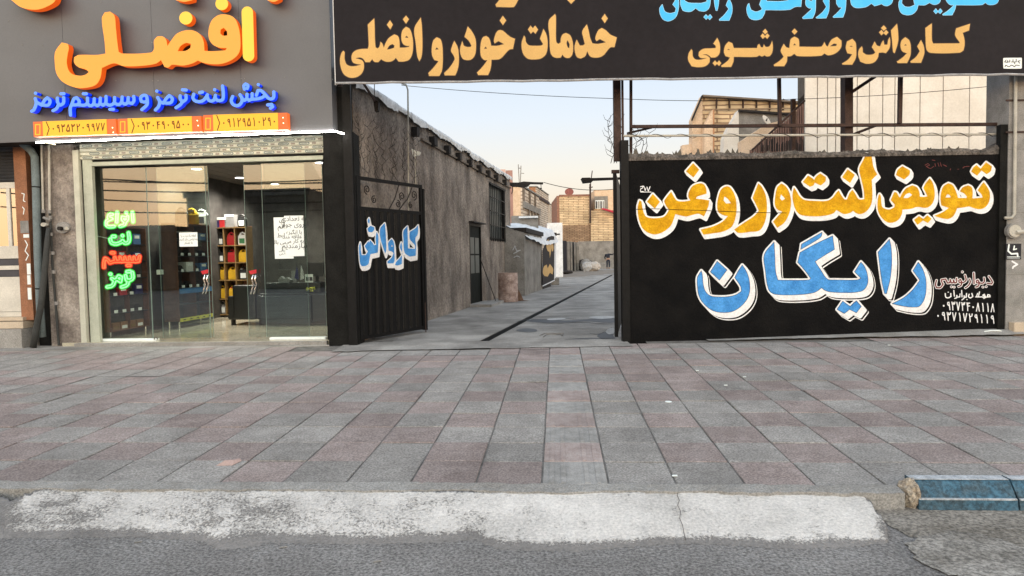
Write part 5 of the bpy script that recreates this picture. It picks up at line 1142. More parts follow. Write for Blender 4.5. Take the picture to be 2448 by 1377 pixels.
def stock(C, rows_, where, grp):
    x0, x1, y1, ye, zz = C; ow = ('lowest', 'second', 'third', 'fourth', 'fifth', 'topmost')
    for r, kind in rows_:
        n = 4
        for k in range(n):
            pos = ('nearest the street', 'second from the street', 'third from the street', 'deepest in')[k]
            y = y1+.10+(ye-y1-.2)*(k+.5)/n; z = zz[r]+.009; w = (ye-y1)/n*.36
            if kind == 'mix' and k % 2:
                hh = rnd.uniform(.12, .19); mt_ = (m_jb, m_jg, m_jr, m_bstrip0, m_jy, m_jw)[(r*3+k*2) % 6]
                t = thing('carton', 'coloured carton %s, %s shelf %s' % (pos, ow[r], where), 'box', SF, (x1-.15, y, z), grp+' cartons'); part('carton_body', MB().box(x1-.22, x1-.035, y-w*1.1, y+w*1.1, z, z+hh), mt_, t); part('carton_print', MB().box(x1-.0345, x1-.032, y-w*.7, y+w*.7, z+hh*.55, z+hh*.85), m_paper, t)
            elif kind == 'box':
                t = thing('carton', 'tan carton %s on the %s shelf %s' % (pos, ow[r], where), 'box', SF, (x1-.15, y, z), grp+' cartons'); part('carton_body', MB().box(x1-.26, x1-.04, y-w, y+w, z, z+.13), m_box1, t); part('carton_print', MB().box(x1-.0395, x1-.037, y-w*.7, y+w*.7, z+.02, z+.07), m_paper if k % 2 else m_oak, t)
            else:
                t = thing('brake_part', 'brake part %s, %s shelf %s' % (pos, ow[r], where), 'brake part', SF, (x1-.15, y, z), grp+' brake parts')
                P = [(y-w*math.cos(a), z+.02+.10*math.sin(a)) for a in np.linspace(0, math.pi, 9)]; b = MB(); q = P+[(y+w*.55, z+.02), (y, z+.055), (y-w*.55, z+.02)]
                b.prism([(p[0], p[1]) for p in q], 'x', x1-.14, x1-.08); part('brake_shoe', b, m_box2, t)
                part('price_tag', MB().box(x1-.03, x1-.027, y-.05, y+.04, z+.001, z+.05), m_tag, t)
stock(A_, ((0, 'box'), (1, 'pad'), (2, 'mix'), (3, 'pad'), (4, 'mix'), (5, 'mix')), 'behind the neon sign', 'neon cabinet'); stock(B_, ((2, 'pad'), (3, 'mix'), (4, 'pad'), (5, 'mix')), 'of cabinet beside the oil rack', 'second cabinet')
x0, x1, y1, ye, zz = B_
m_bstrip = M('blue_shelf_edge', (.06, .17, .38), .5, .1); m_ystrip = M('yellow_shelf_edge', (.52, .50, .05), .5, .1)
bt = thing('shelf_edge_strip', 'blue printed strip along a shelf of the cabinet beside the oil rack', 'shelf strip', SF, (x1, y1, zz[1]+.05)); part('strip', MB().box(x1+.002, x1+.006, y1+.03, ye-.03, zz[1]+.20, zz[1]+.29), m_bstrip, bt)
bt = thing('shelf_edge_strip', 'yellow printed strip along the lowest shelf of the cabinet beside the oil rack', 'shelf strip', SF, (x1, y1, zz[0])); part('strip', MB().box(x1+.002, x1+.006, y1+.02, ye-.03, zz[0]-.01, zz[0]+.055), m_ystrip, bt)
for k in range(6): part('strip_print', MB().box(x1+.0062, x1+.0075, y1+.12+k*.22, y1+.20+k*.22, zz[0]+.012, zz[0]+.03), m_ink, bt)
# cans on top of the second cabinet
zc_ = zz[-1]+.009
for k, (f, m1, lb) in enumerate(((.30, m_jk, 'black oil can on top of the cabinet, left of three'), (.52, m_jy, 'yellow oil can on top of the cabinet, between black and white ones'), (.74, m_jw, 'white oil can with dark label on top of the cabinet'))):
    jug('oil_can', lb, x1-.14+k*.05, y1+(ye-y1)*f+.1, zc_, .21, .30, m1, m_jk, 'oil cans on top of the cabinet', m_jd if k == 2 else m1)
# dark partition between the two cabinets
a = SF.atz(375, 795, 0); solo('glazed_partition', MB().box(A_[1]-.55, A_[1]-.1, A_[3]+.06, A_[3]+.09, .1, 2.0), m_desk, 'dark glossy partition board standing between the two display cabinets', 'partition', SF)
# armchair, desk and what stands on it
ax0, ay0 = SF.atz(545, 778, 0); ax1 = SF.aty(603, 700, ay0)[0]
ac = thing('armchair', 'black leather armchair with its back to the doorway beside the oil rack', 'armchair', SF, ((ax0+ax1)/2, ay0, 0))
zt_ = SF.aty(575, 682, ay0)[1]
part('back', MB().bev(ax0+.10, ax1+.05, ay0, ay0+.16, .10, zt_, .04), m_desk, ac); part('arm', MB().bev(ax0, ax0+.14, ay0+.01, ay0+.7, .10, zt_-.20, .03), m_desk, ac); part('arm', MB().bev(ax1+.06, ax1+.20, ay0+.01, ay0+.7, .10, zt_-.20, .03), m_desk, ac); part('seat', MB().bev(ax0+.145, ax1+.055, ay0+.17, ay0+.7, .15, .42, .03), m_desk, ac)
for x in (ax0+.07, ax1+.12): part('leg', MB().box(x-.03, x+.03, ay0+.05, ay0+.11, 0, .098), m_dark, ac)
dxa, dya = SF.atz(625, 781, 0); dxb = SF.aty(742, 700, dya)[0]; zd = SF.aty(690, 676, dya)[1]
dk = thing('reception_desk', 'dark reception desk with a glossy front seen through the right door', 'desk', SF, ((dxa+dxb)/2, dya, 0))
m_dg2 = M('dark_teal_front', (.022, .030, .036), .3, .12, 3, spec=.5)
part('desk_front', MB().bev(dxa, dxb, dya, dya+.04, .05, zd-.24, .01), m_dg2, dk); part('desk_wing', MB().bev(dxb+.003, dxb+.55, dya+.05, dya+.09, .08, zd-.22, .01), m_desk, dk); part('desk_body', MB().box(dxa+.02, dxb+.5, dya+.05 if False else dya+.095, dya+.7, .05, zd-.24), m_desk, dk); part('desk_top', MB().bev(dxa-.05, dxb+.25, dya+.10, dya+.75, zd-.235, zd-.20, .008), m_desk, dk); part('raised_ledge', MB().bev(dxa-.02, dxb+.1, dya+.25, dya+.5, zd-.195, zd-.01, .008), m_desk, dk)
def dsk(px, py, dd=.35): a = SF.aty(px, py, dya+dd); return a[0], dya+dd, zd-.008
def put(name, lab, cat, parts_, base):
    t = thing(name, lab, cat, SF, base)
    for n_, b_, m_ in parts_: part(n_, b_, m_, t)
x, y, z = dsk(681, 670); put('crumpled_bag', 'crumpled pale plastic bag lying on the desk ledge', 'bag', [('bag', MB().prism([(x-.09, z), (x+.1, z), (x+.13, z+.05), (x+.06, z+.10), (x+.01, z+.07), (x-.05, z+.12), (x-.11, z+.06)], 'y', y-.06, y+.05), m_jg)], (x, y, z))
x, y, z = dsk(700, 655); put('card_stand', 'upright white card standing on the desk behind the flags', 'card', [('card', MB().box(x-.05, x+.04, y+.05, y+.06, z, z+.22), m_jg)], (x, y, z))
x, y, z = dsk(718, 665); m_flag = M('flag_cloth', (.55, .55, .55), .7, .2, 14)
put('desk_flags', 'pair of small pale desk flags hanging on thin poles', 'flags', [('pole', MB().tube([(x-.03, y-.02, z), (x-.05, y-.02, z+.32)], .004, 5), m_chrome), ('pole', MB().tube([(x+.02, y-.02, z), (x+.03, y-.02, z+.34)], .004, 5), m_chrome), ('flag', MB().prism([(x-.05, z+.30), (x-.03, z+.22), (x-.02, z+.05), (x-.10, z+.08)], 'y', y-.03, y-.024), m_jb), ('flag', MB().prism([(x+.03, z+.32), (x+.07, z+.2), (x+.08, z+.07), (x+.01, z+.04)], 'y', y-.03, y-.024), m_flag)], (x, y, z))
x, y, z = dsk(740, 668, .3); put('desk_calendar', 'small white desk calendar with dark pictures beside the flags', 'calendar', [('page', MB().box(x-.07, x+.08, y-.04, y-.035, z, z+.15), m_paper), ('picture', MB().box(x-.05, x+.0, y-.0435, y-.0405, z+.03, z+.10), m_jd), ('picture', MB().box(x+.015, x+.07, y-.0435, y-.0405, z+.03, z+.10), m_jd)], (x, y, z))
x, y, z = dsk(756, 640, .4); put('monitor', 'black computer monitor standing on the desk beside the right jamb', 'monitor', [('screen', MB().bev(x-.16, x+.14, y, y+.03, z+.10, z+.36, .006), m_jk), ('stand', MB().box(x-.03, x+.03, y+.031, y+.05, z+.01, z+.22), m_jk), ('foot', MB().box(x-.09, x+.09, y-.03, y+.1, z, z+.009), m_jk)], (x, y, z))
x, y, z = dsk(738, 688, .12); z = zd-.199
b = MB(); rnd = random.Random(3)
for k in range(22): c = Vector((x+rnd.uniform(-.08, .08), dya+.18+rnd.uniform(-.04, .04), z+.05+rnd.uniform(-.02, .05))); b.lathe(c, [(.0, -.018), (.018, 0), (.0, .018)], 6)
put('flower_bunch', 'small yellow and green flower bunch on the desk edge', 'flowers', [('blossoms', b, M('yellow_green_blossom', (.35, .36, .05), .7, .4, 40))], (x, dya+.18, z))

# ------------------------------------------------------------------ LEFT EDGE: neighbour's front, pipes, meter
nb = thing('neighbour_shop', 'neighbouring shop front with white framed windows at the left edge', 'shop building', SF, (SX(20, 760, 0)[0], 0, 0))
nx0 = SX(-230, 600)[0]; jxa = SX(47, 600)[0]; jxb = SX(76, 600)[0]
part('orange_jamb', MB().box(jxa, jxb, -.03, .12, SX(60, 765)[1], SX(60, 352)[1]), m_wood, nb)
part('dark_recess', MB().box(jxb+.003, plx0-.02, .06, .3, -.1, 3.4), m_black, nb)
part('upper_wall', MB().box(nx0, plx0-.02, .31, .5, -.1, 3.6), m_inwall, nb)
zsh0 = SX(20, 435)[1]; zsh1 = SX(20, 335)[1]; k = 0
while zsh0+.05*k < zsh1+.1:
    z = zsh0+.05*k; part('shutter_slat', MB().prism([(.0, z+.001), (-.012, z+.025), (.0, z+.049), (.01, z+.049), (.01, z+.001)], 'x', nx0, jxa-.003), M('dark_shutter', (.03, .03, .032), .45, .2), nb); k += 1
m_upvc = M('white_pvc_frame', (.56, .53, .47), .5, .1, 4)
zA = SX(20, 450)[1]; zB = SX(20, 588)[1]; zC = SX(20, 755)[1]
part('window_head', MB().box(nx0, jxa-.004, .0, .05, zA, zsh0-.004), m_upvc, nb)
for pa, pc in ((-30, -12), (16, 24), (40, 52)): part('window_mullion', MB().box(SX(pa, 500)[0], min(SX(pc, 500)[0], jxa-.004), .002, .05, zB, zA-.002), m_upvc, nb)
g_n = glass('neighbour_glass', 3.9, (.25, .25, .25))
for pa, pc in ((-11, 15.5), (24.5, 39.5)): part('window_pane', MB().box(SX(pa, 500)[0], SX(pc, 500)[0], .02, .03, zB, zA-.002), g_n, nb)
part('window_backing', MB().box(nx0, jxa-.004, .10, .12, zC, zsh0), m_inwall, nb)
for pa, pc, mt, dy in ((588, 618, m_upvc, 0), (619, 634, m_jd, .01), (635, 645, m_upvc, 0), (646, 661, m_jd, .01), (662, 745, m_upvc, 0), (746, 757, m_upvc, -.006)):
    part('door_panel', MB().box(nx0, jxa-.004, dy, .06, SX(20, pc)[1], SX(20, pa)[1]), mt, nb)
part('stone_step', MB().box(nx0, SX(73, 780)[0], -.14, .3, SX(50, 783)[1]+.0, SX(50, 764)[1]-.02), m_beige, nb); part('stone_step', MB().box(nx0, SX(68, 780)[0], -.10, .3, SX(50, 763)[1]-.014, SX(50, 757)[1]), m_beige, nb); part('step_base', MB().box(nx0, SX(78, 780)[0], -.22, .3, -.22, SX(50, 784)[1]), m_conc, nb)
# little notes stuck on the jamb
for k, (pa, pb_, pc, pd) in enumerate(((48, 528, 70, 557), (56, 560, 71, 568), (64, 630, 74, 656), (65, 658, 74, 680), (66, 688, 76, 716))):
    a = SX(pa, pb_, -.033); c = SX(pc, pd, -.033); part('stuck_note', MB().box(a[0], min(c[0], jxb-.002), -.036, -.031, c[1], a[1]), m_paper if k != 0 else m_stone, nb)
st = [([(52, 462), (58, 464), (56, 480), (60, 482)], 1.), ([(54, 495), (58, 500), (56, 512)], 1.), ([(60, 575), (66, 585), (60, 600), (68, 610), (62, 622)], 1.1)]
part('chalk_scrawl', shape(outline(strokes=st, res=.4), SF, -.032, .001, m_paper), m_wwhite, nb, kind='stuff')
def SP(px, py, y): a = SX(px, py, y); return (a[0], y, a[1])
dp = thing('downpipe', 'blue grey plastic downpipe running down beside the orange jamb', 'drainpipe', SF, SP(90, 800, -.1))
part('pipe', MB().tube([SP(38, 328, -.1), SP(56, 345, -.1), SP(74, 360, -.1), SP(83, 375, -.1), SP(86, 450, -.1), SP(90, 600, -.1), SP(96, 740, -.1), SP(101, 806, -.1)], .052, 12), m_bpipe, dp, smooth=True)
for py, x in ((447, 86), (690, 94)): part('pipe_band', MB().tube([SP(x, py-1.5, -.1), SP(x, py+1.5, -.1)], .056, 12), m_black, dp)
wp = thing('water_pipes', 'pair of thin pale pipes with valves on the plaster pillar', 'pipes', SF, SP(112, 560, -.06))
part('pipe', MB().tube([SP(99, 335, -.06), SP(103, 505, -.06)], .016, 8), m_pipe, wp); part('pipe', MB().tube([SP(117, 335, -.06), SP(119, 505, -.06)], .017, 8), m_pipe, wp)
part('dark_pipe', MB().tube([SP(119, 505, -.06), SP(122, 560, -.06), SP(126, 640, -.06), SP(134, 740, -.06), SP(141, 826, -.06)], .017, 8), m_dpipe, wp)
for x, y in ((104, 505), (119, 506), (121, 520), (122, 560), (126, 605), (128, 650), (135, 725)): part('pipe_fitting', MB().tube([SP(x, y-4, -.06), SP(x, y+4, -.06)], .026, 8), m_stone, wp)
part('valve', MB().tube([SP(104, 520, -.09), SP(120, 527, -.09)], .02, 8), m_stone, wp); part('valve', disc(SX(106, 537, -.1)[0], SX(106, 537, -.1)[1], -.12, -.07, .045, 12, .03), m_pipe, wp)
hs = thing('leaning_hose', 'thick dark hose leaning from the valves down to the pavement', 'hose', SF, SP(84, 825, -.2))
part('hose', MB().tube([SP(116, 545, -.08), SP(113, 580, -.12), SP(107, 650, -.16), SP(98, 730, -.2), SP(86, 790, -.22), SP(79, 830, -.22)], [.03, .04, .042, .045, .046, .046], 10), m_dpipe, hs, smooth=True)
me_ = thing('gas_meter', 'round pale meter cover with two stubs on the plaster pillar', 'meter', SF, SP(150, 545, -.06)); cx, cz = SX(150, 544, -.06)
part('round_plate', disc(cx, cz, -.07, -.022, .105, 22, .085), m_stone, me_); part('dark_stub', MB().tube([(cx-.01, -.07, cz-.015), (cx-.01, -.13, cz-.015)], .03, 10), m_dark, me_); part('pale_stub', MB().tube([(cx+.05, -.07, cz-.02), (cx+.11, -.12, cz-.02)], .026, 10), m_pipe, me_)
x, y = WF.atz(66, 826, -.01); b = MB(); b.lathe((x, y, -.02), [(.08, 0), (.11, .02), (.07, .06), (.02, .08)], 9); solo('white_stone', b, m_beige, 'pale rounded stone lying at the foot of the leaning hose', 'stone')

# ------------------------------------------------------------------ ALLEY BUILDING (long rendered wall on the left of the lane)
y0a = -3.35; y1a = AF.atx(1221, 560, 0)[0]
zr = AF.atx(975, 287, 0)[1]; zt_a = AF.atx(975, 269, 0)[1]
ab = thing('alley_building', 'long low cement rendered building along the left side of the lane with roof beams', 'building', AF, (0, (y0a+y1a)/2, 0))
# wall with real openings for the door and the window
dyA, _ = AF.atx(1125, 700, 0); dyB, _ = AF.atx(1152, 700, 0); dz = AF.atx(1125, 535, 0)[1]
wyA, wz1 = AF.atx(1169, 436, 0); wyB, _ = AF.atx(1205, 500, 0); wz0 = AF.atx(1169, 571, 0)[1]
b = MB(); b.box(-.28, 0, y0a, dyA, -.02, zr+.1); b.box(-.28, 0, dyA, dyB, dz, zr+.1); b.box(-.28, 0, dyB, wyA, -.02, zr+.1); b.box(-.28, 0, wyA, wyB, -.02, wz0); b.box(-.28, 0, wyA, wyB, wz1, zr+.1); b.box(-.28, 0, wyB, y1a, -.02, zr+.1)
part('wall', b, m_alwall, ab); part('end_wall', MB().box(-3.0, -.281, y1a-.25, y1a-.003, -.02, zr+.05), m_alwall, ab)
part('roof', MB().box(-3.0, .05, y0a, y1a+.03, zr+.105, zt_a-.02), m_greyw, ab)
ly, lz = AF.atx(1005, 331, 0); part('string_course', MB().box(.002, .05, ly, y1a, lz-.035, lz), m_ledge, ab)
# plastic roof sheet folded over the edge in overlapping lengths
rnd = random.Random(13); y = y0a; k = 0
while y < y1a:
    L_ = rnd.uniform(.75, 1.1); b = MB(); n = 9; m_ = 6; y2 = min(y+L_, y1a+.05)
    for i in range(n+1):
        yy_ = y+(y2-y+.04)*i/n; dr = .11+.035*math.sin(yy_*3.1+k)+rnd.uniform(-.02, .02)
        prof = [(-1.2, zt_a+.02), (-.1, zt_a+.015+rnd.uniform(-.008, .008)), (.06, zt_a-.004), (.078+rnd.uniform(-.006, .01), zt_a-.045), (.07+rnd.uniform(-.008, .014), zt_a-.02-dr*.6), (.066+rnd.uniform(-.012, .012), zt_a-.02-dr)]
        for p in prof: b.v.append((p[0]+k % 2*.006, yy_, p[1]+k % 2*.006))
    for i in range(n):
        for j in range(5): q = i*6+j; b.f.append((q, q+1, q+7, q+6))
    part('roof_sheet', b, m_poly, ab, smooth=True); y = y2; k += 1
for px, py, w in ((1003, 315, 1.), (1046, 338, 1.5), (1079, 358, 1.1), (1105, 374, .9), (1131.5, 390, .9), (1154, 403, .9), (1175, 415, .9), (1194, 425, .8), (1214, 436, .9)):
    y, z = AF.atx(px-3, py, .12); part('roof_beam', MB().box(.003, .12, y-.07*w, y+.07*w, z-.085, z+.085, .004), m_dark, ab)
part('window_recess', MB().box(-.2, -.18, wyA, wyB, wz0, wz1), m_jd, ab)
fw = part('window_frame', MB().box(-.06, .01, wyA-.03, wyA+.02, wz0-.03, wz1+.03).box(-.06, .01, wyB-.02, wyB+.03, wz0-.03, wz1+.03).box(-.06, .01, wyA+.022, wyB-.022, wz0-.03, wz0+.02).box(-.06, .01, wyA+.022, wyB-.022, wz1-.02, wz1+.03), m_blackmetal, ab)
for k in range(3):
    a = wyA+.03+(wyB-wyA-.06)*k/3; part('window_pane', MB().box(-.09, -.085, a+.01, a+(wyB-wyA-.06)/3-.01, wz0+.02, wz1-.02), M('dull_pane', (.07, .08, .077), .4, .2, 3, spec=.2), ab, par=fw)
for k in range(9): yk = wyA+.06+(wyB-wyA-.12)*k/8; part('window_bar', MB().tube([(.035, yk, wz0-.06), (.035, yk, wz1)], .011, 5), m_blackmetal, ab, par=fw)
for f in (.02, .25, .5, .75, .98): z = wz0+(wz1-wz0)*f; part('window_bar', MB().box(.024, .045, wyA-.03, wyB+.03, z-.012, z+.012), m_blackmetal, ab, par=fw)
dr = part('door', MB().box(-.08, -.03, dyA+.04, dyB-.04, .05, dz-.04), M('dark_green_door', (.010, .012, .011), .7, .2, spec=.08), ab)
part('door_frame', MB().box(-.1, .01, dyA, dyA+.04, .0, dz).box(-.1, .01, dyB-.04, dyB, .0, dz).box(-.1, .01, dyA+.042, dyB-.042, dz-.04, dz+.02), m_blackmetal, ab)
for a, c in ((.40, .62), (.64, .84)):
    for s0, s1 in ((.12, .46), (.54, .88)): part('door_pane', MB().box(-.028, -.022, dyA+(dyB-dyA)*s0, dyA+(dyB-dyA)*s1, dz*a, dz*c), MATS['dull_pane'], ab, par=dr)
part('door_awning', MB().box(.003, .13, dyA-.05, dyB+.1, dz+.03, dz+.06), m_dark, ab)
part('door_step', MB().box(.003, .55, dyA-.1, dyB+.25, .0, .07, .01), m_conc, ab)
# leaning stick
y, z = AF.atx(1174, 722, .25); solo('leaning_stick', MB().tube([(.4, y, .0), (.03, y-.3, 1.25)], .012, 5), m_dark, 'thin dark stick leaning on the rendered wall between door and barrel', 'stick', AF)
# pale pole and small white lamp by the gate leaf
pl = thing('pale_pole', 'thin pale pole rising behind the open gate leaf up to the billboard', 'pole', WF, (WF.aty(976, 400, 11.4)[0], 11.4, 1.6))
part('pole', MB().tube([WP(977, 628, 11.4), WP(976, 300, 11.4), WP(975, 215, 11.4), WP(971, 203, 11.4), WP(960, 200, 11.4)], .014, 7), m_pipe, pl); part('pole', MB().tube([WP(994, 450, 11.4), WP(993, 372, 11.4)], .009, 6), m_pipe, pl, 'short thin branch pole')
part('white_lamp', MB().prism([(p[0], p[2]) for p in (WP(984, 356, 11.4), WP(1000, 362, 11.4), WP(1006, 364, 11.4), WP(1003, 371, 11.4), WP(988, 374, 11.4), WP(986, 366, 11.4))], 'y', 11.38, 11.44), m_paper, pl)
pj = thing('floodlight_bracket', 'dark bracket slanting down from the billboard corner to the rendered wall', 'bracket', WF, WP(900, 255, 10.15))
part('arm', MB().tube([WP(868, 198, 9.3), WP(893, 236, 9.9), WP(899, 250, 10.15)], .02, 6), m_rust, pj); part('lamp_housing', MB().prism([(p[0], p[2]) for p in (WP(892, 235, 10), WP(906, 245, 10), WP(904, 264, 10), WP(896, 266, 10))], 'y', 9.98, 10.1), m_dark, pj); part('thin_rod', MB().tube([WP(895, 200, 9.5), WP(895, 232, 9.9)], .006, 5), m_rust, pj)

# barrel
bx, by = WF.atz(1215, 721, 0); sc = by/FPX
m_barrel = M('rusty_pink_barrel', (.22, .15, .125), .8, .25, 6, .3, 25, col2=(.46, .36, .32))
r = 23.5*sc; h = 69*sc; bar_ = thing('barrel', 'rusty pinkish metal barrel standing by the rendered wall', 'barrel', WF, (bx, by, 0))
part('drum', MB().lathe((bx, by, 0), [(r*.97, 0), (r, .02), (r, h*.32), (r*1.035, h*.335), (r, h*.35), (r, h*.63), (r*1.035, h*.645), (r, h*.66), (r, h-.02), (r*1.02, h), (r*.94, h), (r*.94, h-.05)], 28), m_barrel, bar_, smooth=False)
x, y = WF.atz(1243, 720, 0); solo('torn_cardboard', MB().add([(x-.12, y, 0), (x+.28, y-.1, .02), (x+.1, y+.1, .03), (x-.05, y+.05, .35), (x+.05, y+.1, .15)], [(0, 1, 2), (0, 2, 4, 3)]), M('brown_card', (.12, .07, .045), .8, .3), 'torn brown cardboard lying beside the barrel', 'cardboard')

# shed with sheet, banner
cx, cy = WF.atz(1255, 707, 0); v = Vector((cx, cy, 0))-AF.o; sx_, sy_ = v.dot(AF.X), v.dot(AF.Y)
sye = AF.atx(1297, 690, sx_)[0]; sz = AF.aty(1257, 556, sy_)[1]; szl = AF.aty(1225, 541, sy_)[1]
shd = thing('cement_shed', 'small rough cement shed with black patches beyond the barrel', 'shed', AF, (sx_-.8, sy_, 0))
xl = AF.aty(1205, 650, sy_)[0]
b = MB().add([(xl, sy_, 0), (sx_, sy_, 0), (sx_, sy_, sz), (xl, sy_, szl), (xl, sye, 0), (sx_, sye, 0), (sx_, sye, sz+.04), (xl, sye, szl)], [(0, 1, 2, 3), (5, 4, 7, 6), (1, 5, 6, 2), (4, 0, 3, 7), (3, 2, 6, 7)])
part('shed_wall', b, m_greyw, shd)
part('roof_edge', MB().prism([(sy_+.05, sz+.16), (sye, sz+.14), (sye, sz+.0), (sy_+.05, sz+.02)], 'x', sx_-.6, sx_+.07), m_dark, shd)
for pts in ([(1226, 598), (1231, 588), (1235, 600), (1244, 598), (1228, 606)], [(1229, 615), (1236, 612), (1243, 615)]):
    part('scrawl', shape(outline(strokes=[([tuple(p) for p in smooth_loop(pts, 4, False)], 1.0)], res=.3), AF, sy_-.003, .001, m_wwhite), m_wwhite, shd)
part('dark_patch', shape(loops_px(parse('1228,546 1242,544 1244,549 1230,551', 0, 0, 1)), AF, sy_-.003, .001, m_dark), m_dark, shd)
def sheet(name, F, x0, x1, y0, y1, zf, mt, label, cat, nx=16, ny=20, j=.04, seed=1):
    rnd = random.Random(seed); b = MB()
    for i in range(nx+1):
        for k in range(ny+1): x = x0+(x1-x0)*i/nx; y = y0+(y1-y0)*k/ny; b.v.append((x, y, zf(i/nx, k/ny)+rnd.uniform(-j, j)))
    for i in range(nx):
        for k in range(ny): q = i*(ny+1)+k; b.f.append((q, q+ny+1, q+ny+2, q+1))
    return solo(name, b, mt, label, cat, F, smooth=True)
zs_ = sz+.2
m_snow = M('white_tarp', (.58, .60, .62), .45, .1, 3, .6, 8, col2=(.74, .76, .78))
sheet('white_tarpaulin', AF, sx_-1.8, sx_+.12, sy_+.25, sy_+9, lambda u, t: zs_+.16*math.sin(u*4+.5)+.35*t-(.55*max(0, u-.86)/.14*(.4+.6*min(1, t*2)) if u > .86 else 0), m_snow, 'crumpled white tarpaulin thrown over the cement shed roof', 'tarpaulin', 20, 26, .03, 3)
by0 = AF.atx(1298, 650, sx_+.03)[0]; by1 = AF.atx(1325, 650, sx_+.03)[0]
bn = thing('hanging_banner', 'torn dark banner with smeared orange print hanging past the cement shed', 'banner', AF, (sx_+.05, by0, .4))
def BX(px, py): a = AF.atx(px, py, sx_+.05); return (a[0], a[1])
b = MB().prism([BX(1297, 600), BX(1303, 583), BX(1309, 568), BX(1318, 564), BX(1325, 565), BX(1325, 668), BX(1312, 676), BX(1297, 682)], 'x', sx_+.045, sx_+.05); part('banner_sheet', b, m_vinyl, bn)
def onban(t): return shape(loops_px(parse(t, 1210, 520, 7.652)), AF, sx_+.051, .002, m_gold, axis='x', side=1)
part('banner_print', onban('''770,395 790,480 830,420 862,500 860,600 840,625 830,560 800,740 790,625 760,610 735,520 750,430
690,900 740,860 760,930 800,850 860,940 850,1040 800,1010 760,1080 700,1070 670,1010'''), m_gold, bn, 'smeared orange letters')
part('white_edge', MB().prism([BX(1325.2, 565), BX(1328.5, 566), BX(1328.5, 668), BX(1325.2, 668)], 'x', sx_+.04, sx_+.06).prism([BX(1297, 682.5), BX(1326, 668.5), BX(1326, 671), BX(1297, 685)], 'x', sx_+.04, sx_+.06), m_snow, bn)
x, y = WF.atz(1330, 681, 0); solo('rubble_block', MB().bev(x-.22, x+.12, y-.1, y+.2, 0, .3, .03), m_greyw, 'lump of grey rubble at the foot of the torn banner', 'rubble')
solo('shadow_box', MB().box(sx_-.4, sx_+.03, by0, by0+2.4, 0, .38), m_dark, 'dark box added as shade under the torn banner', 'block', AF)  # solid dark box standing in for the shade below the banner
# white tank block behind
def blk(name, x0, y0, x1, y1, D, depth, mt, label, cat, z0=None, parts_=None, root=None, pn='wall'):
    """a building face at distance D between two picture corners, with real depth behind it"""
    a = WF.aty(x0, y0, D); c = WF.aty(x1, y1, D)
    zb = c[1] if z0 is None else z0
    if root is None: root = thing(name, label, cat, WF, ((a[0]+c[0])/2, D, zb))
    part(pn, MB().box(a[0], c[0], D, D+depth, zb, a[1]), mt, root); return root
blk('white_tank', 1308, 533, 1345, 576, 40, 3, m_snow, 'white sheeted block rising behind the torn banner', 'tank', z0=0)
a = WF.aty(1313, 558, 38); solo('dark_bracket', MB().box(a[0], a[0]+.42, 37.9, 38, a[1]-.14, a[1]+.03).box(a[0]+.43, a[0]+.6, 37.9, 38, a[1]-.1, a[1]-.02), m_dark, 'small dark bracket on the white sheeted block', 'bracket')
bp_ = blk('black_signboard', 1327, 576, 1355.5, 651, 50, .3, m_ink, 'black board with a white painted stroke deep in the lane', 'signboard', z0=0)
part('painted_lettering', shape(loops_px(parse('''970,590 1000,592 1000,720 970,760 905,770 905,735 935,700 955,650
910,462 970,460 970,472 910,474''', 1210, 520, 7.652)), WF, 49.98, .01, m_wh), m_wh, bp_)
colw = thing('ribbed_concrete_wall', 'grey ribbed concrete wall beside the black board deep in the lane', 'wall', WF, (5.0, 52, 0))
for k, (xa, xb) in enumerate(((1356, 1363), (1363.5, 1369), (1369.5, 1371), (1372, 1377), (1377.5, 1384.5))):
    a = WF.aty(xa, 577+k*.5, 52+k*.8); c = WF.aty(xb, 640, 52+k*.8); part('wall_rib', MB().box(a[0], c[0], 52+k*.8, 56+k, 0, a[1]), m_greyw if k != 2 else m_jd, colw)
DB = WF.atz(1454, 643, 0)[1]+2.6
bw = thing('back_wall', 'grey rendered wall closing the far end of the lane', 'wall', WF, (7.5, DB, 0))
a = WF.aty(1383, 577, DB); c = WF.aty(1560, 577, DB); part('wall', MB().box(a[0], c[0], DB, DB+.3, 0, a[1]), m_greyw, bw)
a = WF.aty(1400, 629, DB-1.2); part('low_ledge', MB().box(a[0], c[0], DB-1.2, DB-.01, 0, a[1]), m_stone, bw)
# sacks and heap
def sack(pxc, pyc, w, h, label, mt, D=54, seed=1):
    bm = bmesh.new(); bmesh.ops.create_icosphere(bm, subdivisions=3, radius=1); rnd = random.Random(seed); a = WF.aty(pxc, pyc, D)
    from mathutils import noise
    for v in bm.verts:
        n_ = 1+.28*noise.noise(v.co*1.7+Vector((seed*7.1, 0, 0)))+.1*noise.noise(v.co*5); v.co = Vector((v.co.x*w*n_, v.co.y*w*.7*n_, max(-.9, v.co.z)*h*n_))
    me = bpy.data.meshes.new('sack'); bm.to_mesh(me); bm.free(); me.materials.append(mt)
    o = bpy.data.objects.new('rubbish_sack', me); COL.objects.link(o); o.location = (a[0], D, h*.85); setp(o, label, 'sack')
sack(1403, 640, .38, .42, 'small white sack with dark marks at the end of the lane', M('dusty_white_sack', (.42, .42, .42), .8, .25, 3), 53, 2); sack(1419, 638, .55, .42, 'large pale sack lying beside the small white one', M('beige_sack', (.42, .38, .34), .8, .15), 53.5, 5); sack(1402, 632, .5, .5, 'pale sack propped behind the other two', m_stone, 55, 9)
sack(1394, 631, .85, .5, 'black rubbish heap against the ribbed wall', m_dark, 56, 4); sack(1334, 644, .3, 1.0, 'dull grey bundle leaning on the black board', m_greyw, 48.5, 7); sack(1342, 656, .8, .16, 'low dark heap of scrap on the lane before the black board', m_dark, 46, 8)

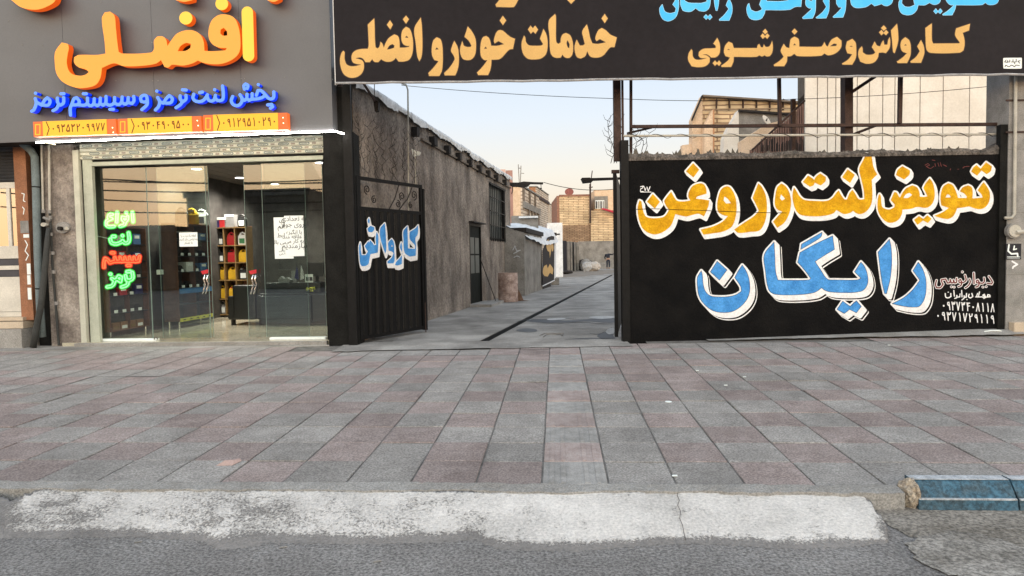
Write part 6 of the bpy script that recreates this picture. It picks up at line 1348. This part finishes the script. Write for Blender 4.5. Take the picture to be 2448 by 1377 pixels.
# person bending at the far end
DP = 60; pa = WF.atz(1454, 643, 0); pxm = pa[0]; DP = pa[1]
per = thing('person', 'person in dark blue clothes seen from behind bending forward with one arm out', 'person', WF, (pxm, DP, 0))
def skin_mesh(name, verts, edges, radii, mt, label=None):
    me = bpy.data.meshes.new(name); me.from_pydata(verts, edges, []); o = bpy.data.objects.new(name, me); COL.objects.link(o)
    o.modifiers.new('s', 'SKIN'); 
    for i, r_ in enumerate(radii): me.skin_vertices[0].data[i].radius = r_ if isinstance(r_, tuple) else (r_, r_)
    me.skin_vertices[0].data[0].use_root = True; s = o.modifiers.new('u', 'SUBSURF'); s.levels = 2; s.render_levels = 2
    dg = bpy.context.evaluated_depsgraph_get(); dg.update(); m2 = bpy.data.meshes.new_from_object(o.evaluated_get(dg)); bpy.data.objects.remove(o)
    m2.materials.clear(); m2.materials.append(mt); return part(name, m2, None, per, label, smooth=True) if False else _linkp(m2, name, label)
def _linkp(m2, name, label):
    o = bpy.data.objects.new(name, m2); COL.objects.link(o); o.parent = per; setp(o, label)
    for p in m2.polygons: p.use_smooth = True
    return o
m_skin = M('skin', (.30, .17, .11), .6, .1); m_jeans = M('navy_trousers', (.014, .02, .035), .8, .2, 9); m_shirt = M('dark_blue_shirt', (.012, .014, .022), .8, .2, 9)
body_v = [(0, 0, .88), (0, .08, 1.12), (0, .26, 1.30), (0, .40, 1.30), (0, .52, 1.22), (0, .62, 1.14), (.17, .26, 1.32), (.42, .30, 1.30), (.58, .32, 1.38), (.62, .33, 1.40), (-.18, .28, 1.28), (-.24, .42, 1.05), (-.18, .52, .85), (-.17, .54, .77),
          (.10, 0, .84), (.11, .0, .46), (.10, .02, .09), (.11, -.13, .03), (-.10, 0, .84), (-.09, .02, .46), (-.10, .04, .09), (-.11, -.10, .03)]
body_e = [(0, 1), (1, 2), (2, 3), (3, 4), (4, 5), (2, 6), (6, 7), (7, 8), (8, 9), (2, 10), (10, 11), (11, 12), (12, 13), (0, 14), (14, 15), (15, 16), (16, 17), (0, 18), (18, 19), (19, 20), (20, 21)]
body_r = [(.13, .10), (.14, .10), (.14, .10), .06, .10, .085, .07, .045, .035, .04, .07, .045, .035, .04, .085, .06, .042, .035, .085, .06, .042, .035]
skin_mesh('body', body_v, body_e, body_r, m_skin)
skin_mesh('trousers', [(0, 0, .92), (0, 0, .86), (.10, 0, .82), (.11, 0, .46), (.10, .02, .12), (-.10, 0, .82), (-.09, .02, .46), (-.10, .04, .12)], [(0, 1), (1, 2), (2, 3), (3, 4), (1, 5), (5, 6), (6, 7)], [(.16, .13), (.16, .13), .11, .08, .065, .11, .08, .065], m_jeans)
skin_mesh('shirt', [(0, 0, .93), (0, .08, 1.12), (0, .26, 1.31), (.17, .26, 1.33), (.42, .30, 1.31), (.57, .31, 1.38), (-.18, .28, 1.29), (-.24, .42, 1.06), (-.19, .5, .9)], [(0, 1), (1, 2), (2, 3), (3, 4), (4, 5), (2, 6), (6, 7), (7, 8)], [(.165, .13), (.19, .13), (.18, .12), .09, .065, .05, .09, .065, .05], m_shirt)
skin_mesh('hair', [(0, .60, 1.17), (0, .66, 1.12)], [(0, 1)], [.10, .085], m_dark)
skin_mesh('shoe', [(.11, .05, .05), (.11, -.02, .05)], [(0, 1)], [.055, .05], m_dark); skin_mesh('shoe', [(-.10, .07, .05), (-.10, 0, .05)], [(0, 1)], [.055, .05], m_dark)

# ------------------------------------------------------------------ far buildings at the end of the lane
def mbrick(name, c1, c2, mort, scale=1., rh=.11, bw_=.42, ms=.018):
    m = bpy.data.materials.new(name); MATS[name] = m; m.use_nodes = True; N = m.node_tree.nodes; L = m.node_tree.links; b = N['Principled BSDF']; b.inputs['Roughness'].default_value = .95; b.inputs['Specular IOR Level'].default_value = .2
    g = N.new('ShaderNodeNewGeometry'); s = N.new('ShaderNodeSeparateXYZ'); L.new(g.outputs['Position'], s.inputs[0]); ad = N.new('ShaderNodeMath'); L.new(s.outputs['X'], ad.inputs[0]); L.new(s.outputs['Y'], ad.inputs[1])
    nz_ = N.new('ShaderNodeTexNoise'); nz_.inputs['Scale'].default_value = 1.3; nz_.inputs['Detail'].default_value = 5; L.new(g.outputs['Position'], nz_.inputs['Vector'])
    ma = N.new('ShaderNodeMath'); ma.operation = 'MULTIPLY_ADD'; ma.inputs[1].default_value = .12; L.new(nz_.outputs[0], ma.inputs[0]); L.new(s.outputs['Z'], ma.inputs[2])
    c = N.new('ShaderNodeCombineXYZ'); L.new(ad.outputs[0], c.inputs[0]); L.new(ma.outputs[0], c.inputs[1])
    t = N.new('ShaderNodeTexBrick'); t.inputs['Color1'].default_value = (*c1, 1); t.inputs['Color2'].default_value = (*c2, 1); t.inputs['Mortar'].default_value = (*mort, 1); t.inputs['Scale'].default_value = scale; t.inputs['Mortar Size'].default_value = ms; t.inputs['Row Height'].default_value = rh; t.inputs['Brick Width'].default_value = bw_; t.inputs['Mortar Smooth'].default_value = .3
    L.new(c.outputs[0], t.inputs['Vector'])
    r_ = N.new('ShaderNodeMapRange'); r_.inputs['From Min'].default_value = .35; r_.inputs['From Max'].default_value = .65; r_.inputs['To Min'].default_value = .72; r_.inputs['To Max'].default_value = 1.15; L.new(nz_.outputs[0], r_.inputs[0])
    v = N.new('ShaderNodeVectorMath'); v.operation = 'SCALE'; L.new(t.outputs[0], v.inputs[0]); L.new(r_.outputs[0], v.inputs['Scale']); L.new(v.outputs[0], b.inputs['Base Color'])
    bp = N.new('ShaderNodeBump'); bp.inputs['Strength'].default_value = .8; bp.inputs['Distance'].default_value = .03; L.new(v.outputs[0], bp.inputs['Height']); L.new(bp.outputs[0], b.inputs['Normal']); return m
mb_y = mbrick('far_yellow_brick', (.70, .55, .35), (.60, .45, .28), (.26, .17, .11), 1., .17, 1.0, .03)
mb_o = mbrick('old_tan_brick', (.42, .30, .19), (.31, .21, .13), (.14, .09, .065), 1., .13, .5, .035)
mb_g = mbrick('pale_striped_brick', (.62, .54, .44), (.54, .46, .37), (.28, .22, .18), 1., .26, 3.0, .05)
D1 = DB+4
yb = blk('brick_house', 1337, 466, 1412, 536, D1, 9, mb_y, 'yellow brick house with a round dish on its flat roof closing the lane', 'house', z0=2.0)
part('brick_edge', MB().box(WF.aty(1337, 466, D1)[0]-.25, WF.aty(1337, 466, D1)[0]-.005, D1+.02, D1+9, 0, WF.aty(1337, 468, D1)[1]), M('reddish_edge', (.25, .13, .09), .9, .2), yb)
part('old_brick_base', MB().box(WF.aty(1345, 536, D1)[0], WF.aty(1480, 536, D1)[0], D1-.06, D1-.003, 1.5, WF.aty(1400, 538, D1)[1]), mb_o, yb)
part('parapet_line', MB().box(WF.aty(1337, 466, D1)[0], WF.aty(1410, 466, D1)[0], D1-.05, D1+.3, WF.aty(1370, 470, D1)[1], WF.aty(1370, 465, D1)[1]), M('reddish_edge', (.25, .13, .09), .9, .2), yb)
a = WF.aty(1361, 466, D1+1); P = [(a[0]+.45*math.cos(t)*1.0, a[1]+.32+.36*math.sin(t)) for t in np.linspace(0, 2*math.pi, 18)[:-1]]; part('roof_dish', MB().prism(P, 'y', D1+1, D1+1.1), M('rusty_dish', (.22, .08, .07), .7, .2), yb)
yb2 = blk('brick_house', 1412.5, 503, 1480, 560, D1-.4, 8, mb_y, 'lower yellow brick house with upper window and red awning', 'house', z0=2.0)
part('upper_floor', MB().box(WF.aty(1421, 455, D1+1.5)[0], WF.aty(1520, 455, D1+1.5)[0], D1+1.5, D1+8, 3, WF.aty(1440, 454, D1+1.5)[1]), m_sand, yb2)
part('dark_lintel', MB().box(WF.aty(1421, 470, D1+1.4)[0], WF.aty(1453, 470, D1+1.4)[0], D1+1.4, D1+1.49, WF.aty(1440, 499, D1+1.4)[1], WF.aty(1440, 469, D1+1.4)[1]), m_greyw, yb2)
a = WF.aty(1423, 479, D1+1.3); c = WF.aty(1445, 499, D1+1.3); wn = part('window', MB().box(a[0], c[0], D1+1.3, D1+1.38, c[1], a[1]), m_paper, yb2)
for k in range(4): w_ = (c[0]-a[0])/4; part('pane', MB().box(a[0]+w_*k+.05, a[0]+w_*(k+1)-.03, D1+1.27, D1+1.295, c[1]+.05, a[1]-.09), m_jg if k % 2 else m_jd, yb2, par=wn)
part('gutter', MB().tube([WP(1411, 440, D1-.6), WP(1411, 534, D1-.6)], .10, 6), m_rust, yb2)
part('red_awning', MB().prism([(p[0], p[2]) for p in (WP(1435, 499, D1-1), WP(1443, 498, D1-1), WP(1480, 508, D1-1), WP(1480, 513, D1-1))], 'y', D1-1.2, D1-.6), M('red_awning', (.42, .02, .05), .6, .1), yb2)
an = thing('tv_antenna', 'thin antenna mast with crossbars above the yellow brick roofs', 'antenna', WF, WP(1411, 466, D1)); part('mast', MB().tube([WP(1411, 466, D1), WP(1412, 438, D1), WP(1416, 408, D1)], .05, 5), m_rust, an); part('crossbar', MB().tube([WP(1408, 449, D1), WP(1417, 447, D1)], .05, 5), m_rust, an)
an = thing('tv_antenna', 'pair of tall faint masts above the left side of the lane', 'antenna', WF, WP(1242, 438, 60)); part('mast', MB().tube([WP(1241.5, 440, 60), WP(1239, 393, 60)], .04, 5), m_stone, an); part('mast', MB().tube([WP(1244, 440, 60), WP(1245.5, 396, 60)], .04, 5), m_stone, an); part('crossbar', MB().tube([WP(1239, 402, 60), WP(1245, 402, 60)], .04, 5), m_stone, an); part('crossbar', MB().tube([WP(1245, 414, 60), WP(1253, 414.5, 60)], .03, 5), m_stone, an)
# left row of houses, facing the lane (their long faces recede along the lane)
def lane_house(label, pxl, pxc, pxr, pyt, D, side_mt, face_mt, pyr=None, floors=(), nm='house'):
    """front face pxl..pxc at distance D, lane side receding from pxc to pxr"""
    a = WF.aty(pxl, pyt, D); c = WF.aty(pxc, pyt, D); o = Vector((c[0], D, 0)); v = o-AF.o; fx, fy = v.dot(AF.X), v.dot(AF.Y); ye = AF.atx(pxr, 520, fx)[0]; zt_ = c[1]
    t = thing(nm, label, 'house', AF, (fx, fy, 0)); w_ = c[0]-a[0]
    part('side_wall', MB().box(fx-w_, fx-.003, fy, ye, .5, zt_), side_mt, t); part('lane_wall', MB().box(fx, fx+.12, fy+.01, ye, .5, zt_-.05), face_mt, t); part('parapet', MB().box(fx-w_, fx+.2, fy-.05, ye, zt_, zt_+.12), m_greyw, t)
    for (f0, f1, z0f, z1f, mt) in floors: part('facade_strip', MB().box(fx+.125, fx+.26, fy+(ye-fy)*f0, fy+(ye-fy)*f1, .5+(zt_-.5)*z0f, .5+(zt_-.5)*z1f), mt, t)
    return t
lane_house('pale cream house with pilastered lane front, nearest of the far left row', 1215, 1244, 1286, 446, 48, m_sand, mb_g, floors=[(0, 1, .74, .82, m_greyw)]+[(k*.2+.06, k*.2+.10, .1, .74, m_ledge) for k in range(1, 5)]+[(k*.33+.01, k*.33+.04, .82, .98, m_ledge) for k in range(3)])
lane_house('taller striped brick house behind the pilastered one in the far left row', 1264, 1280, 1310, 447, 78, M('orange_brick_side', (.30, .15, .08), .9, .2), mb_g, floors=[(0, 1, .86, .90, m_rust)])
lane_house('plain pale house last in the far left row', 1300, 1311, 1325, 487, 120, m_sand, mb_g)
pk = blk('pink_house', 1195, 405, 1209, 440, 40, 4, M('pink_render', (.52, .36, .32), .9, .1, 2), 'small pinkish block peeping over the end of the long low building', 'house', z0=0)
part('side_wall', MB().box(WF.aty(1209.2, 405, 40)[0], WF.aty(1225, 415, 43)[0], 40.05, 44, 0, WF.aty(1217, 412, 41)[1]), M('rose_render', (.34, .20, .17), .9, .1, 2), pk)
rb = blk('rubble_roof', 1222, 516, 1287, 533, 27, 3, m_greyw, 'heap of old grey roof slabs above the white tarpaulin', 'roof slabs', z0=1.8)
part('white_edge', MB().box(WF.aty(1240, 516, 26.9)[0], WF.aty(1286, 516, 26.9)[0], 26.85, 26.98, WF.aty(1260, 521, 26.9)[1], WF.aty(1260, 517, 26.9)[1]), m_snow, rb)
# dark beams reaching over the lane
bm1 = thing('roof_beam_arm', 'ragged dark beam reaching over the lane from the end of the rendered building', 'beam', WF, WP(1260, 438, 22.8))
part('beam', MB().prism([(p[0], p[2]) for p in (WP(1218, 437, 22.8), WP(1240, 437, 22.8), WP(1252, 434.5, 22.8), WP(1275, 436, 22.8), WP(1299, 436.5, 22.8), WP(1298, 440.5, 22.8), WP(1268, 440, 22.8), WP(1262, 446, 22.8), WP(1250, 448, 22.8), WP(1220, 445, 22.8))], 'y', 22.7, 22.9), m_dark, bm1)
part('hanging_bulb', MB().tube([WP(1293, 440, 22.8), WP(1293.5, 447, 22.8)], .012, 5), m_dark, bm1); part('hanging_bulb', MB().lathe(WP(1293.5, 450.5, 22.8), [(.01, -.03), (.035, 0), (.01, .04)], 8), m_dark, bm1)
part('drooping_cable', MB().tube([WP(1225, 446, 22.8), WP(1226, 455, 22.8), WP(1223, 464, 22.8)], .015, 5), m_rust, bm1)
bm2 = thing('lamp_arm', 'dark horizontal arm with a flat lamp head reaching in from behind the right gate post', 'beam', WF, WP(1430, 432, 14))
part('arm', MB().prism([(p[0], p[2]) for p in (WP(1405, 427, 14), WP(1480, 425, 14), WP(1480, 430, 14), WP(1410, 433, 14))], 'y', 13.9, 14), m_dark, bm2); part('lamp_head', MB().prism([(p[0], p[2]) for p in (WP(1389, 427.5, 14), WP(1407, 427, 14), WP(1416, 431, 14), WP(1414, 436, 14), WP(1394, 438, 14))], 'y', 13.8, 14.1), m_dark, bm2)

# ------------------------------------------------------------------ buildings above the painted wall
DR = 26
big = thing('white_clad_building', 'big white clad building with vertical panel joints behind the painted wall', 'building', WF, (13, DR-6, 0))
DW = 17; xs = [1924, 1954, 1978, 1998, 2049, 2078, 2110, 2139, 2199, 2254, 2317, 2398]
for k in range(len(xs)-1):
    a = WF.aty(xs[k], 300, DW)[0]; c = WF.aty(xs[k+1], 300, DW)[0]; part('cladding_panel', MB().box(a+.012, c-.012, DW, DW+.05, 1.5, 8), m_cladding, big)
a = WF.aty(1923, 300, DW)[0]; c = WF.aty(2398, 300, DW)[0]; part('wall', MB().box(a, c, DW+.055, DW+.4, 0, 8), M('joint_shadow', (.10, .09, .08), .9, .1), big)
a = WF.aty(2398, 300, DW)[0]; part('corner_post', MB().box(a, a+.6, DW-.2, DW+.5, 0, 8), m_greyw, big)
hb = thing('stepped_brick_house', 'tall stepped yellow brick house with a slanted sandy gable behind the painted wall', 'house', WF, (8, DR, 0))
def poly(name, pts, D, depth, mt, root, label=None):
    return part(name, MB().prism([(WF.aty(x, y, D)[0], WF.aty(x, y, D)[1]) for x, y in pts], 'y', D, D+depth), mt, root, label)
poly('brick_front', [(1680, 227), (1925, 243), (1925, 380), (1680, 380)], DR, .5, mb_y, hb)
poly('sandy_gable', [(1655, 284), (1679.5, 228), (1679.5, 380), (1655, 380)], DR-.02, .5, m_sand, hb)
poly('sandy_buttress', [(1684, 300), (1704, 262), (1704, 380), (1684, 380)], DR-.4, .35, m_sand, hb)
poly('sandy_buttress', [(1704.5, 262), (1708, 262), (1708, 380), (1704.5, 380)], DR-.4, .35, M('orange_edge', (.42, .22, .12), .9, .1), hb)
for x in (1713, 1744, 1777, 1809, 1841, 1873): poly('pier_strip', [(x, 236), (x+1.6, 236), (x+1.6, 262), (x, 262)], DR-.14, .13, m_rust, hb)
poly('string_course', [(1682, 260), (1925, 257), (1925, 259.5), (1682, 263)], DR-.16, .01, m_mortar, hb); poly('roof_line', [(1680, 226), (1925, 242), (1925, 246), (1680, 230)], DR-.2, .19, m_ledge, hb); poly('roof_line', [(1655, 283), (1679, 227), (1681, 229), (1656, 288)], DR-.2, .17, m_dark, hb)
gb = thing('grey_gable_house', 'lower house with white gable end and grey plastered flank behind the painted wall', 'house', WF, (10, DR-3, 0))
poly('white_gable', [(1729, 380), (1731, 330), (1742, 305), (1766.5, 263), (1766.5, 380)], DR-3, .4, m_cladding, gb); poly('grey_flank', [(1767, 262), (1890, 272), (1890, 380), (1767, 380)], DR-2.98, .4, m_greyw, gb)
poly('roof_edge', [(1767, 261), (1895, 270), (1895, 275), (1767, 266)], DR-3.1, .1, m_dark, gb)
lo = thing('low_sandy_wall', 'low sandy wall left of the stepped brick house', 'wall', WF, (6.5, DR, 0)); poly('wall', [(1631, 347), (1654.5, 344), (1654.5, 380), (1631, 380)], DR+.1, .3, m_sand, lo)
ob_ = thing('sandy_ramp_wall', 'sandy orange wall rising diagonally before the grey house', 'wall', WF, (10, DR-5, 0)); poly('wall', [(1771, 380), (1771, 338), (1800, 318), (1835, 296), (1860, 290), (1860, 380)], DR-4.5, .3, m_sand, ob_)
sf = thing('corrugated_fence', 'brown corrugated sheet fence rising to the right before the white building', 'fence', WF, (10.5, DR-8, 0))
DFc = 16.5
ed = [(1788, 364), (1815, 344), (1840, 324), (1862, 302), (1885, 284), (1905, 262), (1922, 246)]
for k in range(22):
    xa = 1792+k*5.9; yt = np.interp(xa+3, [e[0] for e in ed], [e[1] for e in ed]); xb = xa+5.9; 
    if yt > 360: continue
    a = WF.aty(xa, yt, DFc); c = WF.aty(xb, yt, DFc); w_ = c[0]-a[0]; xq = a[0]
    part('sheet_rib', MB().prism([(xq+.003, DFc), (xq+w_*.2, DFc-.035), (xq+w_*.6, DFc-.035), (xq+w_*.8, DFc), (xq+w_-.003, DFc), (xq+w_-.003, DFc+.01), (xq+.003, DFc+.01)], 'z', 1.0, a[1]), m_brownm, sf)
for k in range(26):
    x = 1820+k*4.0+random.uniform(-1, 1); part('dark_stake', MB().tube([WP(x, 362, 14.5), WP(x+random.uniform(-1, 1), 362-random.uniform(14, 34), 14.5)], .012, 4), m_dark, sf)
for k in range(7): x = 1908+k*2.3; part('dark_stake', MB().tube([WP(x, 262, 16.6), WP(x+.3, 240-k*2.4, 16.6)], .012, 4), m_dark, sf)
sd = thing('satellite_dish', 'small pale satellite dish on the grey house flank', 'satellite dish', WF, WP(1833, 290, DR-3.3)); c = WP(1832, 288, DR-3.3); part('dish', MB().prism([(c[0]+.09*math.cos(t)-.05*math.sin(t)*2, c[2]+.17*math.sin(t)) for t in np.linspace(0, 2*math.pi, 16)[:-1]], 'y', DR-3.35, DR-3.3), m_cladding, sd); part('dish_arm', MB().tube([WP(1831, 290, DR-3.3), WP(1834, 284, DR-3.5)], .02, 5), m_dark, sd)

# ------------------------------------------------------------------ the other side of the street (behind the camera, mirrored in the panes)
def mirr(px, py, D):
    c = Vector((0, 0, CAMZ)); d = _f+_R*((px-1224)/FPX)-_U*((py-688.5)/FPX); p = c+d*((D-c.y)/d.y); n_ = SF.Y; q = p-n_*2*((p-SF.o).dot(n_)); return q
m_opp = M('street_side_render', (.16, .14, .12), .9, .2, 1.5)
def opp(x0, x1, yt, D, label, mt=m_opp):
    a = mirr(x0, yt, D); c = mirr(x1, yt, D); t = thing('opposite_building', label, 'building', WF, ((a.x+c.x)/2, min(a.y, c.y), -.24)); lo_, hi_ = sorted((a.x, c.x)); yb_ = (a.y+c.y)/2
    part('wall', MB().box(lo_, hi_, yb_-8, yb_, -.24, max(a.z, .5)), mt, t); part('parapet', MB().box(lo_-.12, hi_+.12, yb_+.003, yb_+.14, a.z-.3, a.z+.05), m_greyw, t)
    for k in range(3): x = lo_+(hi_-lo_)*(k+.25)/3; wn = part('window', MB().box(x, x+1.1, yb_+.002, yb_+.05, .8, 1.9), m_jd, t); part('sill', MB().box(x-.05, x+1.15, yb_+.052, yb_+.1, .74, .8), m_stone, t, par=wn)
    return t
opp(60, 424, 547, 38, 'low building across the street, mirrored behind the neon sign'); opp(425, 742, 458, 37, 'taller flat roofed building across the street, mirrored in the doors'); opp(760, 960, 618, 39, 'low wall building across the street, mirrored at the right jamb'); opp(962, 1500, 560, 40, 'plain building across the street opposite the gateway'); opp(1502, 2500, 540, 40, 'long plain building across the street opposite the painted wall')
for k, (ya, yb_, D) in enumerate(((420, 414, 30), (441, 437, 30), (460, 470, 29), (494, 486, 31), (408, 425, 28))):
    a = mirr(0, ya, D); c = mirr(1000, yb_, D); wire('power_line', [tuple(a), tuple(c)], .03, ('upper', 'second', 'third', 'lowest', 'slanting')[k]+' power line along the far side of the street, mirrored in the shop panes', sag=.35, group='power lines across the street')

# ------------------------------------------------------------------ litter
def onwalk(px, py): x, y = PF.atz(px, py, 0); 
def wpt(px, py):
    z = -.13
    for _ in range(6): x, y = WF.atz(px, py, z); v = Vector((x, y, 0))-PF.o; z = -.135+SLOPE*v.dot(PF.Y)
    return x, y, z
x, y, z = wpt(540, 1112)
solo('crumpled_wrapper', MB().add([(x-.06, y-.02, z+.003), (x+.05, y-.02, z+.003), (x+.085, y+.05, z+.012), (x-.02, y+.06, z+.012), (x-.0, y+.0, z+.035), (x+.05, y+.02, z+.03), (x+.07, y+.06, z+.028)], [(0, 1, 4), (1, 5, 4), (1, 2, 5), (2, 6, 5), (5, 6, 3, 4), (0, 4, 3)]), M('pink_grey_wrapper', (.34, .25, .23), .7, .1), 'crumpled pinkish wrapper on the near paving tiles left of centre', 'litter', base=(x, y, z))
for k, (px, py, a, lb) in enumerate(((1613, 1139, .3, 'white speck at the edge of the tiles near the ramp crack'), (1735, 922, .1, 'flat white scrap on the tiles before the painted wall'), (1780, 902, 1., 'small white scrap right of the flat one'), (2125, 826, .2, 'white cigarette end near the foot of the painted wall'), (1667, 887, .5, 'tiny pale scrap on a joint before the painted wall'), (1598, 961, 0, 'flat round pale disc pressed on a grey tile'))):
    x, y, z = wpt(px, py); solo('litter_scrap', MB().box(x-.016, x+.016, y-.007, y+.007, z+.003, z+.008) if k < 5 else MB().lathe((x, y, z+.001), [(.03, 0), (.03, .004)], 12), m_paper, lb, 'litter', base=(x, y, z))
for k, (px, py, lb) in enumerate(((678, 1308, 'white cigarette end on the asphalt left of centre'), (902, 1342, 'white cigarette end on the asphalt nearest the middle'), (330, 1296, 'pale match on the asphalt at the left'), (2415, 1265, 'pair of white scraps on the mud at the right'))):
    x, y = WF.atz(px, py, -.236); solo('cigarette_end', MB().tube([(x-.018, y-.004, -.235), (x+.018, y+.006, -.235)], .004, 6), m_stone, lb, 'litter')
x, y, z = wpt(1757, 810); sx2 = MB(); sx2.lathe((x, y, z), [(.02, 0), (.035, .01), (.02, .03), (.005, .035)], 8); solo('ochre_stone', sx2, m_beige, 'small ochre stone at the foot of the painted wall', 'stone', base=(x, y, z))
for o_ in bpy.data.objects:
    if o_.type == 'MESH' and o_.name.startswith(('alley_ground',)): pass
